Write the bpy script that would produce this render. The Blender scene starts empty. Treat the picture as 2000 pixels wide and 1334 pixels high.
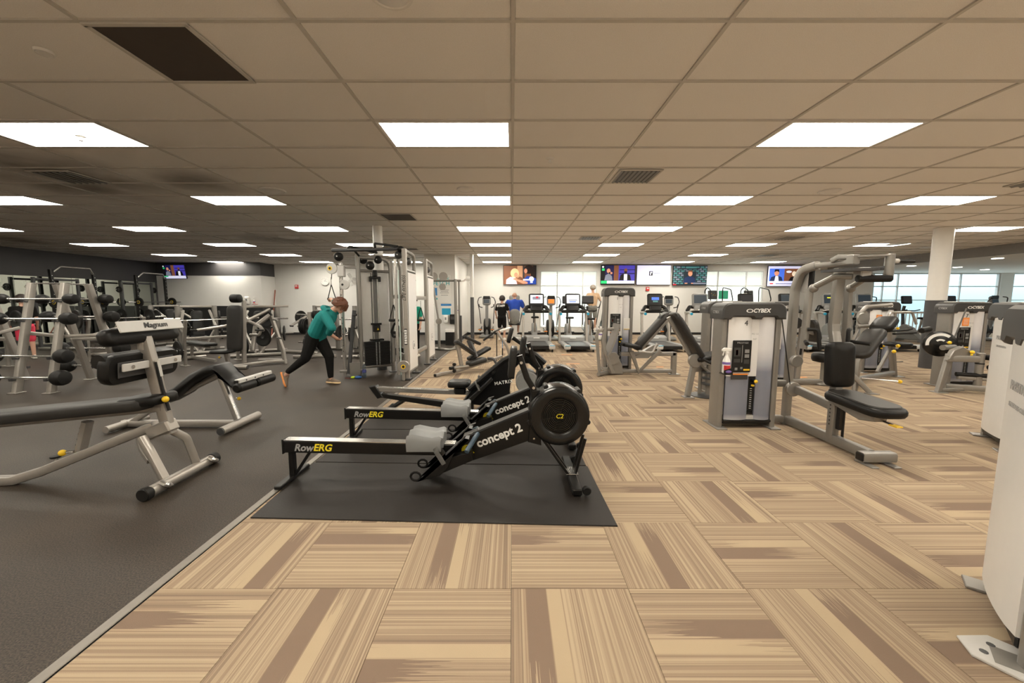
import bpy, math, random
from mathutils import Vector, Matrix, Euler
random.seed(7)
SC = bpy.context.scene
C = SC.collection
PI = math.pi
# ---------------------------------------------------------------- camera
cam = bpy.data.cameras.new('camera')
cam.lens = 13.749; cam.sensor_width = 36.0; cam.clip_start = 0.05; cam.clip_end = 600
camo = bpy.data.objects.new('camera', cam); C.objects.link(camo)
camo.location = (0, 0, 1.49); camo.rotation_euler = (PI/2 - 0.10376, 0, 0)
SC.camera = camo
# ---------------------------------------------------------------- world and exposure
LAMP = 20.0                      # radiance of the ceiling panels
LAMPCOL = (1.0, 0.93, 0.80)
wd = bpy.data.worlds.new('daylight'); SC.world = wd; wd.use_nodes = True
_n = wd.node_tree.nodes; _l = wd.node_tree.links
_tc = _n.new('ShaderNodeTexCoord'); _sx = _n.new('ShaderNodeSeparateXYZ'); _l.new(_tc.outputs['Generated'], _sx.inputs[0])
_mr = _n.new('ShaderNodeMapRange'); _mr.inputs['From Min'].default_value = -.25; _mr.inputs['From Max'].default_value = .35; _l.new(_sx.outputs['Z'], _mr.inputs['Value'])
_rp = _n.new('ShaderNodeValToRGB'); _e = _rp.color_ramp.elements      # hazy land, misty horizon, overcast sky
_e[0].position = .30; _e[0].color = (.42, .52, .55, 1); _e[1].position = .62; _e[1].color = (1.1, 1.22, 1.27, 1)
for _p, _c2 in ((1.0, (2.0, 2.1, 2.15, 1)), (.405, (.38, .56, .64, 1)), (.43, (.46, .70, .80, 1)), (.48, (.62, .86, .95, 1))):
    _q = _e.new(_p); _q.color = _c2
_l.new(_mr.outputs[0], _rp.inputs['Fac']); _l.new(_rp.outputs['Color'], _n['Background'].inputs[0])
_n['Background'].inputs[1].default_value = 1.75
SC.view_settings.view_transform = 'Standard'; SC.view_settings.look = 'None'
SC.view_settings.gamma = 1.0; SC.view_settings.use_curve_mapping = False
SC.view_settings.exposure = 0.35
SC.cycles.max_bounces = 8; SC.cycles.diffuse_bounces = 6; SC.cycles.glossy_bounces = 4
SC.cycles.transparent_max_bounces = 10; SC.cycles.caustics_reflective = False; SC.cycles.caustics_refractive = False
SC.cycles.sample_clamp_indirect = 4.0
CEIL = 3.05
# ---------------------------------------------------------------- mesh helper
def V(*a): return Vector(a)
def rotm(ax, deg): return Matrix.Rotation(math.radians(deg), 4, ax)
def T(x, y, z): return Matrix.Translation((x, y, z))
def fillet(pts, r, n=5, closed=False):
    pts = [Vector(p) for p in pts]; out = []
    m = len(pts)
    for i, p in enumerate(pts):
        if not closed and (i == 0 or i == m-1): out.append(p); continue
        a = pts[i-1] - p; b = pts[(i+1) % m] - p
        la, lb = a.length, b.length
        if la < 1e-6 or lb < 1e-6: out.append(p); continue
        a.normalize(); b.normalize()
        ang = a.angle(b)
        if ang > 3.05: out.append(p); continue
        t = min(r/math.tan(ang/2), la*.48, lb*.48)
        q0 = p + a*t; q1 = p + b*t
        for k in range(n+1):
            s = k/n
            out.append((1-s)**2*q0 + 2*s*(1-s)*p + s*s*q1)
    return out
def rrect(w, h, r, n=3):
    r = min(r, w*.499, h*.499); o = []
    for cx, cy, a0 in ((w/2-r, h/2-r, 0), (-w/2+r, h/2-r, 90), (-w/2+r, -h/2+r, 180), (w/2-r, -h/2+r, 270)):
        for k in range(n+1):
            a = math.radians(a0 + 90*k/n); o.append((cx+r*math.cos(a), cy+r*math.sin(a)))
    return o
def circ(r, n=10): return [(r*math.cos(2*PI*k/n), r*math.sin(2*PI*k/n)) for k in range(n)]
class MB:
    def __init__(s, M=None): s.v = []; s.f = []; s.m = []; s.M = M
    def add(s, vs, fs, mi=0, M=None):
        b = len(s.v)
        for p in vs:
            p = Vector(p)
            if M is not None: p = M @ p
            if s.M is not None: p = s.M @ p
            s.v.append(p)
        for f in fs: s.f.append([b+i for i in f]); s.m.append(mi)
        return s
    def box(s, c, d, ch=0.0, M=None, mi=0):
        x, y, z = d[0]/2, d[1]/2, d[2]/2
        MM = T(*c) if M is None else T(*c) @ M
        if ch <= 0:
            vs = [(i*x, j*y, k*z) for i in (-1, 1) for j in (-1, 1) for k in (-1, 1)]
            return s.add(vs, [(0,1,3,2), (4,6,7,5), (0,4,5,1), (2,3,7,6), (0,2,6,4), (1,5,7,3)], mi, MM)
        ch = min(ch, x*.9, y*.9, z*.9)
        return s.hull_box(x, y, z, ch, MM, mi)
    def hull_box(s, x, y, z, c, MM, mi):
        vs = []; ix = {}
        for i in (-1, 1):
            for j in (-1, 1):
                for k in (-1, 1):
                    for a in range(3):
                        p = [i*x, j*y, k*z]
                        for b in range(3):
                            if b != a: p[b] -= (i, j, k)[b]*c
                        ix[(i, j, k, a)] = len(vs); vs.append(p)
        F = []
        for a in range(3):
            for sg in (-1, 1):
                u, w = [b for b in range(3) if b != a]
                q = []
                for su, sw in ((-1,-1), (1,-1), (1,1), (-1,1)):
                    t = [0, 0, 0]; t[a] = sg; t[u] = su; t[w] = sw
                    q.append(ix[tuple(t)+(a,)])
                if (sg > 0) != (a != 1): q.reverse()
                F.append(q)
        for a in range(3):
            u, w = [b for b in range(3) if b != a]
            for su in (-1, 1):
                for sw in (-1, 1):
                    t0 = [0, 0, 0]; t1 = [0, 0, 0]
                    t0[u] = t1[u] = su; t0[w] = t1[w] = sw; t0[a] = -1; t1[a] = 1
                    F.append([ix[tuple(t0)+(u,)], ix[tuple(t1)+(u,)], ix[tuple(t1)+(w,)], ix[tuple(t0)+(w,)]])
        for i in (-1, 1):
            for j in (-1, 1):
                for k in (-1, 1):
                    F.append([ix[(i, j, k, a)] for a in range(3)])
        # orient outward
        FF = []
        for q in F:
            p = [Vector(vs[i]) for i in q]
            n = (p[1]-p[0]).cross(p[2]-p[0]); cen = sum(p, Vector())/len(p)
            FF.append(q if n.dot(cen) > 0 else q[::-1])
        return s.add(vs, FF, mi, MM)
    def sweep(s, pts, sec, up=(0, 0, 1), caps=True, closed=False, mi=0, M=None, scales=None):
        pts = [Vector(p) for p in pts]; n = len(pts); m = len(sec); vs = []; up = Vector(up)
        tang = []
        for i in range(n):
            if closed: t = (pts[(i+1) % n] - pts[i-1])
            elif i == 0: t = pts[1]-pts[0]
            elif i == n-1: t = pts[-1]-pts[-2]
            else: t = (pts[i+1]-pts[i]).normalized() + (pts[i]-pts[i-1]).normalized()
            tang.append(t.normalized() if t.length > 1e-9 else Vector((0, 0, 1)))
        side = None
        for i in range(n):
            t = tang[i]
            if side is None:
                side = t.cross(up)
                if side.length < 1e-3: side = t.cross(Vector((0, 1, 0))) if abs(t.y) < .9 else t.cross(Vector((1, 0, 0)))
            else: side = side - t*side.dot(t)
            side.normalize(); u = side.cross(t)
            k = 1.0
            if 0 < i < n-1 or closed:
                a = (pts[i]-pts[i-1]).normalized(); c = max(.5, a.dot(t)) if a.length else 1; k = 1/c
            sc = scales[i] if scales else 1.0
            # miter only in the bend plane is ignored for small bends
            for (a, b) in sec: vs.append(pts[i] + side*(a*sc) + u*(b*sc))
        F = []
        for i in range(n if closed else n-1):
            j = (i+1) % n
            for k in range(m):
                l = (k+1) % m
                F.append((i*m+k, i*m+l, j*m+l, j*m+k))
        if caps and not closed:
            F.append(tuple(range(m-1, -1, -1))); F.append(tuple((n-1)*m+k for k in range(m)))
        return s.add(vs, F, mi, M)
    def tube(s, pts, r, n=10, bend=0.0, mi=0, M=None, closed=False, bn=4):
        if bend > 0: pts = fillet(pts, bend, bn, closed)
        return s.sweep(pts, circ(r, n), mi=mi, M=M, closed=closed)
    def beam(s, pts, w, h, r=.012, up=(0, 0, 1), bend=0.0, mi=0, M=None, n=2):
        if bend > 0: pts = fillet(pts, bend, 5)
        return s.sweep(pts, rrect(w, h, r, n), up=up, mi=mi, M=M)
    def lathe(s, prof, n=20, M=None, mi=0, caps=True):
        vs = []; F = []; m = len(prof)
        for k in range(n):
            a = 2*PI*k/n
            for (r, z) in prof: vs.append((r*math.cos(a), r*math.sin(a), z))
        for k in range(n):
            l = (k+1) % n
            for i in range(m-1):
                F.append((k*m+i, l*m+i, l*m+i+1, k*m+i+1))
        if prof[0] == prof[-1]: caps = False
        if caps and prof[0][0] > 1e-6: F.append(tuple(k*m for k in range(n-1, -1, -1)))
        if caps and prof[-1][0] > 1e-6: F.append(tuple(k*m+m-1 for k in range(n)))
        return s.add(vs, F, mi, M)
    def cyl(s, p, q, r, n=14, ch=0.0, mi=0, r2=None):
        p = Vector(p); q = Vector(q); d = q-p; L = d.length
        M = T(*p) @ d.to_track_quat('Z', 'Y').to_matrix().to_4x4()
        r2 = r if r2 is None else r2
        pr = [(r, 0), (r2, L)] if ch <= 0 else [(r-ch, 0), (r, ch), (r2, L-ch), (r2-ch, L)]
        return s.lathe(pr, n, M, mi)
    def sphere(s, c, r, n=12, m=8, mi=0, M=None):
        if not isinstance(r, (tuple, list)): r = (r, r, r)
        pr = [(math.sin(PI*k/m), -math.cos(PI*k/m)) for k in range(m+1)]
        pr[0] = (0, -1); pr[-1] = (0, 1)
        MM = T(*c) @ (M if M is not None else Matrix()) @ Matrix.Diagonal((r[0], r[1], r[2], 1))
        return s.lathe(pr, n, MM, mi)
    def prism(s, poly, a, b, axis='y', ch=0.0, mi=0, M=None):
        # poly in the plane perpendicular to axis: y -> (x,z), z -> (x,y), x -> (y,z); a < b
        area = sum(poly[i][0]*poly[(i+1) % len(poly)][1]-poly[(i+1) % len(poly)][0]*poly[i][1] for i in range(len(poly)))
        if area < 0: poly = poly[::-1]
        n = len(poly)
        def P(p, t):
            return {'y': (p[0], t, p[1]), 'z': (p[0], p[1], t), 'x': (t, p[0], p[1])}[axis]
        rings = [(poly, a), (poly, b)]
        if ch > 0:
            cx = sum(p[0] for p in poly)/n; cy = sum(p[1] for p in poly)/n
            ins = []
            for i in range(n):
                p0 = Vector(poly[i-1]); p1 = Vector(poly[i]); p2 = Vector(poly[(i+1) % n])
                e0 = (p1-p0); e1 = (p2-p1)
                n0 = Vector((-e0.y, e0.x)); n1 = Vector((-e1.y, e1.x))
                if n0.length > 1e-9: n0.normalize()
                if n1.length > 1e-9: n1.normalize()
                b2 = n0+n1
                if b2.length > 1e-6: b2.normalize(); k = ch/max(.5, b2.dot(n0)) if n0.length else ch
                else: k = ch
                ins.append(tuple(p1 + b2*k))
            rings = [(ins, a), (poly, a+ch), (poly, b-ch), (ins, b)]
        vs = [P(p, t) for pl, t in rings for p in pl]; F = []
        for r in range(len(rings)-1):
            for i in range(n):
                j = (i+1) % n; F.append((r*n+i, r*n+j, (r+1)*n+j, (r+1)*n+i))
        F.append(tuple(range(n-1, -1, -1))); F.append(tuple((len(rings)-1)*n+i for i in range(n)))
        if axis == 'y': F = [f[::-1] for f in F]
        return s.add(vs, F, mi, M)
    def pad(s, L, W, H, r=.04, e=.015, M=None, mi=0, dome=.006):
        # cushion lying in local xy, from z=0 to z=H
        o0 = rrect(L-2*e, W-2*e, max(.004, r-e), 4); o1 = rrect(L, W, r, 4); o2 = rrect(L-.8*e, W-.8*e, r-.4*e, 4)
        o3 = rrect(max(.01, L-6*e), max(.01, W-6*e), max(.004, r-2*e), 4)
        rings = [(o2, 0), (o1, e*.8), (o1, H-e), (o2, H-e*.35), (o0, H), (o3, H+dome)]
        n = len(o1); vs = [(p[0], p[1], z) for o, z in rings for p in o]; F = []
        for k in range(len(rings)-1):
            for i in range(n):
                j = (i+1) % n; F.append((k*n+i, k*n+j, (k+1)*n+j, (k+1)*n+i))
        F.append(tuple(range(n-1, -1, -1))); F.append(tuple((len(rings)-1)*n+i for i in range(n)))
        return s.add(vs, F, mi, M)
    def build(s, name, mat, parent=None, off=None, smooth=35):
        me = bpy.data.meshes.new(name)
        vs = s.v if off is None else [v-Vector(off) for v in s.v]
        me.from_pydata([tuple(v) for v in vs], [], s.f)
        mats = mat if isinstance(mat, (list, tuple)) else [mat]
        for m in mats: me.materials.append(m)
        if len(mats) > 1: me.polygons.foreach_set('material_index', s.m)
        if smooth:
            me.polygons.foreach_set('use_smooth', [True]*len(me.polygons))
            me.set_sharp_from_angle(angle=math.radians(smooth))
        me.update()
        o = bpy.data.objects.new(name, me); C.objects.link(o)
        if parent is not None: o.parent = parent
        return o
def frame_m(o, x, y=None, up=(0, 0, 1)):
    """matrix with local x along x, z near up, origin o"""
    x = Vector(x).normalized(); z = Vector(up); z = (z - x*z.dot(x)).normalized(); y = z.cross(x)
    return Matrix(((x.x, y.x, z.x, o[0]), (x.y, y.y, z.y, o[1]), (x.z, y.z, z.z, o[2]), (0, 0, 0, 1)))
def thing(name, label, cat, loc=(0, 0, 0), rz=0, group=None):
    o = bpy.data.objects.new(name, None); o.empty_display_size = .1; C.objects.link(o)
    o.location = loc; o.rotation_euler = (0, 0, math.radians(rz))
    return tag(o, label, cat, group)
def tag(o, label, cat, group=None):
    o['label'] = label; o['category'] = cat
    if group: o['group'] = group
    return o
def struct(o): o['kind'] = 'structure'; return o
def dup(root, loc, rz, label=None, group=None):
    def cp(o, par):
        c = o.copy(); C.objects.link(c); c.parent = par
        for ch in o.children: cp(ch, c)
        return c
    r = cp(root, None); r.location = loc; r.rotation_euler = (0, 0, math.radians(rz))
    if label: r['label'] = label
    if group: r['group'] = group
    return r
_txt = {}
def text(name, s, size, M, mat, parent=None, bold=0.0, depth=.0008, shear=0.0, align='CENTER', space=1.0):
    cu = bpy.data.curves.new('t', 'FONT'); cu.body = s; cu.size = size; cu.extrude = depth; cu.offset = bold
    cu.shear = shear; cu.align_x = align; cu.align_y = 'CENTER'; cu.space_character = space; cu.resolution_u = 3
    ob = bpy.data.objects.new('t', cu); me = bpy.data.meshes.new_from_object(ob)
    bpy.data.objects.remove(ob); bpy.data.curves.remove(cu)
    me.name = name; me.transform(M); me.materials.clear(); me.materials.append(mat)
    o = bpy.data.objects.new(name, me); C.objects.link(o)
    if parent is not None: o.parent = parent
    return o
FACE_CAM = rotm('X', 90)           # text plane facing -Y
# ---------------------------------------------------------------- materials
def newmat(name):
    m = bpy.data.materials.new(name); m.use_nodes = True
    nt = m.node_tree; return m, nt, nt.nodes['Principled BSDF']
def mat(name, col, rough=.5, metal=0.0, var=.08, scale=18.0, bump=0.0, bscale=120.0, coat=0.0, spec=.5, alpha=None):
    m, nt, b = newmat(name); N = nt.nodes; L = nt.links
    tc = N.new('ShaderNodeTexCoord')
    no = N.new('ShaderNodeTexNoise'); no.inputs['Scale'].default_value = scale; no.inputs['Detail'].default_value = 4
    L.new(tc.outputs['Object'], no.inputs['Vector'])
    mx = N.new('ShaderNodeMix'); mx.data_type = 'RGBA'
    mx.inputs['A'].default_value = tuple(c*(1-var) for c in col)+(1,); mx.inputs['B'].default_value = tuple(min(1, c*(1+var)) for c in col)+(1,)
    L.new(no.outputs['Fac'], mx.inputs['Factor']); L.new(mx.outputs['Result'], b.inputs['Base Color'])
    b.inputs['Roughness'].default_value = rough; b.inputs['Metallic'].default_value = metal
    b.inputs['Coat Weight'].default_value = coat; b.inputs['Coat Roughness'].default_value = .15
    b.inputs['Specular IOR Level'].default_value = spec
    if bump > 0:
        n2 = N.new('ShaderNodeTexNoise'); n2.inputs['Scale'].default_value = bscale; n2.inputs['Detail'].default_value = 3
        L.new(tc.outputs['Object'], n2.inputs['Vector'])
        bp = N.new('ShaderNodeBump'); bp.inputs['Strength'].default_value = bump; bp.inputs['Distance'].default_value = .004
        L.new(n2.outputs['Fac'], bp.inputs['Height']); L.new(bp.outputs['Normal'], b.inputs['Normal'])
    return m
def emit(name, col, s):
    m, nt, b = newmat(name); b.inputs['Base Color'].default_value = tuple(col)+(1,)
    b.inputs['Emission Color'].default_value = tuple(col)+(1,); b.inputs['Emission Strength'].default_value = s
    b.inputs['Roughness'].default_value = .4
    return m
def srgb(r, g, b):
    f = lambda c: (c/255)/12.92 if c <= 10 else ((c/255+.055)/1.055)**2.4
    return (f(r), f(g), f(b))
M = {}
M['silver'] = mat('silver_paint', (.27, .255, .235), .36, .45, .05)
M['champ'] = mat('champagne_paint', (.34, .315, .285), .36, .5, .06)
M['steel'] = mat('polished_steel', (.62, .61, .59), .22, .9, .06)
M['iron'] = mat('dark_grey_paint', (.06, .06, .062), .42, .2, .1)
M['black_steel'] = mat('black_steel', (.006, .0056, .0052), .34, 0, .1, spec=.32)
M['gloss_black'] = mat('gloss_black', (.006, .006, .006), .25, 0, .1, spec=.45)
M['vinyl'] = mat('black_vinyl', (.006, .0055, .005), .42, 0, .15, spec=.28, bump=.12, bscale=220)
M['grey_vinyl'] = mat('worn_grey_vinyl', (.020, .0182, .0165), .46, 0, .15, spec=.35, bump=.12, bscale=220)
M['rubber'] = mat('black_rubber', (.008, .0074, .0068), .55, 0, .2, spec=.3)
M['plastic'] = mat('black_plastic', (.009, .0085, .008), .4, 0, .1, spec=.35)
M['grey_plastic'] = mat('charcoal_plastic', (.038, .037, .036), .42, 0, .1)
M['mid_plastic'] = mat('mid_grey_plastic', (.22, .22, .215), .45, 0, .06)
M['pale_plastic'] = mat('pale_grey_plastic', (.52, .51, .49), .4, 0, .05)
M['white'] = mat('white_plastic', (.78, .77, .74), .38, 0, .03)
M['shroud'] = mat('white_shroud', (.66, .65, .63), .32, 0, .03)
M['pearl'] = mat('pearl_panel', (.80, .79, .78), .25, .1, .04, scale=3)
M['seat_grey'] = mat('grey_seat', (.175, .18, .18), .5, 0, .05)
M['wall'] = mat('white_wall_paint', (.74, .73, .70), .7, 0, .03, scale=3)
M['corridor'] = mat('corridor_paint', (.9, .9, .88), .7, 0, .03)
M['darkwall'] = mat('charcoal_wall_paint', (.050, .048, .050), .6, 0, .08, scale=3)
M['blackwall'] = mat('black_wainscot', (.012, .012, .013), .5, 0, .1)
M['yellow'] = mat('yellow_plastic', (.85, .55, .02), .4, 0, .05)
M['orange'] = mat('orange_print', (.85, .26, .03), .5, 0, .05)
M['red'] = mat('red_plastic', (.55, .03, .03), .4, 0, .05)
M['blue'] = mat('blue_plastic', (.03, .22, .55), .4, 0, .05)
M['bluegrip'] = mat('blue_grey_grip', (.045, .075, .105), .5, 0, .08)
M['cyan'] = mat('cyan_trim', (.02, .35, .58), .4, 0, .05)
M['purple'] = mat('purple_cap', (.16, .10, .33), .4, 0, .05)
M['label_white'] = mat('white_print', (.8, .8, .78), .5, 0, .02)
M['label_yellow'] = mat('yellow_print', (.85, .70, .03), .5, 0, .02)
M['label_grey'] = mat('grey_print', (.35, .35, .35), .5, 0, .02)
M['label_black'] = mat('black_print', (.02, .02, .02), .5, 0, .02)
M['strap'] = mat('grey_webbing', (.09, .088, .084), .7, 0, .2)
M['matrub'] = mat('mat_rubber', (.015, .0122, .0104), .52, 0, .25, spec=.3, scale=5, bump=.25, bscale=260)
M['wood'] = mat('wood_rail', (.42, .24, .12), .45, 0, .15)
M['green'] = mat('green_print', (.03, .35, .2), .5, 0, .05)
M['teal_print'] = mat('teal_print', (.05, .42, .45), .5, 0, .05)
M['window_frame'] = mat('white_window_frame', (.60, .61, .60), .45, 0, .03)
M['grout'] = mat('ceiling_grid', (.56, .54, .50), .55, 0, .05)
# panels whose lower half lets the dark weight stack show through
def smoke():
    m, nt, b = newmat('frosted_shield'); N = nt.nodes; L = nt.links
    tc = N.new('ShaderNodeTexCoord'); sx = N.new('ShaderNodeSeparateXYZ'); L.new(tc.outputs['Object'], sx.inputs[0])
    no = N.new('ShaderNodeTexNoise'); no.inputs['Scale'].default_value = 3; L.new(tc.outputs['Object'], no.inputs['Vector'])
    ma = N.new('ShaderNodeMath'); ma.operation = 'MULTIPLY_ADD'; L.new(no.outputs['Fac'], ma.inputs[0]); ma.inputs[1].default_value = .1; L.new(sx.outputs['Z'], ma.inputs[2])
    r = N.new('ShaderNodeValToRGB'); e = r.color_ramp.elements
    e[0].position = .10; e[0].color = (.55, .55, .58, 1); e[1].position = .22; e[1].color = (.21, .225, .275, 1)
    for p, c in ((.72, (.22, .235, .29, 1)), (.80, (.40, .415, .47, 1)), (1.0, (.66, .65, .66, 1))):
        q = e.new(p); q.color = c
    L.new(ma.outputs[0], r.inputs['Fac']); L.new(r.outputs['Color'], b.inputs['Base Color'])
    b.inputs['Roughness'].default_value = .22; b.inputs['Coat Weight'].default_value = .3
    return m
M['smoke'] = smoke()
def glass(name, tint, gloss=.07, haze=0.0):
    m, nt, b = newmat(name); N = nt.nodes; L = nt.links; out = N['Material Output']
    tr = N.new('ShaderNodeBsdfTransparent'); tr.inputs[0].default_value = tint+(1,)
    gl = N.new('ShaderNodeBsdfGlossy'); gl.inputs['Roughness'].default_value = .03
    lw = N.new('ShaderNodeLayerWeight'); lw.inputs['Blend'].default_value = .5
    pw = N.new('ShaderNodeMath'); pw.operation = 'POWER'; pw.inputs[1].default_value = 4; L.new(lw.outputs['Facing'], pw.inputs[0])
    fr = N.new('ShaderNodeMath'); fr.operation = 'MULTIPLY_ADD'; fr.inputs[1].default_value = .5; fr.inputs[2].default_value = .035; L.new(pw.outputs[0], fr.inputs[0])
    mx = N.new('ShaderNodeMixShader'); L.new(fr.outputs[0], mx.inputs[0]); L.new(tr.outputs[0], mx.inputs[1]); L.new(gl.outputs[0], mx.inputs[2])
    last = mx
    if haze > 0:
        df = N.new('ShaderNodeBsdfTranslucent'); df.inputs[0].default_value = (.85, .88, .88, 1)
        m2 = N.new('ShaderNodeMixShader'); m2.inputs[0].default_value = haze; L.new(mx.outputs[0], m2.inputs[1]); L.new(df.outputs[0], m2.inputs[2]); last = m2
    L.new(last.outputs[0], out.inputs['Surface']); return m
M['glass'] = glass('clear_glass', (.93, .97, .97))
M['frost'] = glass('frosted_glass', (.86, .93, .92), haze=.45)
M['bottle'] = glass('clear_bottle', (.72, .78, .83), haze=.12)
mm, nt, b = newmat('mirror_glass'); b.inputs['Metallic'].default_value = 1; b.inputs['Roughness'].default_value = .02; b.inputs['Base Color'].default_value = (.80, .85, .78, 1)
M['mirror'] = mm
M['lamp'] = emit('lamp_diffuser', LAMPCOL, LAMP)
M['corridor_lamp'] = emit('corridor_diffuser', (1.0, .97, .9), 42.0)
M['downlight'] = emit('downlight', (1, .93, .82), 30.0)
# ---------------------------------------------------------------- floor and ceiling materials
def carpet_mat():
    m, nt, b = newmat('carpet_tile'); N = nt.nodes; L = nt.links
    def math_(op, a, bb=None, c=None, clamp=False):
        n = N.new('ShaderNodeMath'); n.operation = op; n.use_clamp = clamp
        for i, x in enumerate((a, bb, c)):
            if x is None: continue
            if isinstance(x, (int, float)): n.inputs[i].default_value = x
            else: L.new(x, n.inputs[i])
        return n.outputs[0]
    def noise(u, v, w, detail=2.0):
        cb = N.new('ShaderNodeCombineXYZ')
        for i, x in enumerate((u, v, w)):
            if isinstance(x, (int, float)): cb.inputs[i].default_value = x
            else: L.new(x, cb.inputs[i])
        n = N.new('ShaderNodeTexNoise'); n.inputs['Scale'].default_value = 1; n.inputs['Detail'].default_value = detail
        L.new(cb.outputs[0], n.inputs['Vector']); return n.outputs['Fac']
    uv = N.new('ShaderNodeUVMap'); sx = N.new('ShaderNodeSeparateXYZ'); L.new(uv.outputs[0], sx.inputs[0])
    u, v = sx.outputs[0], sx.outputs[1]
    oi = N.new('ShaderNodeObjectInfo'); ge = N.new('ShaderNodeNewGeometry')
    rnd = math_('FRACT', math_('ADD', oi.outputs['Random'], ge.outputs['Random Per Island']))
    r50 = math_('MULTIPLY', rnd, 57.0); r2 = math_('FRACT', math_('MULTIPLY', rnd, 13.37)); r3 = math_('FRACT', math_('MULTIPLY', rnd, 71.7))
    wide = noise(math_('MULTIPLY', u, 7.0), math_('MULTIPLY', v, .08), r50)
    fine = noise(math_('MULTIPLY', u, 40.0), math_('MULTIPLY', v, .12), math_('ADD', r50, 9.1), 3.0)
    thin = noise(math_('MULTIPLY', u, 110.0), math_('MULTIPLY', v, .3), math_('ADD', r50, 3.1), 1.0)
    t = math_('ADD', math_('MULTIPLY', wide, .40), math_('ADD', math_('MULTIPLY', fine, .75), math_('MULTIPLY', thin, .50)))
    ramp = N.new('ShaderNodeValToRGB'); e = ramp.color_ramp.elements
    e[0].position = .60; e[0].color = srgb(154, 126, 100)+(1,)
    e[1].position = 1.06; e[1].color = srgb(216, 186, 142)+(1,)
    e[1].position = 1.0
    for p, c in ((.70, srgb(174, 144, 112)), (.80, srgb(186, 156, 120)), (.90, srgb(206, 176, 134))):
        q = e.new(p); q.color = c+(1,)
    L.new(t, ramp.inputs['Fac'])
    jag = noise(math_('MULTIPLY', u, 85.0), 0.0, math_('ADD', r50, 21.0), 2.0)
    def band(center, half, edge, sgn):
        d = math_('ABSOLUTE', math_('SUBTRACT', u, center))
        inb = math_('LESS_THAN', d, half)
        vv = v if sgn > 0 else math_('SUBTRACT', 1.0, v)
        lim = math_('ADD', edge, math_('MULTIPLY', math_('SUBTRACT', jag, .5), 1.4))
        return math_('MULTIPLY', inb, math_('GREATER_THAN', vv, lim))
    c1 = math_('MULTIPLY_ADD', r2, .5, .2)
    dark = band(c1, .085, math_('MULTIPLY_ADD', r3, .75, -.1), 1)
    lite = band(math_('ADD', c1, .15), .055, math_('MULTIPLY_ADD', r2, .8, -.2), -1)
    m1 = N.new('ShaderNodeMix'); m1.data_type = 'RGBA'; L.new(lite, m1.inputs['Factor']); L.new(ramp.outputs['Color'], m1.inputs['A']); m1.inputs['B'].default_value = srgb(214, 184, 138)+(1,)
    m2 = N.new('ShaderNodeMix'); m2.data_type = 'RGBA'; L.new(dark, m2.inputs['Factor']); L.new(m1.outputs['Result'], m2.inputs['A']); m2.inputs['B'].default_value = srgb(158, 128, 102)+(1,)
    hs = N.new('ShaderNodeHueSaturation'); hs.inputs['Saturation'].default_value = .76; hs.inputs['Value'].default_value = .58; L.new(m2.outputs['Result'], hs.inputs['Color'])
    L.new(hs.outputs['Color'], b.inputs['Base Color']); b.inputs['Roughness'].default_value = .95; b.inputs['Specular IOR Level'].default_value = .1
    tc = N.new('ShaderNodeTexCoord'); n2 = N.new('ShaderNodeTexNoise'); n2.inputs['Scale'].default_value = 240; L.new(tc.outputs['Object'], n2.inputs['Vector'])
    bp = N.new('ShaderNodeBump'); bp.inputs['Strength'].default_value = .35; bp.inputs['Distance'].default_value = .003
    L.new(n2.outputs['Fac'], bp.inputs['Height']); L.new(bp.outputs['Normal'], b.inputs['Normal'])
    return m
M['carpet'] = carpet_mat()
def rubber_floor():
    m, nt, b = newmat('rubber_flooring'); N = nt.nodes; L = nt.links
    ge = N.new('ShaderNodeNewGeometry')
    n1 = N.new('ShaderNodeTexNoise'); n1.inputs['Scale'].default_value = 130; n1.inputs['Detail'].default_value = 2; L.new(ge.outputs['Position'], n1.inputs['Vector'])
    n2 = N.new('ShaderNodeTexNoise'); n2.inputs['Scale'].default_value = 1.4; n2.inputs['Detail'].default_value = 5; L.new(ge.outputs['Position'], n2.inputs['Vector'])
    r = N.new('ShaderNodeValToRGB'); e = r.color_ramp.elements
    e[0].position = .35; e[0].color = (.017, .0130, .0098, 1); e[1].position = .72; e[1].color = (.074, .0565, .042, 1)
    L.new(n1.outputs['Fac'], r.inputs['Fac'])
    r2 = N.new('ShaderNodeValToRGB'); e = r2.color_ramp.elements
    e[0].position = .3; e[0].color = (.75, .75, .75, 1); e[1].position = .7; e[1].color = (1.15, 1.12, 1.08, 1)
    L.new(n2.outputs['Fac'], r2.inputs['Fac'])
    mx = N.new('ShaderNodeMix'); mx.data_type = 'RGBA'; mx.blend_type = 'MULTIPLY'; mx.inputs['Factor'].default_value = 1
    L.new(r.outputs['Color'], mx.inputs['A']); L.new(r2.outputs['Color'], mx.inputs['B']); L.new(mx.outputs['Result'], b.inputs['Base Color'])
    b.inputs['Roughness'].default_value = .55; b.inputs['Specular IOR Level'].default_value = .32
    bp = N.new('ShaderNodeBump'); bp.inputs['Strength'].default_value = .3; bp.inputs['Distance'].default_value = .003
    L.new(n1.outputs['Fac'], bp.inputs['Height']); L.new(bp.outputs['Normal'], b.inputs['Normal'])
    return m
M['rubberfloor'] = rubber_floor()
STAINS = ((-5.6, 5.15, 1.5), (-6.0, 5.5, 1.3), (-4.2, 5.4, .8), (-13.0, 10.3, 1.5), (-6.0, 10.2, 1.2), (6.9, 9.9, 1.1), (8.8, 13.6, 1.2))
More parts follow.
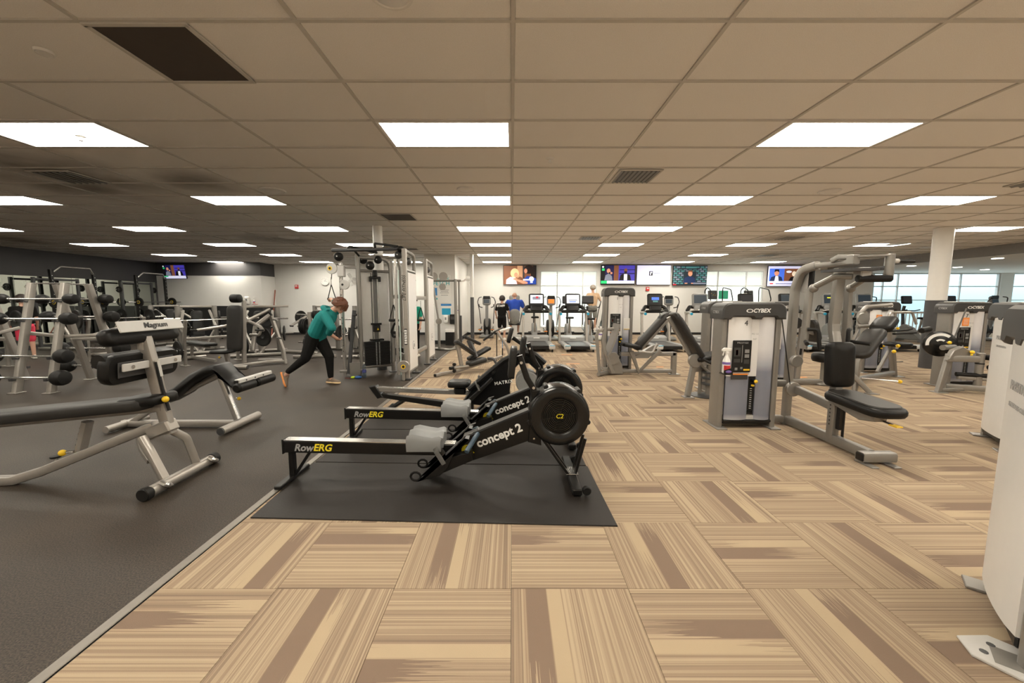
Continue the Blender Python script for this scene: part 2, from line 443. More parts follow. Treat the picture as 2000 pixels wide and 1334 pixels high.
def ceil_mat():
    m, nt, b = newmat('ceiling_tile'); N = nt.nodes; L = nt.links
    ge = N.new('ShaderNodeNewGeometry')
    tot = None
    mp = N.new('ShaderNodeTexNoise'); mp.inputs['Scale'].default_value = 1.7; mp.inputs['Detail'].default_value = 6; L.new(ge.outputs['Position'], mp.inputs['Vector'])
    for (x, y, r) in STAINS:
        d = N.new('ShaderNodeVectorMath'); d.operation = 'DISTANCE'; d.inputs[1].default_value = (x, y, CEIL); L.new(ge.outputs['Position'], d.inputs[0])
        k = N.new('ShaderNodeMapRange'); k.inputs['From Min'].default_value = r; k.inputs['From Max'].default_value = .1; k.inputs['To Min'].default_value = 0; k.inputs['To Max'].default_value = 1
        L.new(d.outputs['Value'], k.inputs['Value'])
        if tot is None: tot = k.outputs[0]
        else:
            a = N.new('ShaderNodeMath'); a.operation = 'MAXIMUM'; L.new(tot, a.inputs[0]); L.new(k.outputs[0], a.inputs[1]); tot = a.outputs[0]
    pw = N.new('ShaderNodeMath'); pw.operation = 'MULTIPLY'; L.new(tot, pw.inputs[0]); L.new(mp.outputs['Fac'], pw.inputs[1])
    st = N.new('ShaderNodeMapRange'); st.inputs['From Min'].default_value = .1; st.inputs['From Max'].default_value = .62; st.inputs['To Max'].default_value = .9; L.new(pw.outputs[0], st.inputs['Value'])
    n1 = N.new('ShaderNodeTexNoise'); n1.inputs['Scale'].default_value = 260; n1.inputs['Detail'].default_value = 2; L.new(ge.outputs['Position'], n1.inputs['Vector'])
    r = N.new('ShaderNodeValToRGB'); e = r.color_ramp.elements
    e[0].position = .3; e[0].color = (.80, .785, .76, 1); e[1].position = .6; e[1].color = (.90, .885, .86, 1); L.new(n1.outputs['Fac'], r.inputs['Fac'])
    mx = N.new('ShaderNodeMix'); mx.data_type = 'RGBA'; L.new(st.outputs[0], mx.inputs['Factor']); L.new(r.outputs['Color'], mx.inputs['A']); mx.inputs['B'].default_value = (.12, .10, .085, 1)
    L.new(mx.outputs['Result'], b.inputs['Base Color']); b.inputs['Roughness'].default_value = .9; b.inputs['Specular IOR Level'].default_value = .15
    bp = N.new('ShaderNodeBump'); bp.inputs['Strength'].default_value = .25; bp.inputs['Distance'].default_value = .003
    L.new(n1.outputs['Fac'], bp.inputs['Height']); L.new(bp.outputs['Normal'], b.inputs['Normal'])
    return m
M['ceil'] = ceil_mat()
# ---------------------------------------------------------------- projection (only to decide which tiles show largest)
_c, _s = math.cos(.10376), math.sin(.10376)
def proj(x, y, z):
    z -= 1.49; zc = y*_c - z*_s
    if zc < .05: return None
    return 1000+763.8*x/zc, 667-763.8*(z*_c+y*_s)/zc
def seen(x, y, z, mx=150):
    p = proj(x, y, z)
    return p is not None and -mx < p[0] < 2000+mx and -mx < p[1] < 1334+mx
# ---------------------------------------------------------------- floor
XL, XR, YB, YF = -14.65, 13.75, 17.25, -3.0     # left wall, drop beam, back wall, wall behind the camera
XE, YW = 27.0, 18.6                              # far right wall, window wall of the overlook
CX0, CY0, TS = -1.833, 1.892, .6096
fb = MB()
fb.box(((XL-1.9)/2, (.67+YB)/2, -.05), (-1.9-XL, YB-.67, .1))
floor = struct(fb.build('floor', M['rubberfloor'], smooth=0))
sub = MB(); sub.box(((XE-1.9)/2, (YF+YW)/2, -.06), (XE+1.9, YW-YF, .105)); sub.box(((XL-1.9)/2, (YF+.67)/2, -.06), (-1.9-XL, .67-YF, .105)); sub.build('subfloor', M['iron'], floor, smooth=0)
tm = MB(); tm.box((0, 0, -.0036), (TS-.0016, TS-.0016, .0072), .0016)
tile0 = tm.build('carpet_tile', M['carpet'], None, smooth=0)
def uv_tile(me):
    uvl = me.uv_layers.new(name='UVMap')
    for lp in me.loops:
        co = me.vertices[lp.vertex_index].co; uvl.data[lp.index].uv = (co.x/TS+.5, co.y/TS+.5)
uv_tile(tile0.data)
tmesh = tile0.data; bpy.data.objects.remove(tile0)
cells = []
for i in range(-21, 0):
    for j in range(-10, -2): cells.append((i, j, CX0+(i+.5)*TS, CY0+(j+.5)*TS))  # unseen carpet behind the camera, added to bounce light up to the ceiling
nx = int((XE-CX0)/TS)+1
for i in range(nx):
    for j in range(-10, 28):
        x = CX0+(i+.5)*TS; y = CY0+(j+.5)*TS
        if y > (YB if x < 15.7 else YW)+.2: continue
        cells.append((i, j, x, y))
vis = sorted([c for c in cells if seen(c[2], c[3], 0, 60)], key=lambda c: c[3]+.35*abs(c[2]))[:300]
vs_ = set((c[0], c[1]) for c in vis)
fv, ff, fuv = [], [], []
for (i, j, x, y) in cells:
    q = (i+j) % 2
    flip = random.random() < .5
    if (i, j) in vs_:
        o = bpy.data.objects.new('carpet_tile', tmesh); C.objects.link(o); o.parent = floor
        o.location = (x, y, 0); o.rotation_euler = (0, 0, (PI/2 if q else 0)+(PI if flip else 0))
    else:
        h = TS/2-.0008; b0 = len(fv)
        fv += [(x-h, y-h, -.0002), (x+h, y-h, -.0002), (x+h, y+h, -.0002), (x-h, y+h, -.0002)]; ff.append((b0, b0+1, b0+2, b0+3))
        u = [(0, 0), (1, 0), (1, 1), (0, 1)]
        if q: u = [(0, 1), (0, 0), (1, 0), (1, 1)]
        if flip: u = [(1-a, 1-b_) for a, b_ in u]
        fuv += u
me = bpy.data.meshes.new('carpet_tile_field'); me.from_pydata(fv, [], ff); ul = me.uv_layers.new(name='UVMap')
for k, q in enumerate(fuv): ul.data[k].uv = q
me.materials.append(M['carpet']); o = bpy.data.objects.new('carpet_tile_field', me); C.objects.link(o); o.parent = floor; o['kind'] = 'stuff'
t = MB(); t.box((-1.868, (.67+YB)/2, .001), (.055, YB-.67, .008), .003)
struct(t.build('trim_1', mat('edge_strip', (.20, .18, .155), .4, .2, .15), smooth=0))
# ---------------------------------------------------------------- ceiling
GX0, GY0, GW, GD = .006, 2.368, 1.2192, .6096
LROWS = (-6, -2, 2, 6, 10, 14, 18, 22); LCOLS = (-10, -7, -4, -1, 2, 5, 8)
lights = [(r, k) for r in LROWS for k in LCOLS if not (r, k) == (18, 8)]
cb_ = MB(); cb_.box(((XL+XR)/2, (YF+YB)/2, CEIL+.16), (XR-XL, YB-YF, .1))
ceiling = struct(cb_.build('ceiling', M['wall'], smooth=0))
cm = MB(); cm.box((0, 0, .018), (GW-.02, GD-.02, .02), .004); c0 = cm.build('ceiling_tile', M['ceil'], None, smooth=0); cmesh = c0.data; bpy.data.objects.remove(c0)
ccells = []
for i in range(-21, 0):
    for j in range(-10, -2): cells.append((i, j, CX0+(i+.5)*TS, CY0+(j+.5)*TS))
for k in range(-12, 12):
    for r in range(-10, 25):
        if (r, k) in lights: continue
        x = GX0+(k+.5)*GW; y = GY0+(r+.5)*GD
        if x+GW/2 > XR+.05: w = XR-(x-GW/2)
        else: w = GW
        if y < YF: continue
        ccells.append((k, r, x, y))
cvis = sorted([c for c in ccells if seen(c[2], c[3], CEIL, 250)], key=lambda c: c[3]+.3*abs(c[2]))[:300]
cset = set((c[0], c[1]) for c in cvis)
fm = MB()
for (k, r, x, y) in ccells:
    if (k, r) in cset:
        o = bpy.data.objects.new('ceiling_tile', cmesh); C.objects.link(o); o.parent = ceiling; o.location = (x, y, CEIL)
    else: fm.box((x, y, CEIL+.018), (GW-.02, GD-.02, .02))
o = fm.build('ceiling_tile_field', M['ceil'], ceiling, smooth=0); o['kind'] = 'stuff'
for k in range(-12, 13):                       # the long grid bars and the cross bars
    x = GX0+k*GW
    if XL < x < XR:
        g = MB(); g.box((x, (YF+YB)/2, CEIL+.004), (.024, YB-YF, .012)); g.build('grid_bar', M['grout'], ceiling, smooth=0)
for r in range(-10, 25):
    y = GY0+r*GD
    if YF < y < YB:
        g = MB(); g.box(((XL+XR)/2, y, CEIL+.0045), (XR-XL, .024, .012)); g.build('grid_bar', M['grout'], ceiling, smooth=0)
# ceiling light panels
lm = MB(); lm.box((0, 0, .0), (GW-.075, GD-.075, .012), .003)
fr = MB()
for sx, sy, dx, dy in ((0, GD/2-.028, GW-.02, .036), (0, -GD/2+.028, GW-.02, .036), (GW/2-.028, 0, .036, GD-.092), (-GW/2+.028, 0, .036, GD-.092)):
    fr.box((sx, sy, .002), (dx, dy, .016), .003)
rown = {2: 'first', 6: 'second', 10: 'third', 14: 'fourth', 18: 'fifth', 22: 'sixth'}
coln = {-10: 'column next to the mirrors', -7: 'second column from the mirrors', -4: 'third column from the mirrors', -1: 'column straight overhead', 2: 'first column past the rowers', 5: 'second column past the rowers', 8: 'column nearest the windows'}
lp = thing('ceiling_light', 'x', 'ceiling light', group='ceiling light panels')
d_ = lm.build('diffuser', M['lamp'], lp); f_ = fr.build('frame', M['white'], lp)
first = True
for (r, k) in lights:
    loc = (GX0+(k+.5)*GW, GY0+(r+.5)*GD, CEIL+.004)
    o = lp if first else dup(lp, loc, 0)
    o.location = loc; first = False
    if r in rown: o['label'] = 'lit ceiling panel, %s row from the camera, %s' % (rown[r], coln[k])
    else: o['label'] = 'lit ceiling panel behind the camera, %s, %s row' % (coln[k], {-2: 'nearer', -6: 'farther'}[r])
# return grilles, air vents and round fittings
def grille(x, y, w, d, label, m='iron', slats=0):
    t = thing('air_vent', label, 'air vent', (x, y, CEIL-.004))
    a = MB(); a.box((0, 0, .004), (w, d, .008)); a.build('grille_plate', M[m], t, smooth=0)
    f = MB()
    for sx, sy, dx, dy in ((0, d/2, w+.03, .03), (0, -d/2, w+.03, .03), (w/2, 0, .03, d), (-w/2, 0, .03, d)): f.box((sx, sy, 0), (dx, dy, .012), .003)
    f.build('frame', M['grout'], t, smooth=0)
    for i in range(slats):
        s_ = MB(); s_.box((-w/2+(i+.5)*w/slats, 0, -.003), (w/slats*.45, d*.94, .014), M=rotm('Y', 35)); s_.build('slat', M['mid_plastic'], t, smooth=0)
grey_g = mat('brown_grille', (.055, .042, .032), .7)
M['brown_g'] = grey_g
grille(-2.135, 2.68, .57, .585, 'dark brown square return grille, the large one above the camera', 'brown_g')
grille(-2.12, 7.53, .57, .585, 'dark square return grille above the cable station', 'brown_g')
grille(-3.3, 12.1, .9, .4, 'small dark grille near the white pillar', 'brown_g')
grille(1.55, 5.12, .5, .5, 'slatted square air vent beside the overhead light column', 'iron', 9)
grille(1.95, 10.0, .5, .5, 'slatted air vent further down, above the treadmills', 'iron', 7)
grille(-5.6, 5.15, .5, .5, 'slatted air vent ringed with soot above the decline benches', 'iron', 6)
grille(6.9, 9.95, .5, .5, 'sooty air vent above the weight machines', 'iron', 6)
grille(8.8, 13.7, .5, .5, 'faint air vent near the back wall', 'iron', 6)
grille(7.05, 5.35, .6, .4, 'air vent at the edge of the photo on the window side', 'iron', 5)
def disc(x, y, r, label, name='ceiling_speaker', cat='speaker', m='white', h=.012):
    o = MB(); o.lathe([(0, CEIL-h), (r*.7, CEIL-h), (r*.8, CEIL-h*.55), (r*.84, CEIL-h), (r*.95, CEIL-h), (r, CEIL+.004), (0, CEIL+.004)], 28, T(x, y, 0))
    tag(o.build(name, M[m], None, off=(0, 0, 0)), label, cat)
disc(-.62, 2.16, .12, 'round white ceiling speaker cut by the top of the frame')
disc(-2.95, 2.64, .05, 'small round white sensor beside the brown grille', 'ceiling_sensor', 'sensor')
disc(-.65, 5.7, .13, 'round ceiling speaker before the second overhead light')
disc(4.55, 5.8, .14, 'round ceiling speaker between two light columns')
disc(-.75, 8.05, .13, 'round ceiling speaker before the third overhead light')
disc(3.1, 8.1, .13, 'round ceiling speaker before the third row beyond the rowers')
disc(-3.4, 5.75, .17, 'round grimy ceiling diffuser near the free weights', 'ceiling_diffuser', 'air vent')
disc(-5.5, 9.85, .24, 'large round ceiling diffuser over the plate machines', 'ceiling_diffuser', 'air vent')
disc(10.6, 11.0, .26, 'round ceiling diffuser by the column', 'ceiling_diffuser', 'air vent')
disc(12.2, 11.6, .26, 'round ceiling diffuser beyond the column', 'ceiling_diffuser', 'air vent')
for i, (x, y, lb) in enumerate(((.42, 4.5, 'sprinkler head near the slatted vent'), (-4.1, 3.9, 'sprinkler head beside the large light of the first row'), (-5.6, 4.4, 'sprinkler head by the sooty vent'), (-3.7, 7.7, 'sprinkler head before the cable station'), (4.8, 9.1, 'sprinkler head above the machine row'), (2.4, 9.5, 'sprinkler head above the leg press'))):
    o = MB(); o.lathe([(0, -.05), (.02, -.05), (.022, -.045), (.008, -.04), (.008, -.015), (.04, -.01), (.045, 0), (0, 0)], 14, T(x, y, CEIL+.003)); tag(o.build('sprinkler_head', M['white']), 'small white '+lb, 'sprinkler')
# ---------------------------------------------------------------- walls
def wallbox(name, boxes, m, parent=None):
    w = MB()
    for (x0, x1, y0, y1, z0, z1) in boxes: w.box(((x0+x1)/2, (y0+y1)/2, (z0+z1)/2), (x1-x0, y1-y0, z1-z0))
    o = w.build(name, m, parent, smooth=0)
    return struct(o) if parent is None else o
W1 = (1.22, 3.72, .30, 2.80); W2 = (8.45, 10.98, .30, 2.80)     # windows x0,x1,z0,z1
bw = [(-10.35, W1[0], YB, YB+.12, 0, CEIL+.1), (W1[1], W2[0], YB, YB+.12, 0, CEIL+.1), (W2[1], 15.7, YB, YB+.12, 0, CEIL+.1)]
for w in (W1, W2): bw += [(w[0], w[1], YB, YB+.12, 0, w[2]), (w[0], w[1], YB, YB+.12, w[3], CEIL+.1)]
wallbox('wall_back', bw, M['wall'])
nk = wallbox('wall_niche', [(XL, -10.35, 16.3, 17.37, 0, CEIL+.1)], M['wall'])
wallbox('dark_band', [(XL, -10.345, 16.294, 17.3, 2.52, CEIL)], M['darkwall'], nk)
wallbox('wainscot', [(XL, -10.345, 16.292, 17.3, 0, 1.28)], M['blackwall'], nk)
wl = wallbox('wall_left', [(XL-.15, XL, YF, 16.4, 0, CEIL+.1)], M['darkwall'])
wallbox('wall_front', [(XL, XE, YF-.15, YF, 0, CEIL+.1)], M['wall'])  # unseen wall, set near the camera to bounce light back into the room
for i in range(9):                                # mirror panels on the left wall
    y0 = 16.2-1.53*(i+1); p = MB(); p.box((XL+.006, y0+.765, 1.18), (.012, 1.522, 2.12), .003)
    p.build('mirror_panel', M['mirror'], wl, smooth=0)
wallbox('wall_return', [(15.6, 15.69, YB+.05, YW+.2, 0, 2.9)], M['wall'])
wallbox('wall_right', [(XE, XE+.15, YF, 3.0, 0, CEIL+.1), (XE, XE+.15, 3.0, YW+.2, 0, .5), (XE, XE+.15, 3.0, YW+.2, 2.72, CEIL+.1), (XE, XE+.15, 10.6, 11.2, .5, 2.72)], M['wall'])
bb = MB(); bb.box(((-10.35+W1[0])/2, YB-.008, .05), (W1[0]+10.35, .016, .1)); bb.box(((W1[0]+15.7)/2, YB-.008, .05), (15.7-W1[0], .016, .1)); struct(bb.build('baseboard_back', M['blackwall'], smooth=0))
# lower ceiling past the beam
lc = MB(); lc.box(((XR+XE)/2, (YF+YW)/2, 2.86), (XE-XR, YW-YF+.4, .14)); struct(lc.build('ceiling_overlook', M['corridor'], smooth=0))
bm_ = MB(); bm_.box((XR+.06, (YF+YW)/2, 2.93), (.16, YW-YF, .30)); struct(bm_.build('trim_2', mat('beam_paint', (.24, .225, .21), .7), smooth=0))
# the room beyond the back windows
wallbox('wall_corridor', [(-1.5, 15.6, 21.4, 21.5, 0, 3.1), (-1.6, -1.5, YB+.1, 21.5, 0, 3.1), (-1.5, 15.6, YB+.1, 21.5, -.1, -.006), (-1.5, 15.6, YB+.1, 21.5, 3.06, 3.16), (15.6, 15.7, YW+.1, 21.5, 0, 3.1)], M['corridor'])
for i, x in enumerate((.6, 2.9, 5.6, 8.6, 10.4, 13)):
    lp2 = tag(MB().box((x, 19.2, 3.045), (1.2, .6, .02), .004).build('corridor_light', M['corridor_lamp']), 'ceiling panel of the corridor behind the back windows, number %s of the row' % ('first', 'second', 'third', 'fourth', 'fifth', 'sixth')[i], 'ceiling light', 'corridor light panels')
def window(name, x0, x1, z0, z1, y, vx, hz, gm='glass', fw=.05, lowfrost=False):
    f = MB()
    for (a, b_) in ((x0, x0+fw), (x1-fw, x1)): f.box(((a+b_)/2, y, (z0+z1)/2), (b_-a, .11, z1-z0), .006)
    for (a, b_) in ((z0, z0+fw), (z1-fw, z1)): f.box(((x0+x1)/2, y, (a+b_)/2), (x1-x0-2*fw, .11, b_-a), .006)
    w = struct(f.build(name, M['window_frame'], smooth=0))
    xs = [x0+fw]+list(vx)+[x1-fw]; zs = [z0+fw]+list(hz)+[z1-fw]
    for v in vx: MB().box((v, y, (z0+z1)/2), (.045, .08, z1-z0-2*fw), .005).build('mullion', M['window_frame'], w, smooth=0)
    for h in hz: MB().box(((x0+x1)/2, y, h), (x1-x0-2*fw, .07, .045), .005).build('transom', M['window_frame'], w, smooth=0)
    for i in range(len(xs)-1):
        for j in range(len(zs)-1):
            MB().box(((xs[i]+xs[i+1])/2, y+.01, (zs[j]+zs[j+1])/2), (xs[i+1]-xs[i], .008, zs[j+1]-zs[j])).build('pane', M['frost' if (lowfrost and j == 0) else gm], w, smooth=0)
    return w
window('window_1', W1[0], W1[1], W1[2], W1[3], YB+.05, (1.98, 3.1), (2.14,), lowfrost=True)
window('window_2', W2[0], W2[1], W2[2], W2[3], YB+.05, (9.0, 10.25), (2.14,), lowfrost=True)
# the large windows of the overlook
XS = [15.75, 16.7]
window('window_3', 16.95, 22.9, .05, 2.79, YW, (17.45, 18.15, 19.75, 21.1), (.9, 1.52, 2.16), fw=.06)
window('window_4', 23.5, 26.9, .05, 2.79, YW, (24.3, 25.6), (.9, 1.52, 2.16), fw=.06)
for i_, (ya, yb) in enumerate(((3.0, 10.6), (11.2, YW))):          # unseen glazing added to the end wall, to bring daylight into the overlook
    wf = MB()
    for k in range(5): wf.box((XE+.05, ya+(yb-ya)*k/4, 1.61), (.08, .06, 2.22), .006)
    for z in (.53, 1.52, 2.69): wf.box((XE+.05, (ya+yb)/2, z), (.08, yb-ya, .06), .006)
    wo = struct(wf.build('window_%d' % (5+i_), M['window_frame'], smooth=0))
    for k in range(4): MB().box((XE+.06, ya+(yb-ya)*(k+.5)/4, 1.61), (.008, (yb-ya)/4, 2.22)).build('pane', M['glass'], wo, smooth=0)
wallbox('wall_window', [(15.7, 16.95, YW-.06, YW+.1, 0, 2.9), (22.9, 23.5, YW-.1, YW+.1, 0, 2.9)], M['wall'])
for i, (x, y) in enumerate(((14.9, 9.6), (14.9, 12.2), (14.9, 14.8), (17.3, 10.2), (17.3, 12.8), (17.3, 15.4), (19.8, 14.0), (19.8, 16.6), (22.4, 15.5))):
    o = thing('downlight', 'x', 'downlight', (x, y, 2.785), group='downlights past the beam')
    o['label'] = 'round downlight in the overlook ceiling, %s, %s' % ({14.9: 'row next to the beam', 17.3: 'second row from the beam', 19.8: 'third row from the beam', 22.4: 'row farthest from the beam'}[x], ('nearest of its row', 'middle of its row', 'last of its row', 'nearest of its row', 'middle of its row', 'last of its row', 'nearest of its row', 'last of its row', 'alone in its row')[i])
    MB().lathe([(.0, .004), (.13, .004), (.13, 0), (0, 0)], 20).build('lens', M['downlight'], o)
    MB().lathe([(.13, .004), (.16, .0), (.165, -.006), (.13, -.008), (.13, .004)], 20).build('trim_ring', M['white'], o)
rl = thing('railing', 'white baluster railing with wooden handrail before the big windows', 'railing', (16, 17.6, 0))
MB().box((5, 0, .98), (10.4, .07, .05), .012).build('handrail', M['wood'], rl)
MB().box((5, 0, .12), (10.4, .04, .04), .006).build('bottom_rail', M['white'], rl)
bal = MB().box((0, 0, .54), (.035, .035, .84), .004)
b0 = bal.build('baluster', M['white'], rl); b0.location = (0, 0, 0)
for i in range(1, 60):
    o = b0.copy(); C.objects.link(o); o.location = (i*.17, 0, 0)
# ---------------------------------------------------------------- columns
def column(name, x, y, r, label, split=1.5, sq=False):
    t = thing(name, label, 'column', (x, y, 0))
    if sq:
        MB().box((0, 0, split+(CEIL-split)/2), (r*2, r*2, CEIL-split), .02).build('upper_shaft', M['white'], t)
        MB().box((0, 0, split/2), (r*2.08, r*2.08, split), .02).build('lower_shaft', M['iron'], t)
    else:
        MB().lathe([(r, split), (r, CEIL)], 24).build('upper_shaft', M['white'], t)
        if split > 0: MB().lathe([(r*1.05, 0), (r*1.05, split), (r, split+.01)], 24).build('lower_shaft', M['iron'], t)
    return t
column('column', 9.3, 8.62, .165, 'thick column, white above and dark grey below, beside the machines', 1.49)
column('column', -1.36, 13.4, .06, 'slim pole, white above and grey below, by the wall fan', 1.6)
column('column', -2.83, 8.42, .1, 'white round column rising through the cable station', .4)
pl = wallbox('wall_pillar', [(-3.0, -1.95, 13.55, YB, 0, CEIL)], M['wall'])
MB().box((-2.475, 13.545, .06), (1.06, .015, .12)).build('baseboard', M['blackwall'], pl, smooth=0)
MB().box((-1.945, 15.4, .06), (.015, 3.7, .12)).build('baseboard', M['blackwall'], pl, smooth=0)
# ---------------------------------------------------------------- rubber mats under the rowers
def rmat(poly, label):
    o = MB().prism(poly, 0.0, .010, 'z', ch=.003)
    tag(o.build('rubber_mat', M['matrub'], smooth=0), label, 'mat')
rmat([(-1.80, 2.55), (.70, 2.45), (.68, 3.39), (-1.83, 3.47)], 'black rubber mat under the nearest rower, its whole front edge visible')
rmat([(-1.82, 3.485), (.67, 3.405), (.66, 4.36), (-1.80, 4.40)], 'black rubber mat under the middle rower, behind the front mat')
rmat([(-1.80, 4.415), (.66, 4.375), (.65, 4.86), (-1.80, 4.90)], 'narrow strip of black mat between the middle and the far rower')
MZ = .010
# ---------------------------------------------------------------- rowing machines
def slab(poly, y0, y1, ch=.006): return MB().prism(poly, y0, y1, 'y', ch=ch)
def rower(loc, label, rz=0):
    t = thing('rowing_machine', label, 'rowing machine', loc, rz)
    rail = MB().prism([(-.01, .235), (1.48, .205), (1.48, .30), (-.01, .335)], -.042, .042, 'y', ch=.006).build('monorail', M['black_steel'], t)
    MB().prism([(-.005, .337), (1.4, .303), (1.4, .309), (-.005, .343)], -.040, .040, 'y').build('rail_top', M['steel'], rail)
    MB().box((-.018, 0, .285), (.014, .088, .125), .004).build('end_cap', M['plastic'], rail)
    for i, (s, px, c) in enumerate((('Row', .155, 'label_grey'), ('ERG', .31, 'label_yellow'))):
        text('lettering', s, .082, T(px, -.0432, .276) @ rotm('Y', 1.4) @ FACE_CAM, M[c], rail, bold=.0022, shear=.25)
    # rear leg
    lg = MB().box((.035, 0, .14), (.045, .05, .22), .006); lg.beam([(.20, 0, .25), (.06, 0, .04)], .03, .022, .004); lg.build('rear_leg', M['black_steel'], t)
    MB().box((.03, 0, .018), (.06, .44, .032), .006).build('rear_foot', M['black_steel'], t)
    # seat
    st = MB(); P = []
    prof = [(-.142, .315), (-.146, .385), (-.138, .412), (-.09, .424), (0, .405), (.07, .395), (.125, .408), (.145, .395), (.146, .315)]
    nseg = 12; rows = []
    for k in range(nseg+1):
        y = -.15+.30*k/nseg; e = abs(y)/.15
        dz = -.028*math.exp(-((abs(y)-.07)/.04)**2) + .006*math.exp(-(y/.03)**2) - .03*max(0, e-.85)/.15
        sc = 1-.05*max(0, e-.7)/.3
        rows.append([(1.165+px*sc, y, z+dz) for px, z in prof])
    vs = [p for r in rows for p in r]; m = len(prof); fs = []
    for k in range(nseg):
        for i in range(m-1): fs.append((k*m+i, (k+1)*m+i, (k+1)*m+i+1, k*m+i+1))
        fs.append((k*m+m-1, (k+1)*m+m-1, (k+1)*m, k*m))
    fs.append(tuple(range(m))); fs.append(tuple(nseg*m+i for i in range(m-1, -1, -1)))
    st.add(vs, [f[::-1] for f in fs]); se = st.build('seat', M['seat_grey'], t, smooth=50)
    c = MB().box((1.165, 0, .345), (.20, .12, .05), .008); c.build('seat_carriage', M['plastic'], t)
    # front arm
    arm = slab([(1.33, .135), (1.47, .365), (2.03, .60), (2.07, .36), (1.62, .195), (1.42, .125)], -.048, .048).build('front_arm', M['black_steel'], t)
    MB().prism([(1.47, .367), (2.0, .59), (2.0, .596), (1.47, .373)], -.044, .044, 'y').build('chain_tray', M['grey_plastic'], arm)
    an = math.degrees(math.atan2(.235, .56))-1.5
    text('lettering', 'concept 2', .098, T(1.765, -.0492, .382) @ rotm('Y', -an) @ FACE_CAM, M['label_white'], arm, bold=.0030)
    lo = MB()                                         # yellow crescent mark before the lettering
    ML = T(1.50, -.0492, .262) @ rotm('Y', -an)
    a_ = [(.045*math.cos(a), .045*math.sin(a)) for a in [math.radians(d) for d in range(60, 301, 20)]]
    b_ = [(.02+.028*math.cos(a), .034*math.sin(a)) for a in [math.radians(d) for d in range(290, 69, -20)]]
    lo.prism(a_+b_, -.0008, .0004, 'y', M=ML); lo.prism([(.03, -.045), (.05, -.045), (.03, 0), (.05, .045), (.03, .045), (.012, 0)], -.0008, .0004, 'y', M=ML)
    lo.build('crescent_mark', M['label_yellow'], arm, smooth=0)
    # foot stretchers
    for s in (-1, 1):
        y0, y1 = (s*.075, s*.175) if s > 0 else (s*.175, s*.075)
        fo = slab([(1.11, .045), (1.155, .062), (1.53, .395), (1.50, .40), (1.42, .30), (1.36, .16), (1.30, .10)], y0, y1, .004).build('foot_stretcher', M['plastic'], t)
        wp = MB().prism([(1.19, .06), (1.56, .22), (1.55, .29), (1.34, .235)], y0+.01, y1-.01, 'y', ch=.004); wp.build('stretcher_wedge', M['black_steel'], fo)
        sp = MB()
        yc = (y0+y1)/2
        sp.beam(fillet([(1.335, yc-.065, .20), (1.27, yc-.05, .30), (1.25, yc, .33), (1.27, yc+.05, .30), (1.335, yc+.065, .20)], .03), .004, .038, .001, up=(.7, 0, .7))
        sp.beam([(1.38, yc, .285), (1.50, yc-.02, .42), (1.56, yc-.02, .44)], .035, .004, .001); sp.build('foot_strap', M['strap'], fo)
        h_ = MB(); h_.box((1.40, yc, .31), (.16, .05, .014), .004, M=rotm('Y', -42)); h_.build('heel_rest', M['iron'], fo)
        rg = MB().tube([(1.10+.04*math.cos(a*PI/5), yc-.03, .085+.035*math.sin(a*PI/5)) for a in range(10)], .010, 6, closed=True); rg.build('strap_loop', M['rubber'], fo)
    # handle on its hook and the chain
    hd = MB().tube([(1.52, -.25, .325), (1.57, -.13, .385), (1.60, 0, .40), (1.57, .13, .385), (1.52, .25, .325)], .019, 10, bend=.08).build('pull_handle', M['bluegrip'], t)
    MB().box((1.605, 0, .405), (.05, .06, .045), .006).build('chain_yoke', M['plastic'], hd)
    MB().tube([(1.63, 0, .41), (2.06, 0, .60)], .006, 6).build('chain', M['strap'], t)
    # flywheel
    FW = T(2.25, 0, .56) @ rotm('X', 90)
    R = .247
    MB().lathe([(R-.03, -.105), (R-.006, -.095), (R, -.075), (R, .075), (R-.006, .095), (R-.03, .105)], 48, FW, caps=False).build('flywheel_cage', M['gloss_black'], t)
    fc = MB().lathe([(.14, .085), (.145, .100), (.165, .112), (.205, .116), (R-.02, .110), (R-.012, .095), (R-.04, .08)], 48, FW, caps=False).build('flywheel_cover', M['gloss_black'], t)
    MB().lathe([(.14, -.085), (.145, -.100), (.165, -.112), (.205, -.116), (R-.02, -.110), (R-.012, -.095), (R-.04, -.08)], 48, FW, caps=False).build('flywheel_cover', M['gloss_black'], t)
    MB().lathe([(0, -.07), (.142, -.07), (.142, .07), (0, .07)], 40, FW).build('fan_disc', M['black_steel'], t)
    for r_ in [.03+.0135*i for i in range(9)]:
        MB().lathe([(r_-.0032, .092), (r_-.0032, .099), (r_+.0032, .099), (r_+.0032, .092), (r_-.0032, .092)], 36, FW).build('grille_ring', M['gloss_black'], fc, smooth=0)
    for a in range(0, 360, 60):
        MB().box((2.25+.075*math.cos(math.radians(a+12)), -.092, .56+.075*math.sin(math.radians(a+12))), (.14, .007, .005), M=rotm('Y', -a-12)).build('grille_spoke', M['gloss_black'], fc, smooth=0)
    text('hub_mark', 'C2', .05, T(2.25, -.1015, .56) @ FACE_CAM, M['label_yellow'], fc, bold=.0003, shear=.2)
    for (a, b2) in ((115, 0), (50, 0), (-15, 0), (195, 0)):
        x, z = 2.25+R*math.cos(math.radians(a)), .56+R*math.sin(math.radians(a))
        MB().cyl((x, -.06, z), (x, .06, z), .021, 12, .005).build('latch', M['plastic'], t)
    # neck and front legs
    br = slab([(2.00, .33), (2.03, .76), (2.09, .76), (2.11, .30)], -.055, .055, .006).build('bracket', M['black_steel'], t)
    for z in (.36, .44, .55, .66):
        MB().cyl((2.05, -.058, z), (2.05, -.05, z), .008, 8).build('bolt', M['steel'], br)
    fl_ = MB(); fl_.beam([(2.12, -.06, .36), (2.34, -.06, .05)], .03, .022, .005); fl_.beam([(2.12, .06, .36), (2.34, .06, .05)], .03, .022, .005)
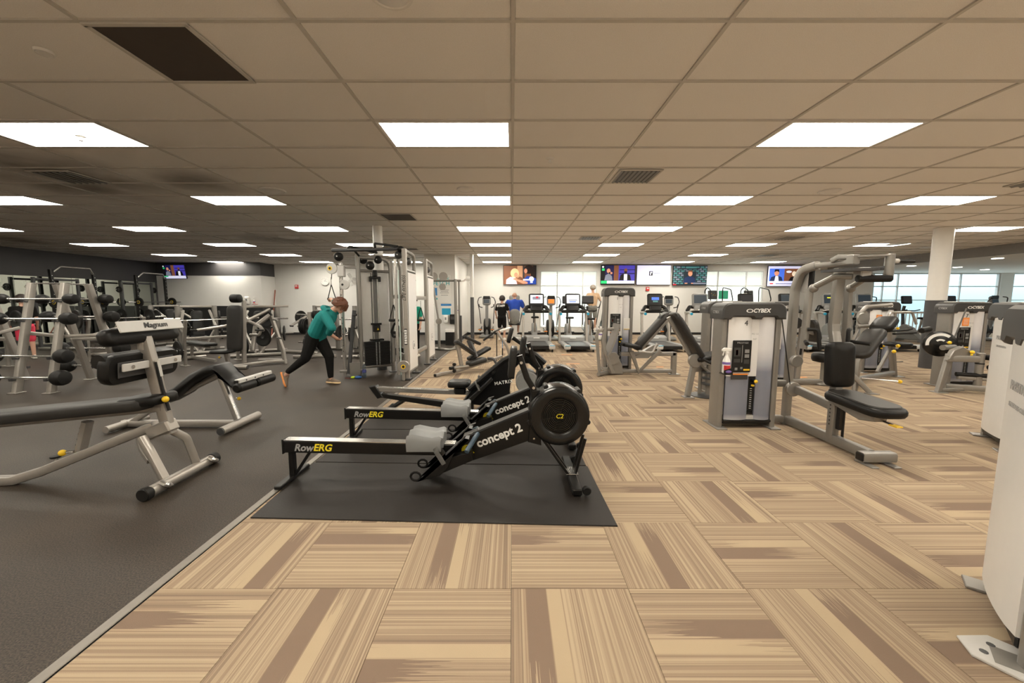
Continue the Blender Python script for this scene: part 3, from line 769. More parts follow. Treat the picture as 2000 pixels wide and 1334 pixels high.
    fl_.build('front_strut', M['black_steel'], t)
    f2 = MB(); f2.beam([(2.47, -.05, .36), (2.39, -.05, .05)], .03, .022, .005); f2.beam([(2.47, .05, .36), (2.39, .05, .05)], .03, .022, .005); f2.build('front_strut', M['black_steel'], t)
    cb = MB().box((2.365, 0, .035), (.075, .66, .05), .008).build('front_foot', M['black_steel'], t)
    MB().box((2.365, 0, .064), (.10, .16, .008), .002).build('foot_plate', M['steel'], cb)
    for s in (-1, 1):
        MB().cyl((2.44, s*.30-.018, .04), (2.44, s*.30+.018, .04), .034, 16, .006).build('transport_wheel', M['rubber'], t)
    # monitor arm and monitor
    ma = MB(); ma.beam([(2.05, -.02, .70), (2.045, -.02, .77), (1.99, -.02, .86), (1.93, -.02, 1.04)], .05, .05, .010, bend=.05); ma.build('monitor_arm', M['black_steel'], t)
    for p in ((2.045, -.042, .78), (1.945, -.042, .985)): MB().cyl(p, (p[0], p[1]-.008, p[2]), .012, 10).build('bolt', M['steel'], t)
    mo = MB().pad(.25, .20, .05, .03, .01, M=T(1.90, -.02, .985) @ rotm('Y', -84)).build('monitor', M['plastic'], t)
    MB().box((1.845, -.02, 1.02), (.002, .13, .10), M=rotm('Y', 6)).build('screen', M['grey_plastic'], mo)
    return t
rower((-1.87, 3.15, MZ), 'black rowing machine with grey seat and blue handle, nearest to the camera')
rower((-1.76, 4.10, MZ), 'identical black rowing machine with grey seat, the middle one of three', -.6)
# the far rower: silver rail, black arched body
t = thing('rowing_machine', 'far rowing machine with silver rail, black seat and arched black body', 'rowing machine', (-1.87, 5.2, 0))
MB().prism([(.02, .275), (1.40, .225), (1.40, .28), (.02, .335)], -.045, .045, 'y', ch=.006).build('monorail', M['steel'], t)
MB().prism([(-.05, .34), (.04, .355), (.14, .20), (.06, .18)], -.06, .06, 'y', ch=.008).build('rail_end', M['black_steel'], t)
MB().prism([(.06, .25), (.12, .19), (1.1, .03), (1.35, .02), (1.35, .12), (1.1, .12)], -.05, .05, 'y', ch=.008).build('lower_beam', M['black_steel'], t)
MB().tube([(.42, -.01, .16), (.20, .0, .02)], .03, 8).build('rear_leg', M['black_steel'], t)
MB().box((.19, 0, .02), (.07, .5, .04), .01).build('rear_foot', M['black_steel'], t)
s_ = MB().pad(.30, .28, .075, .06, .025, M=T(1.16, 0, .345), dome=-.012).build('seat', M['vinyl'], t)
MB().box((1.17, 0, .29), (.16, .14, .10), .02).build('seat_carriage', M['plastic'], t)
MB().prism([(1.20, .14), (1.34, .34), (1.78, .70), (1.98, .80), (2.15, .78), (2.28, .66), (2.30, .36), (2.21, .36), (2.19, .58), (2.09, .67), (1.97, .67), (1.87, .57), (1.84, .30), (1.88, .08), (1.5, .10)], -.13, .13, 'y', ch=.012).build('body_shell', M['gloss_black'], t)
MB().tube([(1.30, -.16, .33), (1.76, -.16, .72), (1.98, -.16, .83), (2.16, -.16, .81), (2.30, -.16, .68)], .035, 8, bend=.15).build('shell_rim', M['plastic'], t)
MB().lathe([(0, .14), (.14, .14), (.15, .13), (.15, -.13), (.14, -.14), (0, -.14)], 32, T(2.07, -.01, .42) @ rotm('X', 90)).build('flywheel_disc', M['mid_plastic'], t)
text('lettering', 'MATRIX', .062, T(1.76, -.132, .42) @ rotm('Y', -9) @ FACE_CAM, M['label_white'], t, bold=.0005, space=1.15)
MB().beam([(2.1, 0, .75), (2.02, 0, .90), (1.88, 0, 1.0)], .05, .05, .01).build('monitor_arm', M['black_steel'], t)
MB().pad(.2, .24, .05, .03, .012, M=T(1.87, 0, 1.03) @ rotm('Y', -75)).build('monitor', M['plastic'], t)
MB().beam([(2.24, 0, .40), (2.2, 0, .05)], .08, .07, .012).build('front_leg', M['black_steel'], t)
MB().box((2.2, 0, .03), (.08, .55, .05), .01).build('front_foot', M['black_steel'], t)
for s in (-1, 1):
    MB().prism([(1.30, .15), (1.62, .47), (1.60, .50), (1.27, .19)], s*.21-.05, s*.21+.05, 'y', ch=.004).build('foot_plate', M['plastic'], t)
    MB().tube([(1.45, s*.21-.06, .34), (1.40, s*.21-.03, .44), (1.40, s*.21+.03, .44), (1.45, s*.21+.06, .34)], .012, 6, bend=.02).build('foot_strap', M['strap'], t)
MB().tube([(1.62, -.24, .56), (1.66, -.05, .585), (1.66, .05, .585), (1.62, .24, .56)], .017, 8, bend=.05).build('pull_handle', M['plastic'], t)
# ---------------------------------------------------------------- decline benches on the rubber floor
YELLOW = 'yellow'
def knob(parent, p, d, r=.022, L=.06):
    p = Vector(p); d = Vector(d).normalized()
    a = MB().cyl(p, p+d*L, .010, 8).build('pin_rod', M['steel'], parent)
    MB().sphere(p+d*(L+r*.6), (r, r, r)).build('pin_knob', M['yellow'], parent)
# nearest bench: origin on the floor below the upright, long axis along x
t = thing('decline_bench', 'nearest decline bench, long worn pad running out at the edge of the photo', 'weight bench', (-2.80, 3.14, 0))
O = (-2.80, 3.14, 0)
def W(*p): return (p[0]-O[0], p[1]-O[1], p[2]-O[2])
mp = MB().pad(1.62, .30, .085, .06, .02, M=frame_m(W(-3.72, 3.14, .548), (1, 0, .10))).build('bench_pad', M['grey_vinyl'], t)
MB().pad(.34, .26, .075, .06, .02, M=frame_m(W(-2.98, 3.14, .648), (1, 0, .11))).build('hip_pad', M['vinyl'], t)
MB().beam([W(-4.5, 3.14, .45), W(-2.86, 3.14, .615)], .07, .05, .012).build('pad_frame', M['champ'], t)
mt = MB().beam([W(-4.6, 3.0, .04), W(-4.05, 3.05, .04), W(-3.85, 3.08, .10), W(-2.94, 3.14, .47)], .075, .075, .02, bend=.1).build('main_tube', M['champ'], t)
MB().beam([W(-3.6, 3.14, .20), W(-3.50, 3.14, .50)], .07, .045, .008).build('ladder_post', M['champ'], t)
for k in range(5): MB().cyl(W(-3.60+.016*k, 3.116, .26+.047*k), W(-3.60+.016*k, 3.113, .26+.047*k), .011, 10).build('pin_hole', M['plastic'], t)
knob(t, W(-3.60, 3.10, .26), (-.9, -.3, -.05), .026, .055)
MB().cyl(W(-3.80, 3.14, .14), W(-3.80, 3.14, .20), .012, 8).build('stop_stem', M['steel'], t); MB().cyl(W(-3.80, 3.14, .19), W(-3.80, 3.14, .205), .035, 12).build('stop_cap', M['rubber'], t)
hb = MB().box(W(-2.89, 3.14, .44), (.20, .11, .10), .012, M=rotm('Y', -22)); hb.build('hub_block', M['champ'], t)
MB().beam([W(-2.97, 3.04, .40), W(-2.90, 3.02, .30), W(-2.76, 2.99, .05)], .06, .06, .018, bend=.08).build('leg', M['champ'], t)
MB().beam([W(-2.86, 3.20, .40), W(-2.80, 3.26, .32), W(-2.76, 3.30, .05)], .06, .06, .018, bend=.08).build('leg', M['champ'], t)
MB().beam([W(-3.10, 3.14, .33), W(-3.02, 3.08, .27), W(-2.93, 3.04, .20)], .025, .05, .006).build('gusset', M['champ'], t)
fb = MB().tube([W(-2.745, 2.83, .05), W(-2.745, 3.45, .05)], .042, 16).build('front_foot', M['champ'], t)
for y in (2.79, 3.46): MB().cyl(W(-2.745, y-.025, .05), W(-2.745, y+.035, .05), .05, 18, .006).build('end_cap', M['rubber'], fb)
for y in (2.90, 3.38): MB().tube([W(-2.72, y, .09), W(-2.68, y, .07), W(-2.68, y+.04, .05), W(-2.72, y+.06, .03)], .02, 8, bend=.02).build('hold_down', M['steel'], fb)
up = MB(); up.beam([W(-2.83, 3.14, .40), W(-2.875, 3.14, .66), W(-2.93, 3.14, 1.0), W(-2.965, 3.14, 1.20)], .065, .085, .014); up.build('upright_post', M['champ'], t)
MB().beam([W(-2.86, 3.16, .42), W(-2.90, 3.16, .66), W(-2.96, 3.16, 1.02)], .05, .05, .008).build('inner_post', M['iron'], t)
knob(t, W(-2.83, 3.09, .70), (1, -.25, .05), .025, .03)
MB().tube([W(-2.80, 3.12, .60), W(-2.84, 3.12, .78), W(-2.87, 3.12, 1.0)], .012, 8).build('guide_rod', M['black_steel'], t)
MB().tube([W(-2.855, 3.13, .88), W(-2.87, 3.13, 1.01)], .018, 8).build('guide_cap', M['pale_plastic'], t)
# lower pad seen from its back, with mounting bar
lp_ = MB().pad(.62, .23, .10, .075, .03, M=frame_m(W(-2.97, 3.14, .965), (0, 1, 0), up=(-1, 0, .12))).build('thigh_pad', M['vinyl'], t)
MB().box(W(-2.963, 3.14, .965), (.012, .48, .12), .004, M=rotm('Y', 5)).build('pad_board', M['iron'], lp_)
MB().box(W(-2.925, 3.16, .985), (.02, .52, .06), .005, M=rotm('Y', 5)).build('mounting_bar', M['pale_plastic'], t)
for y in (2.97, 3.35): MB().cyl(W(-2.915, y, .985), W(-2.908, y, .985), .014, 10).build('bolt', M['steel'], t)
MB().tube([W(-3.04, 2.84, 1.04), W(-3.04, 3.44, 1.04)], .055, 14).build('thigh_roller', M['vinyl'], t)
# upper pad with name plate
MB().pad(.62, .13, .10, .05, .025, M=frame_m(W(-3.03, 3.14, 1.205), (0, 1, 0), up=(1, 0, .25))).build('shin_pad', M['vinyl'], t)
np_ = MB().box(W(-2.90, 3.15, 1.295), (.012, .56, .088), .004, M=rotm('Y', -20)).build('name_plate', M['pale_plastic'], t)
text('lettering', 'Magnum', .062, T(*W(-2.891, 3.17, 1.297)) @ rotm('Y', -20) @ rotm('Z', 90) @ rotm('X', 90), M['label_black'], np_, bold=.001, shear=.2)
MB().beam([W(-2.97, 3.14, 1.10), W(-2.96, 3.14, 1.27)], .09, .05, .01).build('post_head', M['champ'], t)
# second bench behind
t = thing('decline_bench', 'decline sit-up bench with bent black pad, behind the nearest bench', 'weight bench', (-3.22, 4.5, 0))
O = (-3.22, 4.5, 0)
pad2 = MB()
outl = [(-4.05, .40), (-3.86, .50), (-3.66, .66), (-3.50, .74), (-3.41, .765), (-3.36, .755), (-3.28, .64), (-3.19, .575), (-3.10, .56)]
low = [(x+.03, z-.10) for x, z in outl][::-1]
pad2.prism([(x-O[0], z) for x, z in outl+low], -.16, .16, 'y', ch=.03); pad2.build('bent_pad', M['vinyl'], t, smooth=50)
MB().beam([W(-4.1, 4.5, .30), W(-3.42, 4.5, .62), W(-3.2, 4.5, .50)], .07, .05, .01, bend=.08).build('pad_frame', M['champ'], t)
MB().beam([W(-3.40, 4.5, .62), W(-3.24, 4.5, .10)], .07, .06, .012).build('leg', M['steel'], t)
MB().beam([W(-3.46, 4.56, .60), W(-3.30, 4.56, .12)], .03, .02, .005).build('brace', M['black_steel'], t)
MB().beam([W(-4.6, 4.5, .05), W(-3.2, 4.5, .05)], .075, .075, .018).build('main_tube', M['champ'], t)
fb = MB().tube([W(-3.22, 4.20, .052), W(-3.22, 4.84, .052)], .045, 16).build('front_foot', M['champ'], t)
MB().cyl(W(-3.22, 4.185, .052), W(-3.22, 4.21, .052), .04, 14).build('end_cap', M['iron'], fb)
for y0, y1 in ((4.20, 4.50), (4.53, 4.86)): MB().lathe([(.035, 0), (.055, .02), (.055, y1-y0-.02), (.035, y1-y0)], 16, T(*W(-3.02, y1, .535)) @ rotm('X', 90)).build('shin_roller', M['vinyl'], t)
MB().box(W(-3.03, 4.53, .60), (.06, .60, .05), .01).build('roller_bar', M['pale_plastic'], t)
MB().box(W(-3.03, 4.225, .60), (.05, .012, .04), .004).build('bar_cap', M['plastic'], t)
for y in (4.35, 4.5, 4.65): MB().cyl(W(-3.0, y, .602), W(-2.996, y, .602), .01, 8).build('bolt', M['iron'], t)
MB().beam([W(-3.2, 4.5, .50), W(-3.03, 4.52, .57)], .06, .05, .01).build('roller_arm', M['champ'], t)
knob(t, W(-3.20, 4.45, .36), (.9, -.3, .1), .02, .03)
MB().beam([W(-4.5, 4.5, .05), W(-4.1, 4.5, .32)], .06, .06, .01).build('rear_leg', M['champ'], t)
MB().tube([W(-4.55, 4.25, .05), W(-4.55, 4.75, .05)], .04, 14).build('rear_foot', M['champ'], t)
# ---------------------------------------------------------------- weight machines
def tower(t, Mx, W=.66, D=.26, H=1.47, num=None, placard=True, sticker=False, back_text=None, full=True):
    """weight stack housing; local x across the front, y to the back, front at y=0. Parts go under t."""
    def B(): return MB(Mx)
    for x in (.04, W-.04):
        B().beam([(x, D*.5, .012), (x, D*.5, H-.10)], .075, D-.04, .03, up=(0, 1, 0)).build('side_post', M['silver'], t)
        B().box((x, D*.5, .007), (.12, D+.10, .014), .004).build('foot_plate', M['silver'], t)
    B().box((W/2, D*.5, .075), (W-.15, D-.03, .05), .008).build('base_rail', M['plastic'], t)
    zt = H-.165
    def shell(x0, x1, z0, z1, bulge, y0=.03, n=8):
        pl = [(x0+(x1-x0)*k/n, y0-bulge*math.sin(PI*k/n)**.7) for k in range(n+1)] + [(x1, y0+.02), (x0, y0+.02)]
        return B().prism(pl, z0, z1, 'z')
    xa, xb, xc, xd = .085, W*.50, W*.62, W-.085
    up_ = shell(xa, xb, H*.42, zt, .035).build('upper_shield', M['pearl'], t, smooth=50)
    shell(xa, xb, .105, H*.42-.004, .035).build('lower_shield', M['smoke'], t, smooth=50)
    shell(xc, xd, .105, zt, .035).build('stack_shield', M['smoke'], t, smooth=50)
    B().box(((xb+xc)/2, .035, (H*.42+zt)/2), (xc-xb, .02, zt-H*.42)).build('centre_strip', M['pearl'], t)
    st = B().box(((xb+xc)/2, .05, H*.28), (xc-xb-.01, .02, H*.28)).build('weight_stack', M['rubber'], t)
    B().box(((xb+xc)/2, .04, .125), (xc-xb, .02, .05)).build('kick_strip', M['pale_plastic'], t)
    if full:
        for k in range(10): B().box(((xb+xc)/2, .038, H*.16+k*.026), (.022, .003, .005)).build('weight_mark', M['label_white'], st, smooth=0)
        pin = B().cyl(((xb+xc)/2+.01, .04, H*.385), ((xb+xc)/2+.01, -.02, H*.385), .02, 12).build('selector_pin', M['plastic'], t)
        B().sphere(((xb+xc)/2+.012, -.025, H*.385), (.021, .021, .021)).build('pin_knob', M['yellow'], pin)
        B().box(((xb+xc)/2-.005, -.0, H*.35), (.03, .03, .02), .005).build('pin_tab', M['yellow'], pin)
    B().box((W/2, .03, .09), (W-.14, .06, .03), .008).build('bottom_trim', M['plastic'], t)
    # back panel
    n = 8
    pl = [(.06+(W-.12)*k/n, D-.01+.03*math.sin(PI*k/n)**.6) for k in range(n+1)] + [(W-.06, D-.05), (.06, D-.05)]
    bp_ = B().prism(pl, .11, H-.13, 'z').build('back_shield', M['shroud'], t, smooth=50)
    # cap
    def arc(cx, cz, r, a0, a1, n=6): return [(cx+r*math.cos(math.radians(a0+(a1-a0)*k/n)), cz+r*math.sin(math.radians(a0+(a1-a0)*k/n))) for k in range(n+1)]
    r = .10; x0, x1 = -.015, W+.015
    out = [(x0, H-.19), (.085, H-.19), (.105, H-.165), (xb-.02, H-.165), (xb, H-.19), (xc, H-.19), (xc+.02, H-.165), (W-.105, H-.165), (W-.085, H-.19), (x1, H-.19)]
    out += arc(x1-r, H-r, r, 0, 90) + arc(x0+r, H-r, r, 90, 180)
    cp = B().prism(out, -.025, D+.025, 'y', ch=.018).build('cap', M['grey_plastic'], t, smooth=40)
    B().prism([(.10, H-.004), (W-.10, H-.004), (W-.115, H+.008), (.115, H+.008)], .02, D-.02, 'y').build('cap_strip', M['pale_plastic'], cp)
    text('lettering', 'CYBEX', .062, Mx @ T(W*.60, -.0262, H-.093) @ FACE_CAM, M['label_white'], cp, bold=.0014, shear=.15)
    ri = B().lathe([(.034, -.001), (.034, .001), (.024, .001), (.024, -.001), (.034, -.001)], 20, T(W*.60-.135, -.0262, H-.093) @ rotm('X', 90) @ Matrix.Diagonal((1.15, .62, 1, 1)))
    ri.build('ring_mark', M['label_white'], cp, smooth=0)
    for x, q in ((-.016, -90), (W+.016, 90)): 
        text('lettering', 'CYBEX', .045, Mx @ T(x, D/2, H-.11) @ rotm('Z', q) @ FACE_CAM, M['label_grey'], cp, bold=.001)
    if num: text('number', num, .085, Mx @ T(xa+.18, -.006, H-.235) @ FACE_CAM, M['label_black'], up_)
    if placard:
        pc = B().box((xa+.145, -.012, H*.583), (.215, .016, .37), .006).build('placard', M['plastic'], t)
        pz = H*.583
        if full:
            text('lettering', 'PRESTIGE', .026, Mx @ T(xa+.145, -.0212, pz+.155) @ FACE_CAM, M['label_grey'], pc, space=1.2)
            for (dx, dz, w, h, c) in ((-.055, .05, .075, .10, 'grey_plastic'), (-.06, .045, .025, .06, 'red'), (.055, .06, .05, .04, 'mid_plastic'), (.055, 0.005, .05, .04, 'mid_plastic'), (.0, .03, .006, .2, 'mid_plastic'), (-.055, -.05, .07, .04, 'grey_plastic'), (.055, -.06, .06, .05, 'grey_plastic'), (.06, -.155, .07, .018, 'yellow'), (-.06, -.145, .03, .03, 'mid_plastic'), (-.0, -.135, .025, .025, 'mid_plastic')):
                B().box((xa+.145+dx, -.0205, pz+dz), (w, .002, h)).build('print_patch', M[c], pc, smooth=0)
        wn = B().box((xa+.135, -.009, H*.583-.235), (.19, .008, .07), .002).build('warning_label', M['grey_plastic'], t)
        B().box((xa+.135, -.0136, H*.583-.208), (.19, .002, .014)).build('label_stripe', M['orange'], wn, smooth=0)
    if sticker:
        sk = B().box((xa+.16, -.010, H-.335), (.115, .003, .14)).build('paper_notice', M['orange'], t, smooth=0)
        for k in range(5): B().box((xa+.16, -.0122, H-.29-k*.022), (.08, .001, .006)).build('print_line', M['label_white'], sk, smooth=0)
    for q, s_ in enumerate(('PO 12', 'N7')):
        text('lettering', s_, .03, Mx @ T((xb+xc)/2, .024, H-.36-.06*q) @ FACE_CAM, M['label_grey'], t)
    if back_text:
        for q, (s_, sz) in enumerate(back_text):
            text('lettering', s_, sz, Mx @ T(W*.42, D+.0225, H-.36-.085*q) @ rotm('Z', 180) @ FACE_CAM, M['label_grey'], bp_, bold=.0006)
def spray(loc, label, rz=0):
    t = thing('spray_bottle', label, 'spray bottle', loc, rz)
    MB().lathe([(0, 0), (.038, 0), (.042, .01), (.042, .12), (.036, .15), (.018, .19), (.014, .205), (.014, .22)], 16).build('bottle', M['white'], t)
    MB().lathe([(.0427, .10), (.0427, .125), (.041, .128), (.041, .10), (.0427, .10)], 16).build('stripe', M['purple'], t)
    MB().prism([(.0428*math.sin(math.radians(a)), -.0428*math.cos(math.radians(a))) for a in range(-60, 61, 20)]+[(.041*math.sin(math.radians(a)), -.041*math.cos(math.radians(a))) for a in range(60, -61, -20)], .035, .09, 'z').build('label_patch', M['red'], t)
    h = MB(); h.box((0, 0, .235), (.03, .03, .03), .006); h.prism([(-.055, .25), (.04, .25), (.05, .28), (-.03, .29), (-.055, .27)], -.014, .014, 'y', ch=.004); h.prism([(-.035, .25), (-.028, .25), (-.04, .20), (-.048, .20)], -.008, .008, 'y'); h.build('trigger_head', M['white'], t)
    return t
# ---- pulldown with housing 4, the large one right of the rowers
t = thing('pulldown_machine', 'silver pulldown machine with housing marked 4 and a black seat', 'weight machine', (2.40, 4.45, 0))
O = (2.40, 4.45, 0)
tower(t, Matrix(), .70, .26, 1.47, num='4')
sv = 'silver'
MB().beam([W(3.33, 4.64, .0), W(3.33, 4.64, 1.62), W(3.33, 4.56, 1.84), W(3.34, 4.34, 1.875)], .08, .09, .022, up=(0, 1, 0), bend=.16).build('main_post', M[sv], t)
MB().beam([W(3.335, 4.40, 1.868), W(3.35, 3.86, 1.872)], .06, .055, .014).build('boom', M[sv], t)
MB().box(W(3.38, 4.56, 1.72), (.012, .10, .26), .004).build('cover_plate', M['pale_plastic'], t)
MB().box(W(3.40, 4.50, 1.74), (.03, .10, .22), .01).build('pulley_housing', M['plastic'], t)
MB().beam([W(3.10, 4.70, .06), W(3.33, 4.64, .06)], .07, .08, .012).build('base_link', M[sv], t)
MB().beam([W(3.05, 4.66, .50), W(3.33, 4.64, .50)], .06, .08, .012).build('mid_link', M[sv], t)
MB().beam([W(3.33, 4.64, .065), W(3.33, 3.50, .065)], .07, .10, .014).build('base_beam', M[sv], t)
MB().beam([W(3.33, 4.60, .47), W(3.33, 3.96, .40)], .065, .09, .014).build('upper_beam', M[sv], t)
ft = MB().beam([W(3.20, 3.47, .065), W(3.50, 3.47, .065)], .10, .09, .02, up=(0, 0, 1)).build('front_foot', M[sv], t)
for x in (3.205, 3.495): MB().box(W(x, 3.47, .065), (.03, .09, .08), .012).build('foot_cap', M['plastic'], ft)
for x in (3.24, 3.44): MB().box(W(x, 3.44, .006), (.07, .19, .012), .004).build('floor_tab', M['silver'], ft)
MB().beam([W(3.33, 3.95, .06), W(3.33, 3.95, .66)], .075, .09, .014, up=(0, 1, 0)).build('seat_post', M[sv], t)
MB().box(W(3.335, 3.88, .36), (.035, .05, .36), .006).build('seat_slide', M['plastic'], t)
for k in range(6): MB().cyl(W(3.291, 3.95, .22+.04*k), W(3.289, 3.95, .22+.04*k), .008, 8).build('pin_hole', M['label_black'], t)
MB().tube([W(3.36, 3.86, .05), W(3.36, 3.86, .42)], .012, 8).build('gas_strut', M['plastic'], t)
MB().prism([(3.92-O[1], .44), (3.92-O[1], .50), (3.42-O[1], .47), (3.44-O[1], .40), (3.60-O[1], .37)], .87, .99, 'x', ch=.01).build('seat_carrier', M[sv], t)
sp_ = MB().pad(.66, .34, .075, .12, .025, M=frame_m(W(3.33, 3.63, .485), (0, -1, -.06))).build('seat_pad', M['vinyl'], t)
MB().pad(.60, .29, .004, .10, .002, M=frame_m(W(3.33, 3.64, .5625), (0, -1, -.06)), dome=.008).build('seat_top', M['grey_vinyl'], sp_)
lv = MB().beam([W(3.35, 3.55, .42), W(3.36, 3.36, .40)], .02, .012, .004).build('seat_lever', M['plastic'], t)
MB().box(W(3.36, 3.33, .398), (.06, .08, .012), .004).build('lever_tip', M['yellow'], lv)
MB().pad(.46, .26, .11, .06, .03, M=frame_m(W(3.345, 4.0, .84), (0, .06, 1), up=(0, -1, .06))).build('chest_pad', M['vinyl'], t)
MB().beam([W(3.345, 4.04, 1.82), W(3.345, 4.06, 1.25), W(3.345, 4.05, 1.17), W(3.345, 3.99, .96), W(3.345, 3.98, .70)], .095, .07, .02, up=(0, 1, 0), bend=.07).build('drop_post', M[sv], t)
# swinging arms with grips
for s, x in ((-1, 3.14), (1, 3.55)):
    a = MB().tube([W(3.35+s*.08, 3.80, 1.72), W(3.35+s*.16, 3.90, 1.73), W(x-s*.01, 4.12, 1.63)], .03, 10, bend=.08).build('swing_arm', M[sv], t)
    MB().sphere(W(x-s*.01, 4.12, 1.62), (.045, .045, .045)).build('arm_joint', M[sv], a)
    MB().beam([W(x, 4.16, 1.62), W(x+s*.02, 4.16, .98)], .05, .075, .015, up=(0, 1, 0)).build('lever_arm', M[sv], t)
    MB().tube([W(x+s*.02, 4.12, 1.19), W(x-s*.05, 4.06, 1.19), W(x-s*.06, 4.04, .98)], .019, 8, bend=.04).build('vertical_grip', M['rubber'], t)
    MB().tube([W(x+s*.03, 4.12, 1.06), W(x+s*.12, 3.98, 1.05)], .02, 8).build('side_grip', M['rubber'], t)
    MB().tube([W(x-s*.03, 4.22, 1.60), W(x-s*.03, 4.26, .90)], .012, 8).build('guide_rod', M['plastic'], t)
hub = MB().box(W(3.345, 3.90, 1.89), (.075, .085, .095), .008).build('pivot_hub', M[sv], t)
MB().beam([W(3.30, 4.10, 1.90), W(3.30, 4.02, 1.93), W(3.36, 3.92, 1.92)], .03, .05, .006).build('pivot_ear', M[sv], t)
MB().prism([(3.10-O[0], 3.98-O[1]), (3.16-O[0], 3.70-O[1]), (3.40-O[0], 3.66-O[1]), (3.46-O[0], 3.86-O[1])], 1.77, 1.795, 'z').build('cam_plate', M['iron'], t)
MB().prism([(3.34-O[0], 3.98-O[1]), (3.36-O[0], 3.80-O[1]), (3.58-O[0], 3.72-O[1]), (3.62-O[0], 3.80-O[1])], 1.91, 1.925, 'z').build('link_plate', M[sv], t)
MB().beam([W(3.36, 3.90, 1.80), W(3.58, 3.76, 1.80)], .03, .04, .006).build('link_bar', M['iron'], t)
MB().cyl(W(3.575, 3.76, 1.68), W(3.575, 3.76, 1.93), .038, 16, .006).build('pivot_sleeve', M[sv], t)
MB().tube([W(3.60, 3.76, 1.865), W(3.66, 3.77, 1.865)], .022, 10).build('grip_sleeve', M['pale_plastic'], t)
MB().tube([W(3.65, 3.77, 1.865), W(3.84, 3.80, 1.865)], .018, 10).build('top_grip', M['rubber'], t)
MB().tube([W(3.30, 3.78, 1.70), W(3.58, 3.74, 1.70)], .034, 12).build('foam_roller', M['rubber'], t)
MB().box(W(3.36, 3.80, 1.755), (.10, .10, .10), .01).build('roller_bracket', M['pale_plastic'], t)
for (x, y, z, r) in ((3.29, 4.50, .46, .085), (3.12, 4.25, .83, .065)):
    MB().lathe([(0, -.025), (r-.006, -.025), (r, -.018), (r, .018), (r-.006, .025), (0, .025)], 28, T(*W(x, y, z)) @ rotm('X', 90)).build('pulley_disc', M[sv], t)
MB().tube([W(3.10, 4.50, 1.30), W(3.24, 4.48, .52)], .006, 6).build('cable', M['plastic'], t)
MB().beam([W(3.05, 4.70, .70), W(3.2, 4.68, .74)], .04, .05, .01).build('link_stub', M[sv], t)
spray((2.435, 4.395, .673), 'white spray bottle with red label and purple band, held on housing 4')
hl = MB().box((2.435-O[0], 4.395-O[1], .665), (.10, .10, .012), .004); hl.prism([(2.385-O[0], .66), (2.485-O[0], .66), (2.485-O[0], .74), (2.385-O[0], .71)], -.112, -.102, 'y'); hl.build('bottle_holder', M['plastic'], t)
MB().sphere((2.435-O[0], -.113, .695), (.035, .006, .016)).build('holder_mark', M['purple'], t)
# ---- leg press with housing 1
t = thing('leg_press', 'leg press with tall housing marked 1 and slanted black backrest', 'weight machine', (1.96, 8.3, 0))
O = (1.96, 8.3, 0)
tower(t, Matrix(), .62, .28, 1.77, num='1', full=True)
MB().box((.47, -.012, 1.0), (.13, .006, .25), .002).build('notice_sheet', M['shroud'], t); MB().box((.47, -.016, .89), (.12, .003, .012)).build('notice_bar', M['yellow'], t)
MB().pad(.98, .30, .085, .07, .03, M=frame_m(W(2.83, 7.85, .86), (.65, 0, .76), up=(-.76, 0, .65))).build('backrest_pad', M['grey_vinyl'], t)
MB().pad(.16, .26, .10, .05, .03, M=frame_m(W(3.06, 7.85, 1.13), (.65, 0, .76), up=(-.76, 0, .65))).build('head_pad', M['vinyl'], t)
MB().beam([W(2.57, 7.85, .48), W(3.24, 7.85, 1.24)], .06, .06, .012).build('backrest_tube', M[sv], t)
MB().pad(.40, .34, .07, .08, .025, M=frame_m(W(2.40, 7.85, .555), (1, 0, -.18))).build('seat_pad', M['vinyl'], t)
MB().tube([W(2.50, 7.68, .50), W(2.78, 7.68, .47), W(2.86, 7.68, .66)], .017, 8, bend=.05).build('side_handle', M['pale_plastic'], t)
MB().beam([W(2.20, 7.85, .42), W(3.30, 7.85, .42)], .09, .08, .014).build('upper_rail', M[sv], t)
MB().beam([W(1.90, 7.85, .07), W(3.32, 7.85, .07)], .08, .07, .014).build('base_rail_front', M[sv], t)
MB().beam([W(3.28, 7.85, .0), W(3.28, 7.85, .45)], .09, .10, .014, up=(1, 0, 0)).build('rear_leg', M[sv], t)
MB().box(W(3.30, 7.85, .007), (.20, .16, .014), .004).build('foot_plate', M[sv], t)
MB().beam([W(2.40, 7.80, .48), W(2.56, 7.80, .06), W(2.98, 7.80, .50)], .045, .09, .012).build('v_strut', M[sv], t)
MB().prism([(2.42-O[0], .34), (2.76-O[0], .34), (2.96-O[0], .62), (2.84-O[0], .60)], -.50, -.38, 'y', ch=.008).build('seat_bracket', M[sv], t)
MB().prism([(1.90-O[0], .02), (2.24-O[0], .02), (2.22-O[0], .20), (2.10-O[0], .46), (2.02-O[0], .46), (1.94-O[0], .22)], -.52, -.46, 'y', ch=.008).build('pivot_plate', M[sv], t)
MB().beam([W(2.0, 7.85, .04), W(2.0, 8.42, .04)], .10, .06, .012).build('cross_foot', M[sv], t)
fp = MB()                                        # curved foot platform
n = 8; prof = []
for k in range(n+1):
    a = k/n; prof.append((1.88+.24*a**1.8*0+.20*math.sin(a*1.3), .42+.62*a))
pts_ = [(x-O[0]+.0, z) for x, z in prof]
fp.prism(pts_+[(x+.03, z-.005) for x, z in pts_[::-1]], -.72, -.28, 'y'); fp.build('foot_platform', M[sv], t, smooth=50)
MB().beam([W(1.72, 7.75, .92), W(1.68, 7.75, .78), W(1.76, 7.75, .06)], .05, .06, .012, bend=.05).build('platform_arm', M[sv], t)
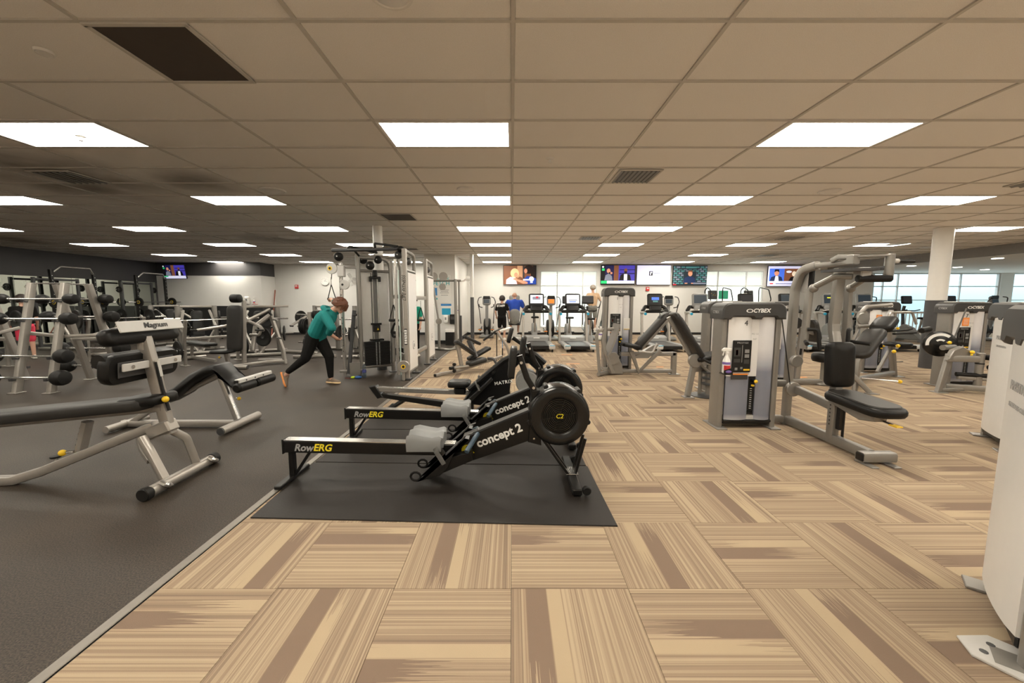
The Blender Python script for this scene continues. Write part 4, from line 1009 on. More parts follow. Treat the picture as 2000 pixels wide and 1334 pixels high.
MB().beam([W(1.86, 7.72, .96), W(1.80, 7.72, .70), W(1.84, 7.72, .50), W(2.02, 7.72, .05)], .06, .07, .014, bend=.08).build('platform_arm', M[sv], t)
MB().beam([W(1.72, 7.74, .90), W(2.02, 7.76, .94)], .05, .06, .012).build('arm_link', M[sv], t)
MB().tube([W(1.70, 7.60, .05), W(2.1, 7.95, .05)], .04, 10).build('platform_axle', M[sv], t)
MB().lathe([(0, -.02), (.12, -.02), (.125, 0), (.12, .02), (0, .02)], 24, T(*W(2.02, 7.745, .34)) @ rotm('X', 90)).build('pulley_disc', M[sv], t)
spray((1.90, 8.36, .66), 'white spray bottle hanging beside the leg press housing', 90)
MB().box((-.06, .06, .651), (.10, .10, .015), .004).build('bottle_holder', M['plastic'], t)
# ---- hip machine with slanted backrest in front of a housing
t = thing('hip_machine', 'seated hip machine with black slanted backrest between leg press and housing 4', 'weight machine', (3.18, 6.35, 0))
O = (3.18, 6.35, 0)
tower(t, Matrix(), .66, .26, 1.48, full=False)
MB().pad(.86, .30, .08, .08, .03, M=frame_m(W(2.66, 6.0, .93), (-.55, 0, .83), up=(.83, 0, .55))).build('backrest_pad', M['grey_vinyl'], t)
MB().pad(.34, .26, .09, .07, .03, M=frame_m(W(2.56, 6.0, 1.09), (-.55, 0, .83), up=(.83, 0, .55))).build('upper_pad', M['vinyl'], t)
MB().beam([W(2.84, 6.0, .52), W(2.40, 6.0, 1.24)], .05, .06, .012).build('backrest_tube', M[sv], t)
MB().pad(.40, .34, .07, .09, .025, M=frame_m(W(3.02, 6.0, .60), (1, 0, .22))).build('seat_pad', M['vinyl'], t)
MB().tube([W(2.86, 5.82, .62), W(3.0, 5.80, .55), W(3.22, 5.80, .62)], .02, 8, bend=.05).build('side_handle', M['plastic'], t)
MB().beam([W(2.72, 5.95, .02), W(2.82, 5.98, .56)], .06, .09, .014).build('front_leg', M[sv], t)
MB().box(W(2.73, 5.95, .006), (.16, .14, .012), .004).build('foot_plate', M[sv], t)
MB().lathe([(0, -.03), (.10, -.03), (.105, 0), (.10, .03), (0, .03)], 24, T(*W(2.80, 5.92, .58)) @ rotm('X', 90)).build('pivot_disc', M[sv], t)
MB().beam([W(2.85, 6.05, .42), W(3.35, 6.25, .42)], .06, .08, .014).build('frame_beam', M[sv], t)
MB().cyl(W(3.08, 6.05, .02), W(3.08, 6.05, .50), .035, 12).build('pivot_post', M[sv], t)
MB().cyl(W(2.98, 6.10, .02), W(2.98, 6.10, .50), .028, 12).build('pivot_post', M[sv], t)
for z in (.18, .27, .36): MB().lathe([(0, 0), (.10, 0), (.10, .025), (0, .025)], 20, T(*W(3.08, 6.05, z))).build('cam_ring', M['iron'], t)
MB().lathe([(.0, 0), (.22, 0), (.23, .012), (0, .03)], 28, T(*W(3.05, 6.05, .0))).build('base_disc', M['iron'], t)
MB().beam([W(2.95, 6.05, .50), W(3.15, 6.0, .30), W(3.30, 6.1, .2)], .03, .04, .008).build('link_arm', M[sv], t)
MB().pad(.24, .16, .09, .06, .03, M=frame_m(W(3.20, 5.95, .86), (0, .1, 1), up=(-1, 0, 0))).build('knee_pad', M['vinyl'], t)
# ---- machine whose housing peeks out behind the pulldown, with a round black seat
t = thing('torso_machine', 'weight machine behind the pulldown, round black seat on a post', 'weight machine', (4.45, 7.0, 0))
O = (4.45, 7.0, 0)
tower(t, Matrix(), .66, .26, 1.47, full=False)
MB().cyl(W(5.52, 6.85, .0), W(5.52, 6.85, .42), .04, 14).build('seat_post', M[sv], t)
MB().lathe([(0, 0), (.10, 0), (.11, .02), (.09, .05), (.045, .07), (0, .07)], 20, T(*W(5.52, 6.85, 0))).build('post_foot', M[sv], t)
MB().pad(.34, .34, .16, .13, .05, M=T(*W(5.52, 6.85, .42))).build('seat_pad', M['vinyl'], t)
MB().pad(.42, .30, .09, .09, .03, M=frame_m(W(5.35, 7.0, .95), (-.3, 0, 1), up=(1, 0, .3))).build('back_pad', M['grey_vinyl'], t)
MB().beam([W(5.0, 6.9, .06), W(5.6, 6.85, .06)], .08, .08, .014).build('base_beam', M[sv], t)
MB().beam([W(5.16, 7.0, .0), W(5.18, 6.95, 1.02)], .09, .08, .014, up=(0, 1, 0)).build('upright', M['champ'], t)
MB().beam([W(5.18, 6.95, .98), W(5.4, 6.95, .90)], .05, .06, .012).build('pad_arm', M[sv], t)
MB().cyl(W(5.0, 6.95, 1.1), W(5.0, 6.85, 1.1), .10, 20, .01).build('pulley_cover', M['plastic'], t)
# ---- reclining machine to the right of the pulldown
t = thing('chest_machine', 'weight machine with reclined grey back pad and orange notice on its housing', 'weight machine', (7.25, 8.0, 0))
O = (7.25, 8.0, 0)
tower(t, Matrix(), .66, .26, 1.47, sticker=True, full=True)
MB().pad(.66, .34, .09, .10, .03, M=frame_m(W(5.88, 6.42, .76), (.53, .2, .50), up=(-.5, -.1, .75))).build('back_pad', M['grey_vinyl'], t)
MB().pad(.36, .32, .10, .09, .03, M=frame_m(W(6.28, 6.58, 1.06), (.45, .2, .36), up=(-.4, -.1, .9))).build('head_pad', M['vinyl'], t)
MB().beam([W(6.20, 6.50, .98), W(6.62, 6.55, 1.0), W(6.75, 6.6, 1.02)], .05, .03, .01).build('arm_rest', M['rubber'], t)
MB().beam([W(6.25, 6.38, .95), W(6.62, 6.40, .97)], .05, .03, .01).build('arm_rest', M['rubber'], t)
MB().beam([W(5.62, 6.30, .02), W(5.66, 6.32, .52), W(6.2, 6.5, .92)], .06, .08, .014, bend=.08).build('seat_frame', M[sv], t)
MB().beam([W(5.50, 6.30, .35), W(5.76, 6.18, .02)], .06, .07, .014).build('front_leg', M[sv], t)
MB().box(W(5.78, 6.16, .006), (.16, .12, .012), .004).build('foot_plate', M[sv], t)
MB().beam([W(5.75, 6.45, .08), W(6.3, 7.0, .08), W(7.55, 7.62, .08)], .07, .09, .014, bend=.15).build('base_beam', M[sv], t)
MB().beam([W(7.55, 7.62, .0), W(7.30, 7.55, 1.05)], .07, .10, .014, up=(0, 1, 0)).build('rear_post', M[sv], t)
MB().beam([W(7.05, 7.45, .12), W(7.36, 7.56, .55)], .05, .06, .012).build('brace', M[sv], t)
MB().box(W(7.60, 7.60, .006), (.18, .14, .012), .004).build('foot_plate', M[sv], t)
MB().tube([W(6.20, 7.0, .62), W(6.30, 7.1, 1.25), W(6.42, 7.12, 1.38), W(6.95, 7.2, 1.42)], .035, 10, bend=.12).build('press_arm', M[sv], t)
MB().tube([W(6.75, 7.05, 1.02), W(6.85, 7.1, 1.28), W(7.35, 7.2, 1.28), W(7.45, 7.2, 1.06)], .022, 8, bend=.06).build('grip_bar', M['champ'], t)
MB().beam([W(5.72, 6.6, .62), W(6.06, 6.8, 1.06)], .045, .05, .012).build('link_arm', M[sv], t)
MB().lathe([(0, -.02), (.10, -.02), (.105, 0), (.10, .02), (0, .02)], 24, T(*W(6.10, 6.8, 1.18)) @ rotm('X', 90)).build('pulley_disc', M[sv], t)
MB().tube([W(5.96, 6.75, 1.05), W(6.26, 6.8, 1.05)], .03, 10).build('pivot_tube', M[sv], t)
knob(t, W(6.24, 6.75, 1.05), (1, 0, 0), .03, .03); knob(t, W(6.62, 6.7, .72), (0, -1, 0), .03, .02); knob(t, W(6.58, 6.72, .62), (0, -1, 0), .03, .02)
knob(t, W(5.68, 6.27, .24), (1, -.12, -.08), .03, .56)
MB().pad(.42, .30, .07, .12, .025, M=T(*W(7.45, 7.5, .62))).build('seat_pad', M['vinyl'], t)
MB().pad(.30, .24, .10, .08, .03, M=frame_m(W(7.62, 8.0, 1.0), (.2, 0, 1), up=(1, 0, -.2))).build('side_pad', M['vinyl'], t)
MB().tube([W(7.72, 8.0, .93), W(7.88, 8.0, .93)], .02, 8).build('side_lever', M['pale_plastic'], t); knob(t, W(7.84, 7.97, .93), (0, -1, 0), .028, .02)
# ---- machine 7 with the big numbered disc
t = thing('rotary_leg_machine', 'weight machine marked 7 with a black dial disc and orange notice', 'weight machine', (7.46, 6.65, 0))
O = (7.46, 6.65, 0)
tower(t, Matrix(), .68, .26, 1.47, num='7', sticker=True)
fr_ = MB(); fr_.beam([W(6.98, 6.28, 0), W(7.14, 6.32, .62)], .06, .13, .014); fr_.build('front_leg', M[sv], t)
MB().prism([(7.02-O[0], .54), (7.10-O[0], .70), (7.24-O[0], .76), (7.36-O[0], .70), (7.38-O[0], .60), (7.30-O[0], .54)], -.42, -.34, 'y', ch=.01).build('shoulder_plate', M[sv], t)
MB().box(W(6.98, 6.28, .006), (.18, .16, .012), .004).build('foot_plate', M[sv], t)
MB().beam([W(7.05, 6.28, .56), W(7.50, 6.20, .56)], .08, .10, .014).build('upper_beam', M[sv], t)
MB().cyl(W(7.50, 6.20, .10), W(7.50, 6.20, .66), .05, 16, .006).build('pivot_post', M[sv], t)
MB().cyl(W(7.50, 6.20, .48), W(7.50, 6.20, .50), .055, 16).build('pivot_collar', M['plastic'], t)
MB().beam([W(7.22, 6.4, .0), W(7.22, 6.4, .54)], .07, .08, .014, up=(1, 0, 0)).build('rear_leg', M[sv], t)
MB().beam([W(7.15, 6.35, .09), W(7.95, 5.95, .09)], .07, .09, .014).build('base_beam', M[sv], t)
MB().beam([W(7.02, 6.28, .04), W(7.34, 6.25, .06)], .05, .06, .012).build('base_beam', M[sv], t)
MB().beam([W(7.28, 6.3, .25), W(7.9, 6.0, .22)], .06, .06, .012).build('lower_arm', M[sv], t)
MB().tube([W(7.25, 6.3, .30), W(7.65, 6.1, .30)], .035, 10).build('roller', M['rubber'], t)
MB().pad(.40, .30, .08, .08, .03, M=T(*W(7.75, 6.1, .55))).build('seat_pad', M['vinyl'], t)
MB().pad(.40, .16, .08, .06, .03, M=T(*W(7.75, 6.1, .40))).build('lower_pad', M['vinyl'], t)
DM = T(*W(7.28, 6.62, .76)) @ rotm('Z', -28) @ rotm('X', 90)
dd = MB().lathe([(0, -.03), (.20, -.03), (.215, -.02), (.215, .02), (.20, .03), (0, .03)], 36, DM).build('dial_disc', M['gloss_black'], t)
n = 16; a0, a1 = math.radians(50), math.radians(190)
arcp = [(.185*math.cos(a0+(a1-a0)*k/n), .185*math.sin(a0+(a1-a0)*k/n)) for k in range(n+1)] + [(.14*math.cos(a1-(a1-a0)*k/n), .14*math.sin(a1-(a1-a0)*k/n)) for k in range(n+1)]
MB().prism(arcp, .0305, .032, 'z', M=DM).build('dial_scale', M['label_white'], dd, smooth=0)
arcp = [(.085*math.cos(a0+(a1-a0)*.6*k/n), .085*math.sin(a0+(a1-a0)*.6*k/n)) for k in range(n+1)] + [(.055*math.cos(a0+(a1-a0)*.6*(1-k/n)), .055*math.sin(a0+(a1-a0)*.6*(1-k/n))) for k in range(n+1)]
MB().prism(arcp, .0305, .032, 'z', M=DM).build('dial_scale', M['label_white'], dd, smooth=0)
MB().tube([W(7.12, 6.42, .72), W(7.40, 6.50, .72)], .045, 12).build('dial_axle', M[sv], t)
knob(t, W(7.24, 6.48, .80), (0, -1, 0), .028, .03); knob(t, W(7.36, 6.24, .67), (0, -1, 0), .03, .02)
MB().cyl(W(7.05, 6.72, .98), W(7.25, 6.78, 1.0), .05, 12, .01).build('roller', M['plastic'], t)
MB().tube([W(7.62, 6.58, 1.36), W(7.42, 6.55, .80)], .012, 6).build('cable', M['strap'], t)
# ---- two housings at the edge of the photo, seen from behind
t = thing('weight_housing', 'white weight housing seen from behind, second from the edge of the photo', 'weight machine', (5.06, 3.57, 0), 56)
tower(t, Matrix(), .66, .26, 1.47, full=False, back_text=(('PRESTIGE', .06), ('LEG EXTENSION', .028)))
MB().sphere((.30, -.02, 1.40), (.14, .10, .09)).build('pulley_cover', M['plastic'], t)
t = thing('weight_housing', 'nearest white weight housing, cut by the edge of the photo', 'weight machine', (2.225, 1.27, 0), 48.5)
tower(t, Matrix(), .66, .26, 1.47, full=False, back_text=(('PRESTIGE', .06), ('SEATED LEG CURL', .028)))
MB().prism([(-.10, .10), (.14, .10), (.17, .30), (.08, .40), (-.02, .37)], .0, .013, 'z', ch=.003).build('anchor_plate', M['pale_plastic'], t)
for p in ((.03, .33), (.10, .30)): MB().cyl((p[0], p[1], .012), (p[0], p[1], .0145), .014, 10).build('bolt_hole', M['iron'], t)
# ---------------------------------------------------------------- cable station
sv = 'silver'
t = thing('cable_station', 'tall silver cable station with weight stack and white side panel', 'weight machine', (-2.6, 7.8, 0))
O = (-2.6, 7.8, 0)
A, Bp = (-3.03, 7.80), (-2.50, 8.13)
MB().tube([W(A[0], A[1], 2.34), W(Bp[0], Bp[1], 2.34), W(Bp[0], Bp[1], .0)], .038, 12, bend=.20).build('stack_frame', M[sv], t)
MB().tube([W(A[0], A[1], .0), W(A[0], A[1], 2.385)], .045, 12).build('stack_post', M[sv], t)
# square left corner piece
MB().tube([W(A[0], A[1], 2.08), W(Bp[0], Bp[1], 2.08)], .03, 10).build('cross_bar', M[sv], t)
MB().tube([W(A[0], A[1], .16), W(Bp[0], Bp[1], .16)], .035, 10).build('bottom_bar', M[sv], t)
for p in (A, Bp): MB().lathe([(0, 0), (.085, 0), (.08, .02), (.05, .03), (0, .03)], 18, T(*W(p[0], p[1], 0))).build('foot', M['iron'], t)
u = Vector((Bp[0]-A[0], Bp[1]-A[1], 0)); Lw = u.length; u.normalize(); nrm = Vector((u.y, -u.x, 0))      # towards the camera
mid = Vector(((A[0]+Bp[0])/2, (A[1]+Bp[1])/2, 0))
FM = frame_m(W(mid.x, mid.y, 0), u)             # local x along the frame, y away from the camera
for x0, x1 in ((-Lw/2+.03, -.07), (.07, Lw/2-.03)):
    MB(FM).box(((x0+x1)/2, .06, 1.30), (x1-x0, .012, 1.5), .004).build('white_panel', M['white'], t)
MB(FM).box((0, .10, 1.3), (.14, .012, 1.5)).build('back_strip', M['mid_plastic'], t)
for x in (-.05, .05): MB(FM).cyl((x, .0, .2), (x, .0, 2.05), .012, 8).build('guide_rod', M['steel'], t)
st = MB(FM)
for k in range(18): st.box((0, -.01, .20+k*.0265), (.50, .12, .0245), .003)
ws = st.build('weight_stack', M['rubber'], t, smooth=0); ws['kind'] = 'stuff'
MB(FM).box((0, -.01, .70), (.26, .12, .03), .004).build('top_plate', M['plastic'], t)
for x in (-.03, .03):
    for k in range(18): MB(FM).box((x, -.0715, .20+k*.0265), (.022, .002, .008)).build('weight_mark', M['label_white'], ws, smooth=0)
MB(FM).box((0, 0, .93), (.14, .09, .14), .01).build('stack_head', M['plastic'], t)
MB(FM).box((0, -.0, 1.02), (.20, .07, .04), .006).build('head_bracket', M['plastic'], t)
MB(FM).prism([(0, .045), (.02, .0), (-.02, 0)], -.048, -.046, 'y', M=T(.02, 0, .90)).build('warning_mark', M['yellow'], t)
tb = MB(FM); tb.box((0, -.01, 1.95), (.22, .08, .05), .008); tb.box((0, -.01, 2.04), (.07, .08, .12), .008); tb.box((-.09, -.01, 1.91), (.04, .07, .08), .006); tb.box((.09, -.01, 1.91), (.04, .07, .08), .006); tb.build('pulley_bracket', M['plastic'], t)
# adjustable column with pulleys
MB().beam([W(-3.32, 7.68, 0), W(-3.32, 7.68, 2.22)], .06, .06, .01, up=(0, 1, 0)).build('adjust_column', M['steel'], t)
for k in range(14): MB().cyl(W(-3.32, 7.649, .5+k*.11), W(-3.32, 7.646, .5+k*.11), .010, 8).build('pin_hole', M['label_black'], t)
ca = MB(); ca.box(W(-3.30, 7.67, 2.06), (.13, .10, .22), .012); ca.build('carriage', M['pale_plastic'], t)
for (x, z, r, c) in ((-3.47, 2.11, .105, 'pale_plastic'), (-3.24, 1.80, .095, 'pale_plastic')):
    pd = MB().lathe([(0, -.02), (r-.008, -.02), (r, -.012), (r, .012), (r-.008, .02), (0, .02)], 28, T(*W(x, 7.64, z)) @ rotm('X', 90)).build('pulley_disc', M[c], t)
    MB().lathe([(0, 0), (.04, 0), (.04, .004), (0, .004)], 18, T(*W(x-.03, 7.618, z)) @ rotm('X', 90)).build('disc_mark', M['yellow' if r > .1 else c], pd)
    MB().lathe([(0, 0), (.022, 0), (.022, .003), (0, .003)], 14, T(*W(x-.03, 7.6135, z)) @ rotm('X', 90)).build('disc_hub', M['plastic'], pd)
MB().tube([W(-3.47, 7.62, 2.0), W(-3.47, 7.60, 1.90)], .008, 6).build('cable_end', M['plastic'], t)
MB().beam([W(-3.12, 7.76, 1.30), W(-3.24, 7.66, .05)], .06, .07, .008, up=(0, 1, 0)).build('rack_post', M['iron'], t)
MB().beam([W(-3.34, 7.70, 2.14), W(-3.05, 7.78, 2.14)], .03, .05, .008).build('column_tie', M[sv], t)
MB().beam([W(-3.40, 7.62, .10), W(-3.0, 7.78, .10)], .04, .05, .008).build('column_foot', M[sv], t)
MB().box(W(-3.12, 7.68, .14), (.20, .02, .26), .006, M=rotm('Z', 25)).build('gusset_plate', M[sv], t)
for z in (1.20, .95, .55, .38): MB().tube([W(-3.16, 7.74, z), W(-3.05, 7.68, z), W(-3.05, 7.68, z+.04)], .012, 6).build('storage_hook', M['plastic'], t)
# pull-up bars on top
MB().tube([W(-3.44, 7.62, 2.45), W(-2.02, 7.40, 2.45)], .032, 12).build('top_bar', M['iron'], t)
MB().tube([W(-3.18, 7.62, 2.45), W(-3.22, 7.9, 2.56), W(-2.75, 8.1, 2.46), W(-2.62, 7.62, 2.45)], .022, 8, bend=.04).build('grip_bar', M['rubber'], t)
MB().tube([W(-2.74, 8.0, 2.50), W(-2.72, 7.9, 2.62), W(-2.14, 7.46, 2.50)], .022, 8, bend=.04).build('grip_bar', M['rubber'], t)
MB().tube([W(-3.02, 7.62, 2.45), W(-2.98, 7.75, 2.36)], .02, 8).build('grip_bar', M['rubber'], t)
MB().sphere(W(-2.06, 7.38, 2.44), (.075, .10, .055)).build('bar_end_cap', M['rubber'], t)
MB().tube([W(-2.9, 8.2, 2.40), W(-2.45, 8.5, 2.40), W(-2.40, 8.5, 2.2), W(-2.40, 8.5, .1)], .035, 10, bend=.12).build('rear_frame', M[sv], t)
# right side unit with white panel
def side_unit(y0, y1, named):
    x = -1.985
    MB().beam([W(x, y0, .0), W(x, y0, 2.44)], .075, .10, .012, up=(0, 1, 0)).build('corner_post', M['champ'], t)
    MB().tube([W(x, y0, 2.42), W(x, y1, 2.40), W(x, y1, .02)], .034, 10, bend=.14).build('side_frame', M[sv], t)
    MB().tube([W(x, y0, 2.06), W(x, y1, 2.06)], .03, 10).build('side_bar', M[sv], t)
    MB().tube([W(x, y0, .13), W(x, y1, .13)], .03, 10).build('side_bar', M[sv], t)
    pn = MB().box(W(x+.035, (y0+y1)/2+.02, 1.09), (.014, y1-y0-.10, 1.86), .004).build('side_panel', M['pearl'], t)
    MB().lathe([(0, 0), (.085, 0), (.085, .002), (0, .002)], 24, T(*W(x+.042, y0+.36, .62)) @ rotm('Y', 90)).build('panel_mark', M['mid_plastic'], pn)
    MB().tube([W(x+.0455, y0+.36+.05*math.cos(a), .62+.06*math.sin(a)) for a in [math.radians(d) for d in range(20, 340, 32)]], .007, 5).build('panel_mark', M['label_white'], pn)
    for y in (y0, y1): MB().box(W(x, y, .015), (.14, .16, .03), .008).build('foot', M['iron'], t)
    for k in range(4): MB().cyl(W(x+.042, y1-.07, .4+.5*k), W(x+.047, y1-.07, .4+.5*k), .010, 8).build('bolt', M['steel'], pn)
    if named:
        text('lettering', 'LIFE FITNESS', .085, T(*W(x-.005, y0-.0505, 1.72)) @ FACE_CAM @ rotm('Z', 90), M['label_black'], t, bold=.0008, shear=.3)
        pl_ = MB().box(W(x, y0-.052, .82), (.055, .004, .30), .002).build('label_plate', M['label_black'], t)
        for k, ch in enumerate('ENA'): 
            MB().box(W(x, y0-.0545, .73+.09*k), (.045, .002, .08)).build('label_tile', M['label_white'], pl_, smooth=0)
            text('lettering', ch, .06, T(*W(x, y0-.0562, .73+.09*k)) @ FACE_CAM @ rotm('Z', 90), M['label_black'], pl_)
side_unit(7.33, 8.03, True); side_unit(9.10, 9.82, False)
for z in (1.55, .42):
    MB().beam([W(-2.0, 8.05, z), W(-2.0, 9.08, z)], .06, .08, .012).build('link_beam', M['champ'], t)
    MB().beam([W(-2.46, 8.10, z+.02), W(-2.06, 7.42, z+.02)], .05, .08, .012).build('link_beam', M['champ'], t)
MB().beam([W(-2.15, 7.30, .1), W(-2.15, 7.30, 2.25)], .05, .05, .01, up=(0, 1, 0)).build('adjust_column', M['steel'], t)
MB().beam([W(-2.09, 7.28, .1), W(-2.09, 7.28, 2.05)], .02, .03, .006, up=(0, 1, 0)).build('cable_channel', mat('pale_green_strip', (.45, .55, .52), .3), t)
MB().beam([W(-2.32, 7.62, .3), W(-2.32, 7.62, 2.25)], .05, .05, .01, up=(0, 1, 0)).build('adjust_column', M[sv], t)
for (x, y, z, r) in ((-2.02, 7.20, .27, .115),):
    pd = MB().lathe([(0, -.02), (r-.008, -.02), (r, -.012), (r, .012), (r-.008, .02), (0, .02)], 28, T(*W(x, y, z)) @ rotm('X', 90)).build('pulley_disc', M['champ'], t)
    MB().lathe([(0, 0), (.042, 0), (.042, .003), (0, .003)], 18, T(*W(x, y-.0215, z)) @ rotm('X', 90)).build('disc_mark', M['yellow'], pd)
    MB().lathe([(0, 0), (.025, 0), (.025, .003), (0, .003)], 14, T(*W(x, y-.025, z)) @ rotm('X', 90)).build('disc_hub', M['plastic'], pd)
MB().box(W(-2.03, 7.22, .10), (.05, .06, .20), .01).build('pulley_foot', M['champ'], t)
MB().box(W(-2.26, 7.8, .48), (.16, .10, .16), .02).build('lower_carriage', M['plastic'], t)
for z in (.35, .25): MB().cyl(W(-2.27, 7.72, z), W(-2.27, 7.78, z), .04, 14, .008).build('lower_pulley', M['plastic'], t)
# training handles hanging from the station
def strap_handle(loc, s, label, m='rubber'):
    t2 = thing('strap_attachment', label, 'handle', loc)
    MB().beam([(0, 0, 0), (-.055*s, 0, -.20*s)], .004, .018, .001).build('strap', M[m], t2)
    MB().beam([(0, 0, 0), (.055*s, 0, -.20*s)], .004, .018, .001).build('strap', M[m], t2)
    MB().tube([(-.062*s, 0, -.205*s), (.062*s, 0, -.205*s)], .016*s, 10).build('grip', M[m], t2)
    MB().tube([(0, 0, .10*s), (0, 0, -.01)], .008, 6).build('clip', M['steel'], t2)
    return t2
strap_handle((-3.47, 7.58, 1.80), 1.35, 'black strap handle held by the person at the tall column')
strap_handle((-2.28, 7.55, 1.42), 1.5, 'black strap handle hanging beside the side panel')
strap_handle((-2.0, 8.6, 1.35), 1.4, 'pair of thin straps hanging from the rear link beam')
k_ = thing('strap_attachment', 'large black loop handle hanging below the strap handle', 'handle', (-2.24, 7.52, 1.10))
MB().tube([(0, 0, 0), (-.085, 0, -.20), (-.06, 0, -.30), (.06, 0, -.30), (.085, 0, -.20)], .022, 8, closed=True, bend=.03).build('loop', M['rubber'], k_)
MB().box((0, 0, -.22), (.14, .04, .05), .01).build('grip', M['rubber'], k_)
for i, (x, y, z, r, lb) in enumerate(((-3.32, 7.62, 2.33, .085, 'black medicine ball hanging at the outer end of the station'), (-2.97, 7.93, 2.30, .08, 'black medicine ball inside the arch, beside the post'), (-2.80, 7.83, 2.18, .085, 'black medicine ball lowest inside the arch'), (-2.70, 8.0, 2.31, .08, 'black medicine ball high under the arch bar'), (-2.02, 7.70, 2.25, .07, 'grey medicine ball inside the side frame top'), (-2.12, 7.42, 2.34, .075, 'dark grey ball beside the corner post top'), (-2.02, 9.45, 2.22, .075, 'grey ball inside the rear side frame top'))):
    b_ = tag(MB().sphere((x, y, z), r, 18, 12).build('medicine_ball', M['iron' if 'grey' in lb else 'rubber']), lb, 'ball', 'medicine balls on the station')
    b_.data.transform(T(-x, -y, -z)); b_.location = (x, y, z)
    MB().lathe([(0, 0), (.012, 0), (.012, .004), (0, .004)], 10, T(0, -r, 0) @ rotm('X', 90)).build('valve', M['pale_plastic'], b_)
# ---- cable column against the pillar
t = thing('cable_column', 'slim silver cable column frame in front of the white pillar', 'weight machine', (-2.0, 11.6, 0))
O = (-2.0, 11.6, 0)
MB().tube([W(-1.66, 11.6, .03), W(-1.66, 11.6, 2.12)], .045, 12).build('upright', M[sv], t)
MB().tube([W(-1.58, 11.75, .03), W(-1.58, 11.75, 2.06)], .03, 10).build('upright', M[sv], t)
MB().beam([W(-1.53, 11.7, .2), W(-1.53, 11.7, 1.05)], .06, .06, .01, up=(0, 1, 0)).build('stack_cover', M['iron'], t)
MB().tube([W(-2.4, 11.7, 2.08), W(-1.5, 11.6, 2.08)], .03, 10).build('top_bar', M[sv], t)
MB().tube([W(-2.35, 11.9, .04), W(-1.86, 11.55, .04), W(-1.66, 11.6, .08)], .035, 10, bend=.08).build('base_tube', M[sv], t)
MB().tube([W(-2.20, 11.75, .04), W(-2.20, 11.75, .80)], .04, 10).build('lower_post', M[sv], t)
MB().tube([W(-2.33, 11.7, 1.9), W(-2.20, 11.7, .95)], .03, 8).build('swing_arm', M[sv], t)
for (x, z, r) in ((-2.30, 2.20, .12), (-2.02, 2.20, .13), (-2.05, 1.90, .10), (-2.18, .88, .09)):
    MB().lathe([(0, -.015), (r, -.015), (r, .015), (0, .015)], 20, T(*W(x, 11.65, z)) @ rotm('X', 90)).build('pulley_disc', M['champ'], t)
# ---- things on the pillar
def flat(name, label, cat, x, y, z, w, h, m, d=.01, parts=()):
    o = thing(name, label, cat, (x, y, z))
    MB().box((0, 0, 0), (w, d, h), min(.003, d*.3)).build('panel', M[m], o, smooth=0)
    return o
p = flat('poster', 'white poster with teal lettering on the pillar', 'poster', -2.42, 13.54, 1.88, .62, .95, 'white')
text('lettering', 'TO BOOK', .12, T(0, -.0062, .36) @ FACE_CAM, M['teal_print'], p, bold=.002)
text('lettering', 'FETCH', .19, T(0, -.0062, .20) @ FACE_CAM, M['teal_print'], p, bold=.003)
for (dx, dz, w, h, c) in ((-.2, -.08, .10, .26, 'blue'), (.10, -.02, .30, .02, 'label_grey'), (.10, -.07, .26, .02, 'label_grey'), (.10, -.12, .30, .02, 'label_grey'), (.10, -.20, .24, .02, 'label_grey'), (-.2, -.32, .12, .06, 'teal_print')):
    MB().box((dx, -.0062, dz), (w, .0016, h)).build('print_patch', M[c], p, smooth=0)
p = flat('notice', 'small blue and white notice below the teal poster', 'poster', -2.27, 13.54, 1.18, .36, .42, 'white')
MB().box((0, -.0062, .17), (.36, .0016, .07)).build('print_patch', M['blue'], p, smooth=0); MB().box((0, -.0062, -.06), (.30, .0016, .22)).build('print_patch', M['cyan'], p, smooth=0)
p = thing('sanitizer_dispenser', 'white sanitizer dispenser on the pillar', 'dispenser', (-2.28, 13.5, .72))
MB().pad(.28, .17, .10, .06, .03, M=frame_m((0, .04, .14), (0, 0, 1), up=(0, -1, 0))).build('body', M['white'], p)
MB().box((0, -.065, .16), (.05, .008, .09), .004).build('window_slot', M['mid_plastic'], p)
p = thing('wall_box', 'black box mounted beside the dispenser', 'box', (-2.02, 13.46, .70)); MB().box((0, 0, .16), (.22, .16, .34), .02).build('body', M['plastic'], p); MB().box((-.02, -.083, .2), (.12, .006, .1), .004).build('front_slot', M['iron'], p)
p = thing('waste_bin', 'black waste bin with a white liner at the foot of the pillar', 'bin', (-2.1, 13.25, 0))
MB().prism(rrect(.30, .30, .05), 0, .5, 'z').build('body', M['plastic'], p); MB().prism(rrect(.315, .315, .05), .44, .53, 'z').build('liner', M['white'], p)
p = thing('spray_bottle', 'x', 'spray bottle', (0, 0, 0)); bpy.data.objects.remove(p)
spray((-1.86, 13.45, 1.05), 'white spray bottle standing on a bracket beside the pillar', 90)
o = MB().box((-1.87, 13.48, 1.04), (.16, .12, .015), .004); tag(o.build('bottle_bracket', M['white']), 'small white bracket carrying the bottle by the pillar', 'bracket')
